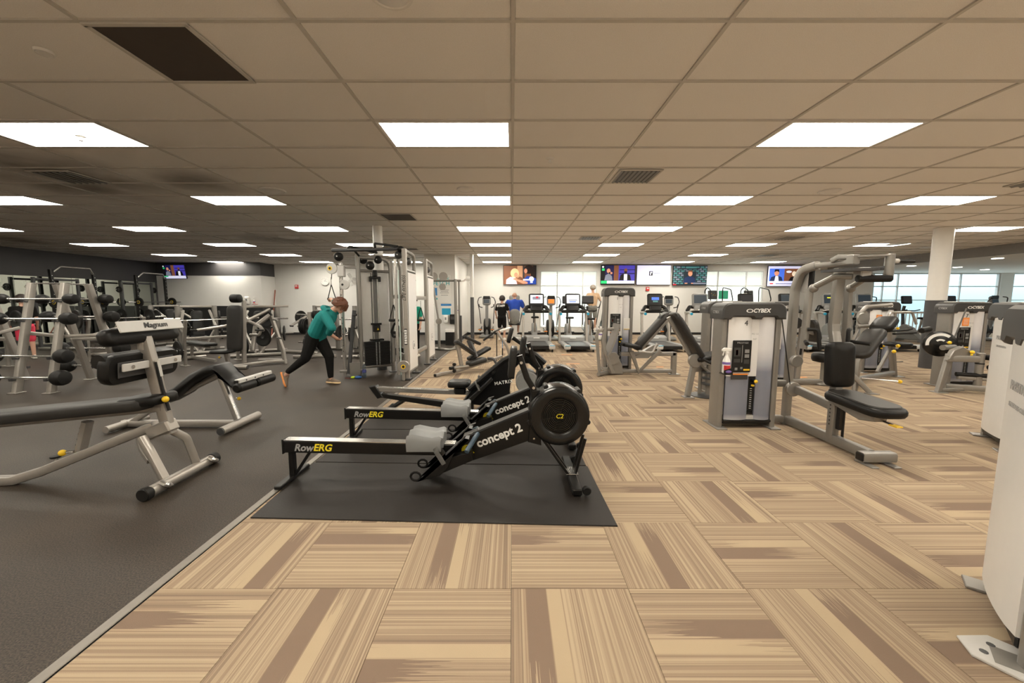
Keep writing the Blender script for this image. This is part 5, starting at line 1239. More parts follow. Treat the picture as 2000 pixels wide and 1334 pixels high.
# ---- bottle and cloth on the floor
p = thing('water_bottle', 'clear water bottle with blue label standing on the rubber floor', 'bottle', (-2.88, 7.52, 0))
MB().lathe([(0, 0), (.036, 0), (.038, .006), (.034, .05), (.038, .10), (.035, .15), (.038, .19), (.026, .24), (.014, .265), (.014, .285)], 18).build('body', M['bottle'], p)
MB().lathe([(.0395, .10), (.0395, .155), (.037, .155), (.037, .10), (.0395, .10)], 18).build('label_band', mat('navy_label', (.05, .06, .22), .5), p)
MB().lathe([(.016, .275), (.016, .30), (0, .30)], 12).build('bottle_cap', M['white'], p)
MB().lathe([(0, .004), (.033, .004), (.031, .13), (0, .13)], 16).build('water', M['bottle'], p)
p = thing('cloth_bundle', 'crumpled blue and yellow headphones bundle on the floor', 'cloth', (-3.02, 7.42, 0))
MB().sphere((.06, 0, .025), (.07, .05, .028), 10, 6).build('blue_fold', mat('blue_cloth', (.02, .10, .34), .6), p); MB().sphere((-.05, .01, .02), (.04, .05, .022), 10, 6).build('yellow_fold', mat('lime_cloth', (.55, .75, .02), .6), p); MB().tube([(-.08, -.02, .012), (-.14, -.02, .010), (-.19, 0, .010)], .007, 6).build('band', mat('dull_red', (.25, .06, .05), .6), p)
# ---------------------------------------------------------------- free weights
def plate_mesh(r, th):
    return MB().lathe([(.026, -th/2), (.06, -th/2), (.065, -th*.3), (r*.72, -th*.3), (r*.78, -th/2), (r-.006, -th/2), (r, -th*.35), (r, th*.35), (r-.006, th/2), (r*.78, th/2), (r*.72, th*.3), (.065, th*.3), (.06, th/2), (.026, th/2), (.026, -th/2)], 28)
_pl = {}
def plate(loc, r, label, group=None, th=.04, axis='y', rot=0, grips=True):
    key = (round(r, 3), th, axis, rot)
    o = None
    mx = {'y': rotm('X', 90), 'x': rotm('Y', 90), 'z': Matrix()}[axis]
    if rot: mx = rotm('Z', rot) @ mx
    if key not in _pl:
        b_ = plate_mesh(r, th); b_.v = [mx @ v for v in b_.v]; o = b_.build('weight_plate', M['rubber']); _pl[key] = o.data
    else:
        o = bpy.data.objects.new('weight_plate', _pl[key]); C.objects.link(o)
    o.location = loc; tag(o, label, 'weight plate', group)
    hub = MB(mx).lathe([(.024, -th/2-.001), (.042, -th/2-.001), (.042, th/2+.001), (.024, th/2+.001), (.024, -th/2-.001)], 14).build('hub_ring', M['iron'], o)
    return o
# ---- A-frame racks of fixed barbells
def bar_rack(x0, label):
    t = thing('barbell_rack', label, 'rack', (x0, 6.8, 0))
    for i, dx in enumerate((-.28, .28)):
        MB().beam([(dx, -.58, 0), (dx-.02, -.18, 1.78)], .085, .10, .02).build('front_leg', M['champ'], t)
        MB().beam([(dx, .55, 0), (dx-.0, .16, 1.78)], .085, .10, .02).build('rear_leg', M['champ'], t)
        for y in (-.58, .55): MB().box((dx, y, .008), (.14, .16, .016), .004).build('foot_plate', M['champ'], t)
        for (z, s) in ((1.52, -1), (1.20, -1), (.60, -1), (.26, -1), (1.52, 1), (1.20, 1), (.60, 1), (.26, 1)):
            y = (-.58+.40*z/1.78-.085) if s < 0 else (.55-.39*z/1.78+.085)
            MB().prism([(y+.05*(-s), z-.055), (y-.04*(-s), z-.055), (y-.045*(-s), z-.015), (y-.025*(-s), z-.015), (y+.0, z-.04), (y+.05*(-s), z-.02)], dx-.02, dx+.02, 'x').build('saddle', M['iron'], t)
    MB().tube([(-.30, -.18, 1.78), (.28, -.18, 1.78), (.28, .16, 1.78), (-.28, .16, 1.78)], .012, 8, closed=True).build('top_rod', M['steel'], t)
    MB().beam([(-.28, -.30, .95), (.28, -.30, .90), (.55, -.1, .9), (.62, .28, 1.0)], .05, .06, .015, bend=.06).build('side_brace', M['champ'], t)
    MB().beam([(-.28, .33, .80), (.28, .33, .80)], .05, .06, .015).build('tie_bar', M['champ'], t)
    return t
bar_rack(-7.75, 'silver A-frame barbell rack holding fixed barbells, behind the decline bench')
bar_rack(-9.55, 'second A-frame barbell rack, cut by the edge of the photo')
def barbell(loc, L, r, label, group, m='rubber'):
    t = thing('fixed_barbell', label, 'barbell', loc, 0, group)
    MB().cyl((-L/2, 0, 0), (L/2, 0, 0), .016, 10).build('bar', M['steel'], t)
    for s in (-1, 1):
        MB().lathe([(0, 0), (r*.45, 0), (r*.8, .025), (r, .07), (r, .14), (r*.85, .185), (r*.5, .20), (0, .20)], 20, T(s*L/2, 0, 0) @ rotm('Y', 90*s) @ T(0, 0, -.02)).build('weight_head', M[m], t)
        MB().cyl((s*(L/2-.06), 0, 0), (s*(L/2-.02), 0, 0), .025, 10).build('collar', M['steel'], t)
lv = {1.52: 'top', 1.20: 'second', .60: 'third', .26: 'lowest'}
for z, r in ((1.52, .085), (1.20, .10), (.60, .115), (.26, .125)):
    yf = 6.8-.58+.40*z/1.78-.10
    barbell((-7.82, yf, z), .98, r, 'fixed barbell on the %s level of the near side of the rack' % lv[z], 'barbells on the A-frame rack')
    yb = 6.8+.55-.39*z/1.78+.10
    barbell((-7.93, yb, z), .98, r, 'fixed barbell on the %s level of the far side of the rack' % lv[z], 'barbells on the A-frame rack')
# ---- power racks against the mirror wall
def power_rack(y0, label, bar_label):
    t = thing('power_rack', label, 'rack', (-13.75, y0+.6, 0))
    for s in (-1, 1):
        u_ = MB().beam([(0, s*.6, .0), (0, s*.6, 2.42)], .08, .08, .008, up=(1, 0, 0)).build('upright', M['black_steel'], t)
        for k in range(12): MB().cyl((.041, s*.6, .7+k*.14), (.043, s*.6, .7+k*.14), .012, 8).build('pin_hole', M['pale_plastic'], u_)
        MB().beam([(-.6, s*.6, .05), (.75, s*.6, .05)], .09, .08, .012).build('base_beam', M['champ'], t)
        MB().beam([(.55, s*.6, .05), (.05, s*.6, .95)], .07, .08, .012).build('front_brace', M['champ'], t)
        MB().beam([(-.55, s*.6, .0), (-.55, s*.6, 2.2)], .07, .07, .01, up=(1, 0, 0)).build('rear_post', M['iron'], t)
        MB().box((.06, s*.6, 1.38), (.12, .06, .08), .008).build('bar_hook', M['iron'], t)
        for z in (.6, 1.0, 1.9):
            MB().cyl((-.55, s*.6, z), (-.55, s*.82, z), .022, 10).build('storage_peg', M['steel'], t)
    MB().tube([(.04, -.55, 2.35), (.10, -.40, 2.52), (.12, .40, 2.52), (.04, .55, 2.35)], .025, 10, bend=.05).build('pull_up_arch', M['steel'], t)
    MB().beam([(-.55, -.6, 2.15), (-.55, .6, 2.15)], .06, .06, .01).build('rear_beam', M['iron'], t)
    b = thing('olympic_barbell', bar_label, 'barbell', (-13.62, y0+.6, 1.44))
    MB().cyl((0, -1.1, 0), (0, 1.1, 0), .015, 10).build('bar', M['iron'], b)
    for s in (-1, 1): MB().cyl((0, s*.66, 0), (0, s*1.1, 0), .025, 12).build('sleeve', M['steel'], b)
    return t
power_rack(11.8, 'black power rack with arched silver pull-up bar, the nearer of two', 'barbell resting in the nearer power rack')
power_rack(14.45, 'black power rack with arched pull-up bar, under the corner television', 'barbell resting in the farther power rack')
for (y, wh) in ((12.4, 'nearer'), (15.05, 'farther')):
    for s in (-1, 1):
        side = 'outer' if s < 0 else 'inner'
        o = plate((-13.62, y+s*.70, 1.44), .17, '%s black plate on the barbell of the %s rack' % (side, wh), 'plates on the rack barbells', axis='y')
        MB().lathe([(.045, 0), (.06, 0), (.06, .003), (.045, .003), (.045, 0)], 16, T(0, -.022, 0) @ rotm('X', 90)).build('yellow_ring', M['yellow'], o)
        for z in (.6, 1.0, 1.9):
            plate((-14.30, y+s*.70, z), .19 if z < 1.5 else .11, 'black plate stored on the %s %s peg of the %s rack' % ({.6: 'low', 1.0: 'middle', 1.9: 'high'}[z], side, wh), 'plates stored on the racks', axis='y')
# ---- plate loaded shoulder press with the tall grey backrest
t = thing('shoulder_press', 'plate-loaded shoulder press with tall dark backrest and round head pad', 'weight machine', (-6.1, 8.8, 0))
O = (-6.1, 8.8, 0)
MB().pad(1.02, .34, .085, .10, .03, M=frame_m(W(-6.12, 8.66, .88), (.03, .06, 1), up=(0, -1, .06))).build('backrest', M['grey_vinyl'], t)
MB().lathe([(.06, 0), (.09, .02), (.095, .05), (.095, .17), (.09, .20), (.06, .22)], 20, T(*W(-6.20, 8.68, 1.54)) @ rotm('Y', 90)).build('head_pad', M['vinyl'], t)
MB().pad(.40, .36, .07, .08, .03, M=T(*W(-6.28, 8.42, .36))).build('seat', M['vinyl'], t)
MB().beam([W(-6.24, 8.45, .36), W(-6.24, 8.52, .06)], .06, .07, .012).build('seat_post', M['champ'], t)
knob(t, W(-6.30, 8.40, .27), (-1, 0, 0), .025, .03)
MB().tube([W(-6.50, 8.44, .05), W(-5.78, 8.44, .05)], .045, 14).build('front_foot', M['champ'], t)
MB().cyl(W(-5.79, 8.44, .05), W(-5.765, 8.44, .05), .038, 14).build('end_cap', M['iron'], t)
MB().beam([W(-6.1, 8.48, .06), W(-5.75, 9.1, .06), W(-5.40, 9.2, .06)], .07, .07, .016, bend=.1).build('base_beam', M['champ'], t)
MB().beam([W(-6.05, 9.25, .08), W(-5.38, 9.22, .08)], .07, .07, .016).build('rear_beam', M['champ'], t)
MB().beam([W(-5.40, 9.2, 0), W(-5.44, 9.22, .32), W(-5.75, 9.35, 1.12)], .06, .10, .014, bend=.08).build('rear_leg', M['champ'], t)
MB().beam([W(-6.08, 8.78, .10), W(-6.04, 8.86, 1.5)], .07, .08, .014).build('back_post', M['champ'], t)
MB().beam([W(-5.95, 8.9, .35), W(-5.98, 9.1, .9), W(-5.75, 9.3, 1.15)], .08, .08, .016, bend=.08).build('pivot_post', M['champ'], t)
for s, xe in ((-1, -6.95), (1, -5.50)):
    MB().tube([W(-6.05, 9.0, 1.02), W(-6.05+s*.4, 8.75, .92), W(xe, 8.62, .84)], .035, 10, bend=.1).build('press_arm', M['champ'], t)
    MB().tube([W(xe, 8.62, .84), W(xe-s*.02, 8.40, .86)], .02, 8).build('arm_grip', M['rubber'], t)
    MB().tube([W(-6.05, 9.0, 1.05), W(-6.05+s*.35, 9.25, 1.30)], .035, 10).build('lever_tube', M['champ'], t)
for (x, y, z) in ((-5.55, 9.1, .62), (-5.62, 9.1, 1.05)): MB().cyl(W(x, y+.12, z), W(x+.20, y-.06, z), .022, 10).build('plate_horn', M['steel'], t)
MB().beam([W(-5.98, 9.1, 1.36), W(-5.3, 9.3, 1.36)], .04, .05, .01).build('top_link', M['champ'], t)
MB().tube([W(-5.95, 8.85, .72), W(-5.72, 8.82, .72), W(-5.68, 8.82, .84)], .03, 8, bend=.05).build('side_handle', M['champ'], t)
plate((-5.95, 9.30, .63), .225, 'black three-spoke plate hanging low on the shoulder press', 'plates on the shoulder press', rot=-12)
plate((-5.90, 9.40, 1.05), .20, 'dark plate high on the shoulder press lever', 'plates on the shoulder press', rot=-12)
# ---- generic plate-loaded machines standing behind
def pl_machine(loc, rz, label, pad=True, H=1.35):
    t = thing('plate_loaded_machine', label, 'weight machine', loc, rz)
    MB().tube([(-.6, -.5, .05), (.6, -.5, .05)], .045, 12).build('front_foot', M['champ'], t)
    MB().tube([(-.6, .5, .05), (.6, .5, .05)], .045, 12).build('rear_foot', M['champ'], t)
    MB().beam([(0, -.5, .06), (0, .5, .06)], .08, .08, .016).build('base_beam', M['champ'], t)
    for s in (-1, 1):
        MB().tube([(s*.42, .42, .05), (s*.42, .42, H)], .065, 14).build('upright', M[sv], t)
        MB().tube([(s*.30, .42, H-.15), (s*.34, -.05, H-.35), (s*.38, -.5, .78)], .034, 10, bend=.1).build('press_arm', M['champ'], t)
        MB().tube([(s*.38, -.5, .78), (s*.22, -.55, .78)], .02, 8).build('arm_grip', M['rubber'], t)
        MB().cyl((s*.42, .42, .55), (s*.80, .42, .55), .024, 10).build('plate_horn', M['steel'], t)
        MB().cyl((s*.34, -.02, H-.35), (s*.72, -.02, H-.35), .024, 10).build('plate_horn', M['steel'], t)
        MB().beam([(s*.05, -.4, .08), (s*.42, .40, .70)], .05, .05, .012).build('brace', M['champ'], t)
    MB().beam([(-.42, .42, H-.03), (.42, .42, H-.03)], .06, .06, .014).build('top_beam', M['champ'], t)
    if pad:
        MB().pad(.78, .28, .07, .08, .03, M=frame_m((0, .18, .82), (0, .22, 1), up=(0, -1, .22))).build('backrest', M['vinyl'], t)
        MB().pad(.40, .34, .07, .08, .03, M=T(0, -.1, .42)).build('seat', M['vinyl'], t)
        MB().beam([(0, -.05, .06), (0, -.08, .42)], .07, .07, .014).build('seat_post', M['champ'], t)
    return t
def put_plates(loc, rz, lst, who, group):
    Rm = T(*loc) @ rotm('Z', rz)
    for (x, y, z, r, w_) in lst: plate(tuple(Rm @ Vector((x, y, z))), r, 'black plate on the %s of the %s' % (w_, who), group, axis='x', rot=rz)
HP = ((-.56, .42, .55, .22, 'low outer horn'), (.56, .42, .55, .22, 'low inner horn'), (-.5, -.02, 1.0, .2, 'upper outer lever'), (.5, -.02, 1.0, .2, 'upper inner lever'))
for loc, rz, lab, who, pad, lst in (
    ((-7.0, 10.8, 0), 25, 'plate-loaded chest machine with thick silver uprights behind the shoulder press', 'chest machine behind the shoulder press', True, HP[:3]),
    ((-5.75, 11.4, 0), -20, 'plate-loaded row machine between the shoulder press and the back wall', 'row machine near the back wall', True, HP[1:]),
    ((-9.0, 11.2, 0), 40, 'plate-loaded machine half hidden behind the nearest bench', 'machine behind the nearest bench', True, HP),
    ((-11.2, 13.0, 0), 70, 'plate-loaded machine in front of the mirror wall', 'machine in front of the mirrors', True, HP),
    ((-3.9, 10.6, 0), 10, 'plate-loaded machine hidden behind the person in teal', 'machine behind the person in teal', True, HP[:2])):
    pl_machine(loc, rz, lab, pad); put_plates(loc, rz, lst, who, 'plates on the plate-loaded machines')
# ---- olympic benches
def oly_bench(loc, rz, label, blabel, plab, npl=1):
    t = thing('bench_press', label, 'weight bench', loc, rz)
    MB().pad(1.25, .28, .07, .07, .025, M=T(.25, 0, .40)).build('bench_pad', M['vinyl'], t)
    MB().beam([(-.35, 0, .37), (.8, 0, .37)], .06, .06, .012).build('pad_rail', M['champ'], t)
    MB().beam([(.7, 0, .37), (.75, 0, .05)], .06, .06, .012).build('front_leg', M['champ'], t)
    MB().tube([(.75, -.3, .04), (.75, .3, .04)], .04, 10).build('front_foot', M['champ'], t)
    MB().beam([(-.5, 0, .06), (.75, 0, .06)], .06, .07, .012).build('base_beam', M['champ'], t)
    for s in (-1, 1):
        MB().beam([(-.35, s*.55, 0), (-.40, s*.55, .55), (-.55, s*.55, 1.05)], .06, .08, .014, bend=.2).build('upright', M['champ'], t)
        MB().box((-.35, s*.55, .008), (.30, .12, .016), .004).build('foot_plate', M['champ'], t)
        MB().prism([(-.52, .98), (-.40, .98), (-.40, 1.06), (-.43, 1.02), (-.48, 1.02)], s*.55-.02, s*.55+.02, 'y').build('bar_cradle', M['iron'], t)
        MB().cyl((-.40, s*.55, .36), (-.40, s*.80, .36), .023, 10).build('storage_peg', M['steel'], t)
    MB().beam([(-.42, -.55, .62), (-.42, .55, .62)], .05, .06, .012).build('cross_beam', M['champ'], t)
    b = thing('olympic_barbell', blabel, 'barbell', tuple(T(*loc) @ rotm('Z', rz) @ Vector((-.455, 0, 1.045))), rz)
    MB().cyl((0, -1.1, 0), (0, 1.1, 0), .014, 10).build('bar', M['steel'], b)
    for s in (-1, 1): MB().cyl((0, s*.68, 0), (0, s*1.1, 0), .025, 12).build('sleeve', M['steel'], b)
    Rm = T(*loc) @ rotm('Z', rz)
    for s in (-1, 1):
        for k in range(npl):
            plate(tuple(Rm @ Vector((-.455, s*(.72+.045*k), 1.045))), .225, 'black plate on the %s end of the bar of the %s' % ('near' if s < 0 else 'far', plab), 'plates on the bench press bars', axis='y', rot=rz)
        plate(tuple(Rm @ Vector((-.40, s*.68, .36))), .225, 'black plate stored at the %s foot of the %s' % ('near' if s < 0 else 'far', plab), 'plates stored on the benches', axis='y', rot=rz)
oly_bench((-7.55, 9.55, 0), 150, 'bench press with curved silver uprights beside the shoulder press', 'barbell on the bench press beside the shoulder press', 'bench beside the shoulder press', 0)
oly_bench((-10.6, 10.2, 0), 160, 'bench press in the middle of the free weights', 'barbell on the middle bench press', 'middle bench')
oly_bench((-12.0, 8.4, 0), 165, 'bench press behind the barbell rack', 'barbell on the bench press behind the rack', 'bench behind the rack')
# ---- plate tree by the person
t = thing('plate_tree', 'silver plate tree with stacked plates beside the person in teal', 'rack', (-5.25, 10.2, 0))
MB().beam([(0, 0, 0), (-.02, 0, 1.20)], .08, .09, .014).build('post', M['champ'], t)
MB().beam([(-.45, -.1, .04), (.6, .05, .04)], .08, .07, .016).build('base_beam', M['champ'], t)
MB().beam([(0, -.4, .04), (0, .4, .04)], .08, .07, .016).build('base_beam', M['champ'], t)
for (dx, z) in ((-1, .40), (-1, .82), (1, .40), (1, .80), (1, 1.12), (-1, 1.12)): MB().cyl((0, 0, z), (dx*.34, -.02, z+.02), .024, 10).build('plate_peg', M['steel'], t)
i = 0
for (dx, z, r, n, w_) in ((-1, .82, .20, 3, 'middle outer'), (1, .80, .17, 3, 'middle inner'), (1, 1.12, .11, 3, 'top inner'), (-1, .40, .12, 2, 'low outer'), (1, .40, .2, 2, 'low inner')):
    for k in range(n): plate((-5.25+dx*(.10+.055*k), 10.2-.01, z+.006), r, '%s black plate on the %s peg of the plate tree' % (('innermost', 'second', 'outermost')[k], w_), 'plates on the plate tree', axis='x')
# dark wooden club leaning by the back wall, wall fittings
o = tag(MB().cyl((-10.0, 16.2, .02), (-10.32, 17.18, 1.95), .022, 8).build('wooden_pole', mat('red_brown_wood', (.28, .07, .04), .5)), 'reddish wooden pole leaning in the back corner', 'pole')
p = thing('sanitizer_dispenser', 'white dispenser on the dark-banded wall above the wainscot', 'dispenser', (-10.95, 16.22, 1.50)); MB().box((0, .03, .0), (.20, .10, .32), .03).build('body', M['white'], p); MB().box((0, -.022, .02), (.07, .008, .1), .004).build('window_slot', M['mid_plastic'], p)
spray((-10.62, 16.2, 1.35), 'white spray bottle on the wall bracket beside the dispenser')
tag(MB().box((-10.62, 16.23, 1.343), (.16, .13, .012), .004).build('bottle_bracket', M['red']), 'small red bracket under the spray bottle on the wall', 'bracket')
# clock, fire alarm, wall fans
p = thing('wall_clock', 'round white wall clock on the back wall', 'clock', (-8.15, 17.22, 2.33))
MB().lathe([(0, 0), (.17, 0), (.175, .01), (.175, .035), (.155, .04), (.152, .028), (0, .028)], 28, rotm('X', 90)).build('clock_body', M['white'], p)
for k in range(12): MB().box((.13*math.sin(k*PI/6), -.0295, .13*math.cos(k*PI/6)), (.012, .002, .022), M=rotm('Y', k*30)).build('hour_mark', M['label_grey'], p, smooth=0)
MB().box((.02, -.031, .035), (.01, .002, .09), M=rotm('Y', 30)).build('clock_hand', M['label_black'], p); MB().box((.05, -.0335, .0), (.12, .002, .008), M=rotm('Y', 8)).build('clock_hand', M['label_black'], p)
for (x, z, lb) in ((-9.4, 2.1, 'small red fire alarm box on the back wall near the corner'), (5.92, 2.0, 'small red fire alarm box on the back wall under the televisions')):
    p = thing('fire_alarm', lb, 'alarm', (x, 17.22, z)); MB().box((0, 0, 0), (.15, .05, .17), .012).build('body', M['red'], p); MB().box((0, -.027, .03), (.09, .006, .05), .004).build('lens', M['white'], p)
def wall_fan(loc, rz, label):
    t = thing('wall_fan', label, 'fan', loc, rz)
    MB().box((0, .02, 0), (.16, .04, .34), .012).build('wall_mount', M['white'], t)
    MB().tube([(0, .0, .0), (0, -.18, .03), (0, -.24, .08)], .03, 8, bend=.05).build('arm', M['white'], t)
    MB().lathe([(0, 0), (.09, .01), (.10, .06), (.08, .15), (0, .17)], 18, T(0, -.26, .12) @ rotm('X', 90)).build('motor', M['white'], t)
    cg = MB()
    for k in range(6): 
        r = .06+.045*k; y = -.46-.03*(1-(r/.3)**2)
        cg.tube([(r*math.cos(a), y, .12+r*math.sin(a)) for a in [2*PI*j/24 for j in range(24)]], .004, 4, closed=True)
    for k in range(24):
        a = 2*PI*k/24; cg.tube([(.03*math.cos(a), -.49, .12+.03*math.sin(a)), (.30*math.cos(a), -.46, .12+.30*math.sin(a)), (.30*math.cos(a), -.40, .12+.30*math.sin(a)), (.10*math.cos(a), -.30, .12+.10*math.sin(a))], .003, 4)
    g_ = cg.build('cage', M['white'], t)
    for k in range(3):
        MB().prism([(.03, -.03), (.10, -.07), (.25, -.09), (.26, .05), (.10, .06), (.03, .03)], -.004, .004, 'y', M=T(0, -.43, .12) @ rotm('Y', 120*k) @ rotm('X', 18)).build('blade', M['pale_plastic'], t)
    return t
wall_fan((-6.95, YB, 2.3), 15, 'white caged wall fan behind the cable station')
wall_fan((-1.95, 14.6, 2.2), 90, 'white caged wall fan on the pillar side beside the slim pole')
# ---------------------------------------------------------------- televisions
def em(name, c, s=1.0): return emit(name, srgb(*c), s)
SCN = {k: em('tv_'+k, c, .62) for k, c in dict(black=(12, 10, 14), navy=(24, 22, 70), violet=(70, 60, 170), white=(235, 235, 245), lilac=(215, 215, 245), skin=(205, 140, 110), brown=(120, 75, 50), tan=(185, 140, 105), blonde=(225, 190, 140), pink=(225, 190, 200), scrub=(25, 60, 150), hair=(25, 15, 14), grey=(120, 125, 140), green=(40, 190, 110), teal=(70, 120, 120), slate=(30, 40, 48), red=(190, 40, 50), blue=(70, 110, 220), cream=(235, 215, 190), orange=(240, 120, 40), yellow=(235, 230, 60), suit=(30, 45, 80)).items()}
KEYS = list(SCN)
def television(loc, w, label, art, rz=0, tilt=0):
    t = thing('television', label, 'television', loc, rz)
    h = w*9/16; R_ = rotm('X', tilt)
    MB(R_).box((0, .03, 0), (w+.03, .05, h+.03), .008).build('casing', M['plastic'], t)
    MB().beam([(0, .05, 0), (0, .16, 0)], .2, .2, .02).build('wall_mount', M['plastic'], t)
    sm = MB(R_); y = [.004]
    def rect(x0, z0, x1, z1, c):
        y[0] -= .00025
        x0, x1, z0, z1 = [min(1, max(0, q)) for q in (x0, x1, z0, z1)]
        if x1 <= x0: return
        sm.add([(-w/2+x0*w, y[0], -h/2+z0*h), (-w/2+x1*w, y[0], -h/2+z0*h), (-w/2+x1*w, y[0], -h/2+z1*h), (-w/2+x0*w, y[0], -h/2+z1*h)], [(0, 1, 2, 3)], KEYS.index(c))
    def poly(pts, c):
        y[0] -= .00025
        sm.add([(-w/2+a*w, y[0], -h/2+b*h) for a, b in pts], [tuple(range(len(pts)))], KEYS.index(c))
    def ell(cx, cz, rx, rz_, c, n=18): poly([(cx+rx*math.cos(2*PI*k/n), cz+rz_*math.sin(2*PI*k/n)) for k in range(n)], c)
    art(rect, poly, ell)
    sm.build('screen', [SCN[k] for k in KEYS], t, smooth=0)
    return t
def art_care(R, P, E):
    R(0, 0, 1, 1, 'brown'); R(.42, .2, .58, 1, 'tan'); R(.60, .3, .64, 1, 'slate'); R(.90, .3, 1, 1, 'black')
    E(.34, .60, .13, .26, 'blonde'); E(.38, .50, .06, .13, 'skin'); P([(.07, 0), (.08, .25), (.2, .40), (.36, .36), (.42, 0)], 'pink')
    P([(.66, 0), (.64, .3), (.72, .45), (.9, .42), (1, .3), (1, 0)], 'scrub'); E(.78, .80, .16, .24, 'hair'); P([(.84, .3), (.95, .35), (.96, .8), (.84, .9)], 'hair'); E(.68, .72, .05, .13, 'skin'); P([(.28, .28), (.36, .34), (.74, .12), (.74, .02), (.6, .02)], 'skin')
    P([(.40, .28), (.5, .42), (.62, .3), (.6, .2)], 'brown'); E(.86, .28, .075, .14, 'white'); R(.60, .20, .78, .28, 'lilac'); R(.82, .07, .9, .13, 'white')
def art_show(R, P, E):
    R(0, 0, 1, 1, 'navy'); R(.38, .2, .52, 1, 'brown'); R(.52, .2, 1, 1, 'violet'); R(.55, .55, 1, .60, 'navy'); R(.55, .75, 1, .79, 'navy'); R(0, .2, .12, 1, 'black')
    P([(.10, .22), (.13, .48), (.22, .58), (.32, .45), (.34, .22)], 'grey'); E(.22, .72, .055, .12, 'skin'); E(.29, .60, .05, .06, 'skin'); E(.25, .6, .03, .05, 'hair')
    P([(.54, .22), (.58, .5), (.70, .6), (.86, .5), (.9, .22)], 'black'); P([(.68, .22), (.68, .55), (.78, .55), (.78, .22)], 'white'); E(.73, .72, .05, .13, 'brown'); E(.73, .65, .045, .05, 'hair')
    R(0, .05, 1, .2, 'white'); R(0, .05, .18, .2, 'green'); R(0, 0, 1, .05, 'black'); R(.02, .72, .10, .84, 'green'); E(.05, .92, .03, .05, 'white')
def art_logo(R, P, E):
    R(0, 0, 1, 1, 'lilac'); P([(0, 0), (1, 0), (1, .4), (.6, .75), (.3, .35)], 'white'); R(.36, .46, .47, .70, 'black'); R(.39, .50, .42, .66, 'white'); R(.42, .60, .45, .66, 'white'); R(.50, .58, .70, .61, 'grey'); R(.36, .30, .66, .325, 'grey')
def art_brick(R, P, E):
    R(0, 0, 1, 1, 'slate')
    for j in range(9):
        for i in range(8):
            R(i/7+(.07 if j % 2 else 0)-.06, .06+j*.105, i/7+(.07 if j % 2 else 0)+.05, .13+j*.105, 'teal' if (i+j) % 3 else 'grey')
    R(.30, .05, .68, .72, 'slate'); P([(.30, .1), (.34, .38), (.48, .48), (.64, .38), (.68, .1)], 'suit'); E(.50, .60, .065, .14, 'skin'); P([(.43, .66), (.44, .76), (.56, .76), (.57, .66), (.5, .7)], 'brown'); R(.35, .07, .43, .12, 'skin'); R(.54, .07, .62, .12, 'skin')
    R(.16, .82, .78, .90, 'slate'); R(.36, .88, .68, .97, 'teal'); R(0, 0, 1, .05, 'slate'); R(0, 0, .1, .05, 'red'); R(.6, .05, .98, .13, 'grey')
def art_news(R, P, E):
    R(0, 0, 1, 1, 'lilac'); R(.04, .25, .47, .88, 'blue'); R(.47, .25, .98, .88, 'brown'); P([(.06, .25), (.10, .45), (.25, .55), (.40, .45), (.44, .25)], 'suit'); P([(.2, .25), (.22, .5), (.3, .5), (.32, .25)], 'white'); E(.25, .66, .07, .15, 'skin'); P([(.18, .70), (.19, .84), (.31, .84), (.32, .70), (.25, .76)], 'hair')
    E(.60, .72, .08, .06, 'white'); P([(.60, .25), (.66, .45), (.80, .5), (.9, .25)], 'black'); E(.75, .62, .06, .13, 'cream'); R(.05, .06, .2, .18, 'white'); R(.07, .09, .17, .15, 'red'); R(.24, .10, .9, .13, 'suit')
def art_club(R, P, E):
    art_show(R, P, E); R(0, .0, 1, .12, 'lilac'); R(.05, .12, .2, .2, 'green')
yt = 17.12
television((.34, yt, 2.60), 1.40, 'television showing two women in an advert, above the staff member', art_care, tilt=2)
television((4.58, yt, 2.60), 1.45, 'television showing two men in a talk show', art_show, tilt=2)
television((6.13, yt, 2.60), 1.45, 'television showing a nearly white logo screen', art_logo, tilt=2)
television((7.70, yt, 2.575), 1.45, 'television showing a man before a brick wall', art_brick, tilt=2)
television((11.82, yt, 2.55), 1.5, 'television showing a news anchor, partly behind the pulldown boom', art_news, tilt=2)
television((-13.75, 16.12, 2.66), .95, 'small television in the corner above the mirror end', art_club, rz=-4, tilt=8)
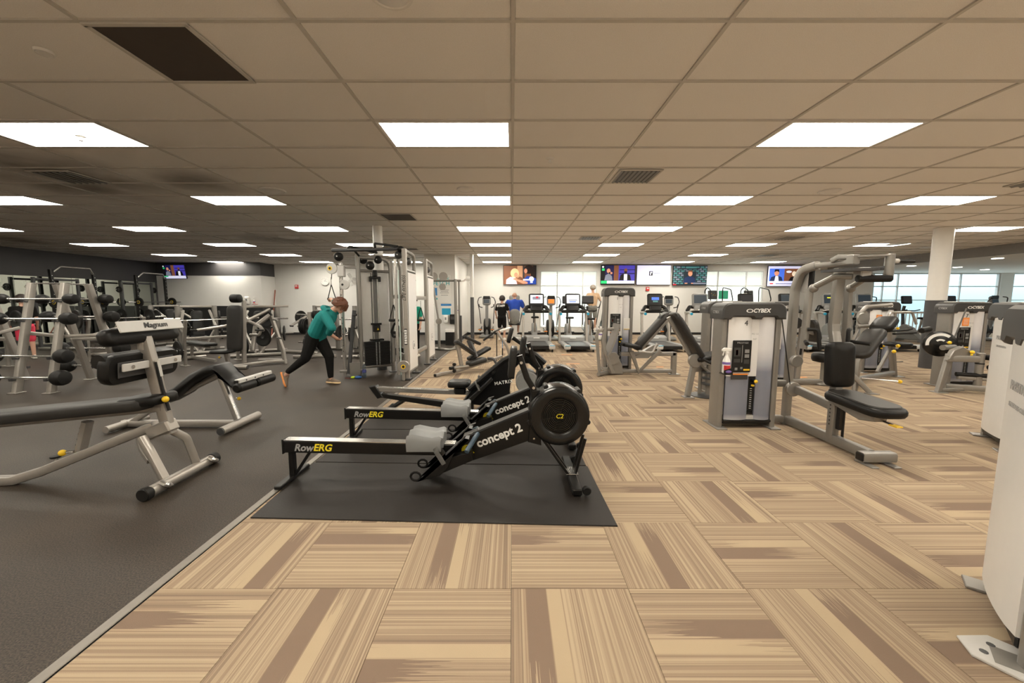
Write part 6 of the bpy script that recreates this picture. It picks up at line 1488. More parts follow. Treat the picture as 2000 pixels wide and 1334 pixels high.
# ---------------------------------------------------------------- cardio machines
def treadmill(loc, label, scr, rz=0, trim='cyan', top='black'):
    t = thing('treadmill', label, 'treadmill', loc, rz)
    MB().box((0, .90, .13), (.60, 1.70, .10), .015).build('deck', M['plastic'], t)
    MB().box((0, .88, .186), (.52, 1.62, .008)).build('belt', M['grey_vinyl'], t)
    for s in (-1, 1):
        r_ = MB().box((s*.375, .90, .15), (.16, 1.72, .09), .025).build('side_rail', M['mid_plastic'], t)
        MB().pad(.18, .20, .12, .05, .03, M=T(s*.37, .09, .09)).build('rail_end_cap', M['pale_plastic'], r_)
        MB().box((s*.37, -.012, .195), (.15, .01, .02), .003).build('cap_stripe', M[trim], r_)
        MB().cyl((s*.36, .06, .05), (s*.40, .06, .05), .045, 12).build('rear_roller', M['plastic'], t)
        MB().beam([(s*.44, 1.42, .12), (s*.44, 1.50, .60), (s*.43, 1.60, 1.12)], .07, .11, .02, bend=.15).build('upright', M['champ'], t)
        hb_ = MB().beam([(s*.43, 1.66, 1.10), (s*.43, 1.36, 1.12), (s*.43, 1.22, 1.08)], .07, .09, .03, bend=.08).build('hand_rail', M['champ'], t)
        MB().cyl((s*.43, 1.24, 1.085), (s*.43, 1.19, 1.07), .042, 12, .006).build('rail_tip', M[trim], hb_)
        MB().tube([(s*.40, 1.60, 1.16), (s*.30, 1.66, 1.30), (s*.14, 1.70, 1.28)], .06, 10, bend=.08).build('cup_holder', M['plastic'], t)
    MB().prism([(1.40, .10), (1.48, .30), (1.72, .36), (1.95, .28), (2.02, .08)], -.42, .42, 'x', ch=.03).build('motor_hood', M['mid_plastic'], t)
    MB().box((0, 1.44, .285), (.20, .012, .03), .004).build('hood_badge', M['label_white'], t)
    MB().box((0, 1.52, 1.13), (.82, .10, .07), .02).build('cross_bar', M['plastic'], t)
    MB().tube([(-.36, 1.40, 1.17), (-.18, 1.34, 1.20), (.18, 1.34, 1.20), (.36, 1.40, 1.17)], .018, 8, bend=.06).build('front_grip', M['steel' if top != 'black' else 'plastic'], t)
    cn = MB().pad(.44, .50, .06, .06, .02, M=frame_m((0, 1.66, 1.50), (0, .18, 1), up=(0, -1, .18))).build('console', M['plastic' if top == 'black' else 'mid_plastic'], t)
    MB().pad(.20, .40, .07, .06, .02, M=frame_m((0, 1.60, 1.24), (0, .3, 1), up=(0, -1, .3))).build('keypad', M['plastic' if top == 'black' else 'mid_plastic'], t)
    MB().box((0, 1.72, 1.728), (.16, .03, .012), .003).build('top_lamp', M['label_white'], cn)
    SM = frame_m((0, 1.592, 1.545), (1, 0, 0), up=(0, .18, 1))
    sc_ = MB(SM).box((0, 0, 0), (.40, .006, .27)); so = sc_.build('screen', SCN[scr[0]], cn, smooth=0)
    for (x0, z0, x1, z1, c) in scr[1:]: MB(SM).box(((x0+x1)/2, -.004, (z0+z1)/2), (x1-x0, .002, z1-z0)).build('screen_picture', SCN[c], so, smooth=0)
    return t
PIC = ('white', (-.13, -.02, .13, .08, 'grey'), (-.02, .02, .06, .09, 'red'), (-.12, -.08, .12, -.05, 'lilac'))
treadmill((.80, 11.25, 0), 'treadmill with a lit white screen, nearest the man in blue', PIC)
treadmill((1.98, 11.20, 0), 'treadmill with a lit white screen, next to the leg press', ('white', (-.14, -.05, .14, -.02, 'grey'), (-.12, -.10, .10, -.07, 'blue')))
treadmill((4.66, 11.2, 0), 'treadmill with a black screen bearing a blue emblem', ('black', (-.12, -.03, .12, .06, 'blue'), (-.08, -.10, .08, -.05, 'teal')), 0)
treadmill((6.12, 11.2, 0), 'treadmill with a dark grey screen behind the hip machine', ('slate',), 0, top='grey')
treadmill((7.62, 11.2, 0), 'treadmill with a dark screen, behind housing 4', ('black',), 0)
treadmill((8.95, 11.2, 0), 'treadmill with a dull screen, beside the pulldown post', ('slate',), 0)
treadmill((10.35, 11.2, 0), 'treadmill with a yellow line on its screen, seen between the pulldown posts', ('slate', (-.10, .03, .10, .06, 'yellow')), 0, top='grey')
treadmill((11.55, 11.3, 0), 'treadmill with a grey console, last before the windows', ('slate',), 0, top='grey')
def elliptical(loc, rz, label, scr=('slate',)):
    t = thing('elliptical_trainer', label, 'elliptical', loc, rz)
    MB().box((0, .2, .06), (.55, 1.2, .08), .02).build('base', M['mid_plastic'], t)
    MB().lathe([(0, -.14), (.30, -.14), (.34, -.10), (.34, .10), (.30, .14), (0, .14)], 28, T(0, .42, .42) @ rotm('Y', 90)).build('flywheel_shroud', M['plastic'], t)
    MB().beam([(0, .20, .12), (0, .10, .75), (0, .16, 1.35)], .12, .14, .04, bend=.2).build('mast', M['mid_plastic'], t)
    cn = MB().pad(.36, .34, .07, .08, .03, M=frame_m((0, .12, 1.48), (0, .2, 1), up=(0, -1, .2))).build('console', M['mid_plastic'], t)
    MB().box((0, .065, 1.62), (.28, .04, .13), .02).build('console_hood', M['plastic'], cn)
    MB(frame_m((0, .035, 1.47), (1, 0, 0), up=(0, .2, 1))).box((0, 0, 0), (.22, .008, .15)).build('screen', SCN[scr[0]], cn, smooth=0)
    if len(scr) > 1: MB(frame_m((0, .029, 1.43), (1, 0, 0), up=(0, .2, 1))).box((0, 0, 0), (.22, .004, .06)).build('screen_picture', SCN[scr[1]], cn, smooth=0)
    for s in (-1, 1):
        MB().tube([(s*.26, .30, .55), (s*.30, .10, 1.1), (s*.36, -.02, 1.45), (s*.30, -.08, 1.62), (s*.20, .0, 1.64)], .018, 8, bend=.10).build('moving_arm', M['iron'], t)
        MB().tube([(s*.18, .05, 1.22), (s*.28, -.10, 1.25), (s*.30, -.16, 1.35)], .018, 8, bend=.04).build('fixed_grip', M['rubber'], t)
        MB().beam([(s*.24, .55, .40), (s*.24, -.35, .30)], .05, .05, .012).build('pedal_arm', M['iron'], t)
        MB().box((s*.24, -.22, .35), (.15, .36, .04), .015).build('pedal', M['plastic'], t)
        MB().box((s*.24, -.405, .35), (.13, .01, .03), .004).build('pedal_mark', M['orange'], t)
    return t
elliptical((-1.03, 15.9, 0), 0, 'elliptical with a green-lit screen beside the slim pole', ('slate', 'green'))
elliptical((1.50, 15.0, 0), 0, 'elliptical with a yellow-lit screen between two treadmills', ('orange', 'yellow'))
elliptical((3.05, 15.1, 0), 0, 'elliptical used by the man in the tan shirt')
elliptical((4.0, 15.9, 0), 12, 'elliptical with curved arms next to the leg press housing')
elliptical((5.95, 14.9, 0), -15, 'grey elliptical under the white logo television')
elliptical((13.2, 14.6, 0), 10, 'elliptical with dark console before the back wall end')
elliptical((18.0, 14.6, 0), 0, 'elliptical farthest along the window side')
def bike(loc, rz, label, panel=True):
    t = thing('exercise_bike', label, 'exercise bike', loc, rz)
    MB().box((0, -.35, .04), (.5, .09, .06), .02).build('rear_foot', M['mid_plastic'], t); MB().box((0, .55, .04), (.5, .09, .06), .02).build('front_foot', M['mid_plastic'], t)
    MB().prism([(-.35, .06), (.55, .06), (.55, .45), (.35, .62), (.05, .50), (-.10, .30)], -.10, .10, 'x', ch=.03).build('body_shell', M['mid_plastic'], t)
    MB().beam([(0, -.12, .30), (0, -.22, .84)], .06, .06, .02).build('seat_post', M['champ'], t)
    MB().pad(.30, .26, .07, .10, .03, M=T(0, -.24, .83)).build('saddle', M['vinyl'], t)
    MB().beam([(0, .40, .50), (0, .46, 1.10), (0, .42, 1.30)], .08, .08, .02).build('mast', M['iron'], t)
    MB().tube([(-.26, .10, 1.16), (-.28, .28, 1.12), (-.08, .42, 1.12), (.08, .42, 1.12), (.28, .28, 1.12), (.26, .10, 1.16)], .02, 8, bend=.06).build('handlebar', M['rubber'], t)
    cn = MB().pad(.30, .42, .06, .04, .02, M=frame_m((0, .40, 1.52), (0, .15, 1), up=(0, -1, .15))).build('console', M['plastic'], t)
    MB(frame_m((0, .333, 1.53), (1, 0, 0), up=(0, .15, 1))).box((0, 0, 0), (.36, .006, .22)).build('screen', SCN['black'], cn, smooth=0)
    for s in (-1, 1):
        MB().beam([(s*.12, .12, .30), (s*.16, .12+s*.16, .30)], .03, .03, .008).build('crank', M['iron'], t); MB().box((s*.20, .12+s*.16, .29), (.11, .10, .03), .01).build('pedal', M['plastic'], t)
    return t
bike((.88, 15.2, 0), 0, 'exercise bike with a black saddle behind the first treadmill')
bike((2.15, 14.8, 0), 0, 'exercise bike with a dark panel behind the second treadmill')
bike((2.75, 13.9, 0), 0, 'exercise bike with a dark panel left of the leg press housing')
bike((14.75, 14.3, 0), 5, 'exercise bike with a raised dark screen before the windows')
bike((12.4, 14.9, 0), 10, 'exercise bike standing close to the back wall end')
bike((16.0, 14.0, 0), 0, 'exercise bike seen just past the thick column')
bike((11.9, 13.9, 0), 15, 'exercise bike with a blue screen glow near the windows')
def stair(loc, rz, label):
    t = thing('stair_climber', label, 'stair climber', loc, rz)
    MB().prism([(-.6, .02), (.65, .02), (.65, .95), (.35, 1.0), (-.6, .35)], -.36, .36, 'x', ch=.04).build('housing', M['mid_plastic'], t)
    for k in range(4): MB().box((0, -.5+.22*k, .42+.17*k), (.52, .24, .03), .006).build('step', M['plastic'], t)
    MB().beam([(-.22, .42, .9), (-.26, .45, 1.75)], .05, .05, .015).build('mast', M['plastic'], t)
    MB().pad(.36, .34, .07, .03, .015, M=frame_m((-.06, .44, 1.72), (0, .25, 1), up=(0, -1, .25))).build('console', M['grey_plastic'], t)
    MB(frame_m((-.06, .36, 1.74), (1, 0, 0), up=(0, .25, 1))).box((0, 0, .0), (.26, .006, .24)).build('screen', M['iron'], t)
    for k in range(6): MB(frame_m((-.06, .354, 1.74), (1, 0, 0), up=(0, .25, 1))).box((-.09+.036*k, 0, .05*math.sin(k*2)), (.02, .003, .02)).build('key', M['yellow' if k % 2 else 'green'], t, smooth=0)
    for s in (-1, 1):
        MB().tube([(s*.34, .40, 1.2), (s*.34, .46, 1.92), (s*.30, .30, 2.02), (s*.38, -.25, 1.92), (s*.40, -.42, 1.55), (s*.36, -.30, 1.0)], .02, 8, bend=.12).build('hand_rail', M['rubber'], t)
    return t
stair((8.15, 15.6, 0), -8, 'stair climber with arched black rails before the second window')
stair((9.62, 15.6, 0), -8, 'stair climber with arched black rails under the window end')
# recumbent stepper of the man in blue
t = thing('recumbent_stepper', 'recumbent stepper with rounded grey seat back, used by the man in blue', 'exercise bike', (.10, 15.2, 0))
MB().box((0, .3, .06), (.5, 1.5, .08), .02).build('base', M['pale_plastic'], t)
MB().beam([(0, -.1, .08), (0, -.1, .55)], .20, .24, .06).build('pedestal', M['pale_plastic'], t)
MB().pad(.42, .46, .08, .1, .03, M=T(0, .08, .55)).build('seat', M['grey_vinyl'], t)
MB().pad(.50, .40, .06, .16, .03, M=frame_m((0, -.16, .93), (0, -.08, 1), up=(0, -1, -.08))).build('seat_back', M['mid_plastic'], t)
MB().beam([(0, -.14, .60), (0, -.20, .95)], .10, .05, .02).build('back_post', M['mid_plastic'], t)
MB().beam([(0, .9, .1), (0, .95, 1.3)], .12, .12, .04).build('mast', M['mid_plastic'], t)
MB().pad(.50, .44, .08, .08, .03, M=frame_m((0, .92, 1.46), (0, .15, 1), up=(0, -1, .15))).build('console', M['mid_plastic'], t)
for s in (-1, 1): MB().tube([(s*.22, .9, .5), (s*.30, .6, 1.0), (s*.42, .35, 1.25), (s*.34, .30, 1.45)], .02, 8, bend=.1).build('moving_arm', M['iron'], t)
# ---------------------------------------------------------------- people
SK = dict(skin=mat('skin', (.52, .30, .21), .55, 0, .06), teal=mat('teal_hoodie', srgb(8, 118, 116), .85, 0, .12, scale=8, bump=.3, bscale=40), black=mat('black_fabric', (.006, .0055, .005), .9, 0, .2, spec=.2), blue=mat('blue_shirt', srgb(30, 70, 170), .8, 0, .08), tan=mat('tan_shirt', srgb(190, 160, 130), .8, 0, .08), pink=mat('pink_shorts', srgb(215, 60, 85), .8, 0, .08), khaki=mat('grey_shorts', srgb(120, 120, 115), .8), auburn=mat('auburn_hair', srgb(92, 50, 24), .55, 0, .35, scale=60), dark=mat('dark_hair', srgb(38, 26, 20), .6, 0, .3, scale=60), grey=mat('grey_hair', srgb(165, 155, 145), .6, 0, .3, scale=60), cream=mat('cream_sole', srgb(225, 195, 150), .6), gum=mat('gum_sole', srgb(215, 135, 70), .6, 0, .05), shoe=mat('grey_shoe', srgb(110, 95, 80), .7), white=mat('white_shoe', srgb(225, 220, 210), .6), green=mat('teal_shirt', srgb(0, 150, 125), .8))
import numpy as np
def figure(name, prims, label, loc, voxel=.012, it=6):
    """prims: (p, q, r0, r1, material). One closed surface grown from all limbs."""
    t = thing(name, label, 'person', loc)
    m = MB()
    for (p, q, r0, r1, mt) in prims:
        p = Vector(p); q = Vector(q); d = q-p; L = max(d.length, 1e-4)
        Mx = T(*p) @ d.to_track_quat('Z', 'Y').to_matrix().to_4x4()
        pr = [(0, -r0)]+[(r0*math.cos(a), r0*math.sin(a)) for a in [math.radians(x) for x in (-60, -30, 0)]]+[(r1*math.cos(a), L+r1*math.sin(a)) for a in [math.radians(x) for x in (0, 30, 60)]]+[(0, L+r1)]
        m.lathe(pr, 12, Mx)
    o = m.build('body', SK['skin'], None, off=loc, smooth=0)
    r = o.modifiers.new('r', 'REMESH'); r.mode = 'VOXEL'; r.voxel_size = voxel
    s_ = o.modifiers.new('s', 'SMOOTH'); s_.factor = .5; s_.iterations = it
    dg = bpy.context.evaluated_depsgraph_get(); me = bpy.data.meshes.new_from_object(o.evaluated_get(dg))
    o.modifiers.clear(); old = o.data; o.data = me; bpy.data.meshes.remove(old)
    names = []
    for pq in prims:
        if pq[4] not in names: names.append(pq[4])
    me.materials.clear()
    for n_ in names: me.materials.append(SK[n_])
    nf = len(me.polygons); cen = np.empty(nf*3); me.polygons.foreach_get('center', cen); cen = cen.reshape(-1, 3)+np.array(loc)
    best = np.full(nf, 1e9); idx = np.zeros(nf, int)
    for (p, q, r0, r1, mt) in prims:
        p = np.array(p, float); q = np.array(q, float); d = q-p; L2 = max((d*d).sum(), 1e-9)
        u_ = np.clip(((cen-p)@d)/L2, 0, 1); ds = np.linalg.norm(cen-(p+u_[:, None]*d), axis=1)-(r0+(r1-r0)*u_)
        b_ = ds < best; best[b_] = ds[b_]; idx[b_] = names.index(mt)
    me.polygons.foreach_set('material_index', idx.astype(np.int32)); me.polygons.foreach_set('use_smooth', [True]*nf); me.update()
    o.parent = t; o.name = 'body'
    return t
def shoe(t, loc, toe, heel, up, up_mat, sole_mat, w=.05):
    toe = Vector(toe)-Vector(loc); heel = Vector(heel)-Vector(loc); d = toe-heel; L = d.length
    Mx = frame_m(heel, d, up=up)
    s = MB(Mx); pts = [(-.02, -.035), (.05, -.04), (L*.5, -.037), (L*.78, -.05), (L+.01, -.03), (L+.03, 0), (L+.01, .03), (L*.78, .045), (L*.5, .04), (.05, .04), (-.02, .035)]
    s.prism(pts, -.012, .018, 'z', ch=.004); s.build('shoe_sole', SK[sole_mat], t, smooth=50)
    u_ = MB(Mx); rings = []
    for (x, h, ww) in ((-.01, .055, .030), (.04, .085, .038), (.09, .09, .036), (L*.55, .062, .038), (L*.8, .042, .042), (L, .03, .030), (L+.02, .02, .012)): rings.append((x, h, ww))
    vs = []; n = 9
    for (x, h, ww) in rings:
        for k in range(n):
            a = PI*k/(n-1); vs.append((x, -ww*math.cos(a), .012+h*math.sin(a)**.8))
    fs = []
    for i in range(len(rings)-1):
        for k in range(n-1): fs.append((i*n+k, (i+1)*n+k, (i+1)*n+k+1, i*n+k+1))
    fs += [tuple(range(n)), tuple((len(rings)-1)*n+k for k in range(n-1, -1, -1))]
    u_.add(vs, fs); u_.build('shoe_upper', SK[up_mat], t, smooth=60)
def hand(p, d, bend, r=1.0, sk='skin', side=(0, 1, 0)):
    """palm and five separate curled fingers from wrist p along d"""
    p = Vector(p); d = Vector(d).normalized(); b = Vector(bend); b = (b-d*b.dot(d)).normalized(); s = d.cross(b)
    out = [(p, p+d*.045*r, .026*r, .030*r, sk), (p+d*.045*r+s*.018*r, p+d*.075*r+s*.02*r, .016*r, .012*r, sk), (p+d*.045*r-s*.018*r, p+d*.075*r-s*.02*r, .016*r, .012*r, sk)]
    for k, (o_, l) in enumerate(((-.030, .062), (-.010, .075), (.010, .078), (.030, .068))):
        a = p+d*.082*r+s*o_*r; m1 = a+(d*.75+b*.66)*l*.5*r; m2 = m1+(d*-.1+b*.99)*l*.45*r; m3 = m2+(d*-.8+b*.5)*l*.3*r
        out += [(p+d*.05*r+s*o_*.8*r, a, .010*r, .0095*r, sk), (a, m1, .0092*r, .0088*r, sk), (m1, m2, .0088*r, .008*r, sk), (m2, m3, .008*r, .007*r, sk)]
    th = p+d*.02*r-s*.032*r
    out += [(th, th+(d*.5-s*.45+b*.5)*.05*r, .013*r, .011*r, sk), (th+(d*.5-s*.45+b*.5)*.05*r, th+(d*.85-s*.3+b*.9)*.07*r, .011*r, .008*r, sk)]
    return out
def headprims(c, f, up, r=1.0):
    """skull, jaw, nose, ears and neck side; f = facing"""
    c = Vector(c); f = Vector(f).normalized(); up = Vector(up); up = (up-f*up.dot(f)).normalized(); s = f.cross(up)
    return [(c+up*.03-f*.025, c+up*.025+f*.02, .088*r, .084*r, 'skin'), (c-up*.05+f*.03, c-up*.075+f*.055, .062*r, .042*r, 'skin'), (c-up*.005+f*.09, c-up*.03+f*.113, .010, .014, 'skin'), (c-up*.062+f*.088, c-up*.062+f*.092, .018, .014, 'skin'), (c+up*.03+f*.082+s*.03, c+up*.03+f*.082-s*.03, .014, .014, 'skin'), (c+s*.086-up*.03, c+s*.090+up*.02, .014, .018, 'skin'), (c-s*.086-up*.03, c-s*.090+up*.02, .014, .018, 'skin')]
def face_parts(t, loc, c, f, up, hair, style):
    c = Vector(c)-Vector(loc); f = Vector(f).normalized(); up = Vector(up); up = (up-f*up.dot(f)).normalized(); s = f.cross(up)
    for q in (-1, 1):
        e = c+up*.012+f*.094+s*q*.032
        MB().sphere(e, .011, 8, 6).build('eye', SK['white'], t); MB().sphere(e+f*.007, .006, 8, 6).build('iris', SK['dark'], t)
        MB().cyl(e+up*.022-s*.016, e+up*.022+s*.016, .004, 6).build('eyebrow', SK[hair], t)
    MB().cyl(c-up*.062+f*.098-s*.02, c-up*.062+f*.098+s*.02, .005, 6).build('lips', mat('lips', (.4, .16, .13), .5), t)
    FMx = Matrix(((f.x, s.x, up.x, c.x), (f.y, s.y, up.y, c.y), (f.z, s.z, up.z, c.z), (0, 0, 0, 1)))
    h = MB(FMx); n = 22; m_ = 12; vs = []; random.seed(3)
    for j in range(m_+1):
        th = PI*.62*j/m_
        for k in range(n):
            a = 2*PI*k/n; front = math.cos(a)
            lim = 1.0
            tt = th*(1.0 if front < .1 else 1-.38*front)
            if style == 'long': tt = th*(1.22 if front < 0 else 1-.42*front)
            rr = .106+.008*math.sin(k*5.1+j*1.7)+.004*random.random()
            if style == 'mop': rr += .010+.012*max(0, front)*math.sin(tt)
            z = math.cos(tt)*rr*1.02+.028; x = math.sin(tt)*math.cos(a)*rr*1.06-.012; y_ = math.sin(tt)*math.sin(a)*rr*.93
            vs.append((x, y_, z))
    fs = [(j*n+k, j*n+(k+1) % n, (j+1)*n+(k+1) % n, (j+1)*n+k) for j in range(m_) for k in range(n)]
    h.add(vs, [q[::-1] for q in fs]); ho = h.build('hair', SK[hair], t, smooth=80)
    sm = ho.modifiers.new('thick', 'SOLIDIFY'); sm.thickness = .012; sm.offset = -1
    if style == 'mop':
        random.seed(11)
        for k in range(60):
            th = random.uniform(.15, 1.45); a = random.uniform(0, 2*PI); R0 = .118
            def sp(t_, a_, r_): return (math.sin(t_)*math.cos(a_)*r_*1.06-.008, math.sin(t_)*math.sin(a_)*r_*.93, math.cos(t_)*r_*1.02+.028)
            if math.cos(a) > .55 and th > 1.15: continue
            lk = MB(FMx).tube([sp(th-.12, a, R0-.004), sp(th+.10, a+random.uniform(-.2, .2), R0+.010), sp(th+.34, a+random.uniform(-.35, .35), R0+.004)], .011, 5)
            lk.build('hair_lock', SK[hair], t)
        for k in range(9):
            a = math.radians(-50+12*k); MB(FMx).tube([(.085*math.cos(a), .085*math.sin(a), .10), (.125*math.cos(a), .11*math.sin(a), .06), (.128*math.cos(a), .115*math.sin(a), .005-.02*(k % 3))], .016, 6).build('fringe_lock', SK[hair], t)
# person in teal at the cable column, bent forward, facing the station
L0 = (-3.45, 6.9, 0)
hc = (-3.075, 7.0, 1.395); hf = (.86, -.10, -.50); hu = (.5, 0, .86)
P = []
P += headprims(hc, hf, hu)
P += [((-3.22, 7.0, 1.31), (-3.12, 7.0, 1.36), .055, .055, 'skin')]
P += [((-3.50, 7.0, .90), (-3.41, 7.0, 1.06), .165, .175, 'teal'), ((-3.41, 7.0, 1.06), (-3.28, 7.0, 1.22), .175, .150, 'teal'), ((-3.30, 6.86, 1.24), (-3.30, 7.14, 1.24), .095, .095, 'teal'), ((-3.47, 6.89, .93), (-3.33, 6.87, 1.18), .125, .125, 'teal'), ((-3.47, 7.11, .93), (-3.33, 7.13, 1.18), .125, .125, 'teal')]
P += [((-3.27, 6.83, 1.24), (-3.11, 6.74, 1.02), .085, .072, 'teal'), ((-3.11, 6.74, 1.02), (-3.20, 6.82, .93), .070, .058, 'teal')]
P += [((-3.27, 7.17, 1.26), (-3.18, 7.32, 1.38), .072, .060, 'teal'), ((-3.18, 7.32, 1.38), (-3.36, 7.42, 1.48), .055, .042, 'teal'), ((-3.36, 7.42, 1.48), (-3.42, 7.46, 1.505), .034, .028, 'skin')]
P += [((-3.20, 6.82, .93), (-3.16, 6.90, .86), .036, .030, 'skin')]
P += hand((-3.42, 7.47, 1.51), (-.5, .45, .2), (0, .3, -1)); P += hand((-3.15, 6.92, .85), (.5, .45, -.6), (.3, .6, .4))
P += [((-3.56, 6.98, .86), (-3.50, 7.02, .86), .135, .135, 'black'), ((-3.53, 6.91, .85), (-3.62, 6.79, .50), .125, .085, 'black'), ((-3.62, 6.79, .49), (-3.88, 6.70, .27), .080, .050, 'black'), ((-3.51, 7.06, .85), (-3.29, 6.97, .50), .125, .088, 'black'), ((-3.29, 6.97, .50), (-3.27, 6.95, .14), .082, .050, 'black')]
P += [((-3.88, 6.70, .26), (-3.92, 6.69, .21), .038, .038, 'skin'), ((-3.27, 6.95, .14), (-3.26, 6.95, .09), .038, .04, 'skin')]
t = figure('person', P, 'person in teal hoodie and black joggers bent over at the cable station', L0, .0075, 5)
face_parts(t, L0, hc, hf, hu, 'auburn', 'mop')
MB().tube([Vector(p)-Vector(L0) for p in ((-3.24, 6.88, 1.30), (-3.33, 6.92, 1.36), (-3.37, 7.0, 1.375), (-3.33, 7.08, 1.36), (-3.24, 7.12, 1.30))], .045, 10, bend=.06).build('hood', SK['teal'], t)
MB().sphere(Vector((-3.11, 6.905, 1.375))-Vector(L0), .010, 8, 6).build('earbud', SK['white'], t)
shoe(t, L0, (-3.10, 6.90, .025), (-3.33, 6.97, .025), (0, 0, 1), 'shoe', 'cream')
shoe(t, L0, (-3.925, 6.66, .025), (-4.00, 6.70, .235), (.92, .25, .35), 'shoe', 'gum')
def standing(loc, rz, label, H, top, bottom, hair, style, short_sleeve=True, shorts=True, arms=None, lean=0.0, shoes='white', thick=1.0, seated=False, vox=.014):
    k = H/1.75; R_ = T(*loc) @ rotm('Z', rz)          # local: facing +y
    def X(x, y, z): return tuple(R_ @ Vector((x*k, (y+lean*max(0, z-.9))*k, z*k)))
    f = tuple((rotm('Z', rz) @ Vector((0, 1, -.05)))); up = (0, 0, 1)
    hc = X(0, .03, 1.63)
    P = headprims(hc, f, up, k); w = thick
    P += [(X(0, 0, 1.43), X(0, .01, 1.55), .055*k, .055*k, 'skin')]
    P += [(X(-.07, 0, 1.02), X(-.09, 0, 1.32), .10*k*w, .105*k*w, top), (X(.07, 0, 1.02), X(.09, 0, 1.32), .10*k*w, .105*k*w, top), (X(0, 0, .98), X(0, 0, 1.36), .115*k*w, .11*k*w, top), (X(-.17*w, 0, 1.40), X(.17*w, 0, 1.40), .07*k, .07*k, top)]
    P += [(X(-.06, 0, .90), X(.06, 0, .90), .125*k*w, .125*k*w, bottom)]
    for s in (-1, 1):
        a = arms or ((.23, .0, 1.10), (.24, .12, .88))
        e = X(s*(a[0][0]+.06*(w-1)), a[0][1], a[0][2]); h_ = X(s*a[1][0], a[1][1], a[1][2]); sh = X(s*.19*w, 0, 1.40)
        md = tuple((Vector(sh)*.35+Vector(e)*.65))
        P += [(sh, md, .062*k*w, .055*k*w, top), (md, e, .043*k, .040*k, 'skin' if short_sleeve else top), (e, h_, .040*k, .028*k, 'skin')]
        P += hand(h_, Vector(h_)-Vector(e), Vector(X(0, .5, .5))-Vector(X(0, 0, .5)), k)
        if seated:
            kn = X(s*.16, .48, .52); an = X(s*.14, .62, .16)
        else:
            kn = X(s*.10, .02, .50); an = X(s*.10, -.02, .09)
        hp = X(s*.09, 0, .88 if not seated else .62)
        if seated: P += [(X(0, 0, .95), X(0, 0, .66), .13*k*w, .14*k*w, bottom)]
        if shorts:
            md = tuple(Vector(hp)*.15+Vector(kn)*.85); P += [(hp, md, .095*k, .082*k, bottom), (md, kn, .060*k, .056*k, 'skin'), (kn, an, .056*k, .038*k, 'skin')]
        else: P += [(hp, kn, .095*k, .065*k, bottom), (kn, an, .062*k, .045*k, bottom)]
    t = figure('person', P, label, loc, vox, 5)
    if style != 'bald': face_parts(t, loc, hc, f, up, hair, style)
    for s in (-1, 1):
        hy, ty = ((-.07, .17) if not seated else (.56, .78)); z = .03 if not seated else .12
        shoe(t, loc, X(s*.11, ty, z/k+loc[2]*0), X(s*.10, hy, z/k), (0, 0, 1), shoes, 'white')
    return t
ts = standing((-.38, 14.75, 0), -12, 'staff member in black shirt and shorts standing beside the seated man', 1.66, 'black', 'black', 'dark', 'long', lean=.05, arms=((.27, .02, 1.12), (.26, .16, .92)))
text('lettering', 'STAFF', .115, T(-.035, -.158, 1.30) @ rotm('Z', -12) @ rotm('X', 86), M['label_white'], ts, bold=.002, depth=.004)
standing((.10, 15.15, .08), 0, 'bald man in a blue shirt seated on the recumbent stepper', 1.72, 'blue', 'khaki', 'grey', 'bald', thick=1.35, seated=True, arms=((.32, .08, 1.12), (.36, .34, 1.22)))
standing((3.05, 14.85, .36), 0, 'grey-haired man in a tan shirt striding on an elliptical', 1.70, 'tan', 'khaki', 'grey', 'short', arms=((.28, -.02, 1.18), (.30, .20, 1.30)))
standing((-12.35, 9.9, 0), 60, 'person in pink shorts standing behind the barbell rack at the photo edge', 1.62, 'black', 'pink', 'dark', 'long')
standing((-2.60, 10.35, 0), 170, 'person in a teal shirt glimpsed between the two side panels', 1.6, 'green', 'black', 'dark', 'short', shorts=False)
# ---------------------------------------------------------------- bench and stand on the carpet behind the rowers
t = thing('adjustable_bench', 'small bench with four dark pads standing on the carpet edge', 'weight bench', (-1.0, 8.0, 0))
O = (-1.0, 8.0, 0)
MB().beam([W(-1.50, 7.54, .04), W(-1.36, 7.76, .04)], .06, .06, .012).build('foot_bar', M['champ'], t)
MB().box(W(-1.505, 7.53, .04), (.03, .06, .055), .01, M=rotm('Z', 57)).build('foot_cap', M['plastic'], t)
MB().beam([W(-1.43, 7.65, .05), W(-1.15, 7.86, .05), W(-.95, 8.02, .10), W(-.22, 8.62, .26)], .05, .06, .012, bend=.1).build('main_tube', M['champ'], t)
MB().beam([W(-1.10, 7.90, .60), W(-1.03, 7.95, .10)], .05, .08, .012).build('post', M['champ'], t)
MB().beam([W(-.92, 8.28, .66), W(-.76, 8.18, .30)], .06, .10, .012).build('post', M['iron'], t)
MB().pad(.54, .16, .07, .04, .02, M=frame_m(W(-.985, 7.99, .50), (.35, .28, -.30), up=(.2, .15, .9))).build('arm_pad', M['grey_vinyl'], t)
MB().pad(.44, .14, .06, .04, .02, M=frame_m(W(-.86, 8.32, .62), (.33, .28, -.20), up=(.2, .15, .9))).build('arm_pad', M['grey_vinyl'], t)
MB().pad(.58, .20, .06, .05, .02, M=frame_m(W(-.70, 8.34, .34), (.43, .33, .22))).build('back_pad', M['vinyl'], t)
MB().pad(.44, .24, .09, .06, .03, M=frame_m(W(-.74, 8.12, .18), (.40, .30, .08))).build('seat_pad', M['grey_vinyl'], t)
MB().tube([W(-1.20, 7.74, .15), W(-.86, 8.0, .15)], .028, 10).build('roller_bar', M['champ'], t)
MB().cyl(W(-1.24, 7.70, .15), W(-1.18, 7.76, .15), .035, 12).build('bar_cap', M['plastic'], t)
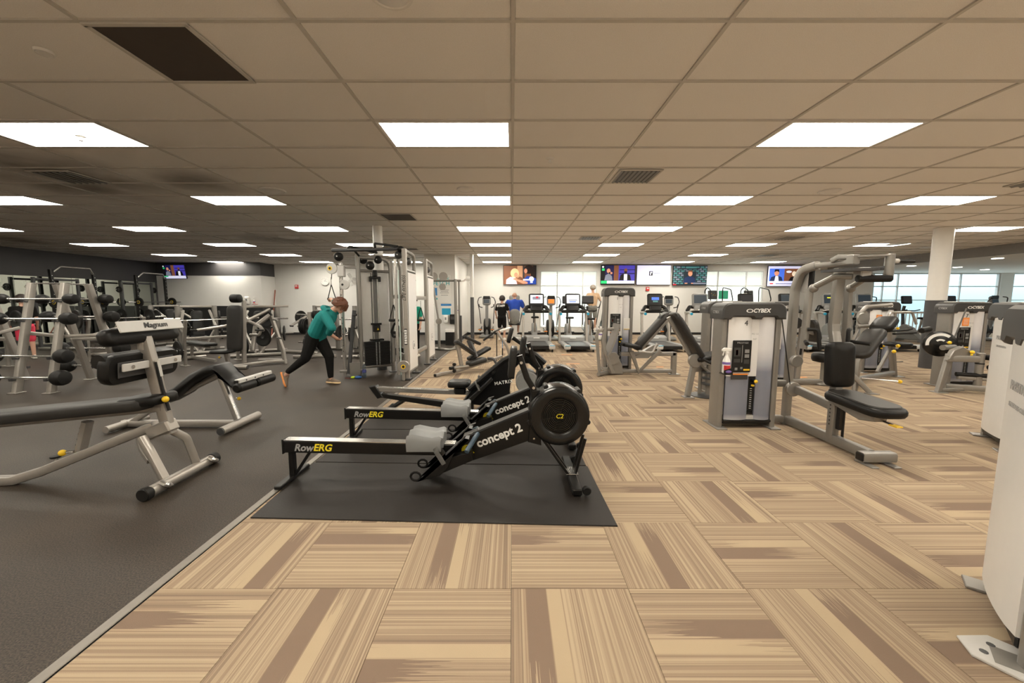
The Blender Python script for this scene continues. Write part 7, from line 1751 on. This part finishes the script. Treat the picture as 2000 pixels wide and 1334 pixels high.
for z in (.09, .22): MB().cyl(W(-1.16, 7.72, z), W(-1.15, 7.76, z), .035, 14).build('wheel', M['plastic'], t)
MB().beam([W(-.24, 8.60, .0), W(-.24, 8.60, .28)], .05, .05, .01, up=(1, 0, 0)).build('rear_leg', M['champ'], t)
MB().tube([W(-.52, 8.35, .25), W(-.40, 8.30, .26), W(-.32, 8.30, .12), W(-.20, 8.30, .08), W(-.02, 8.40, .08)], .03, 10, bend=.08).build('handle_tube', M['iron'], t)
t = thing('strap_stand', 'silver stand with black roller bar and hanging straps behind the rowers', 'exercise stand', (-.05, 9.0, 0))
O = (-.05, 9.0, 0)
MB().beam([W(.0, 9.0, .06), W(-.13, 9.0, .46), W(-.35, 9.0, .78)], .05, .06, .014, bend=.1).build('boom', M['champ'], t)
MB().beam([W(-.10, 8.85, .03), W(.10, 9.15, .03)], .06, .05, .012).build('base_bar', M['champ'], t); MB().beam([W(-.2, 8.4, .03), W(.05, 9.05, .03)], .06, .05, .012).build('base_bar', M['champ'], t)
MB().tube([W(-.66, 8.95, .58), W(-.38, 9.0, .79)], .022, 8).build('roller_bar', M['rubber'], t); MB().tube([W(-.40, 9.0, .78), W(-.20, 9.02, .88)], .02, 8).build('roller_bar', M['iron'], t)
MB().tube([W(-.28, 9.0, .80), W(-.02, 9.0, .87)], .025, 8).build('end_bar', M['white'], t)
MB().beam([W(-.355, 8.98, .76), W(-.35, 8.96, .10)], .022, .012, .003, up=(0, 1, 0)).build('strap', M['rubber'], t)
MB().beam([W(-.22, 8.98, .58), W(-.22, 8.97, .40)], .012, .010, .003, up=(0, 1, 0)).build('strap', M['blue'], t); MB().cyl(W(-.22, 8.97, .22), W(-.22, 8.97, .40), .014, 8).build('strap_grip', M['rubber'], t)
MB().tube([W(-.35, 8.94, .20), W(-.42, 8.94, .10), W(-.35, 8.94, .03), W(-.28, 8.94, .10)], .012, 6, closed=True).build('strap_loop', M['rubber'], t)
# kettlebell-like grip set and clips by the rower
t = thing('strap_clip', 'small silver clip lying near the far rower', 'clip', (-.24, 7.55, 0)); MB().tube([(-.10, .05, .02), (.0, .0, .03), (.14, .06, .02)], .018, 6).build('clip_bar', M['steel'], t); MB().cyl((-.14, -.04, .03), (-.06, .0, .03), .03, 10).build('clip_cap', M['plastic'], t)
# orange tape marks on the carpet
for i, (x, y, w, lb) in enumerate(((3.35, 8.75, .16, 'orange tape mark beside the foot of the leg press'), (1.45, 9.2, .32, 'orange tape mark on the carpet before the leg press'), (1.52, 10.75, .3, 'orange tape mark between the two nearest treadmills'), (5.7, 7.55, .16, 'orange tape mark behind the pulldown machine'), (9.35, 8.05, .25, 'orange tape mark at the foot of the thick column'), (.05, 11.0, .3, 'yellow-orange tape mark behind the rowers'))):
    o = MB().prism(rrect(w, .05, .004), 0, .0016, 'z'); q = o.build('tape_mark', M['orange'], smooth=0); q.location = (x, y, 0); tag(q, lb, 'tape')
# looping floor cable by the column
o = MB().tube([(8.15, 8.45, .008), (7.8, 8.7, .008), (7.75, 9.1, .008), (8.2, 9.4, .008), (8.9, 9.3, .008), (9.6, 9.5, .008)], .009, 6, bend=.2); tag(o.build('power_cable', M['strap']), 'grey power cable looping on the carpet by the thick column', 'cable')
# spray bottle and holder on the back wall, bucket
spray((5.02, 17.12, 1.62), 'white spray bottle on the back wall below the white television'); tag(MB().box((5.02, 17.17, 1.612), (.14, .15, .012), .004).build('bottle_bracket', M['white']), 'white bracket under the bottle on the back wall', 'bracket')
p = thing('notice', 'small green notice on the second window', 'poster', (9.25, 17.235, 1.75)); MB().box((0, 0, 0), (.42, .006, .36)).build('panel', M['green'], p, smooth=0)
p = thing('notice', 'small paper notice on the back wall by the end television', 'poster', (13.6, 17.235, 1.4)); MB().box((0, 0, 0), (.3, .006, .22)).build('panel', M['white'], p, smooth=0)
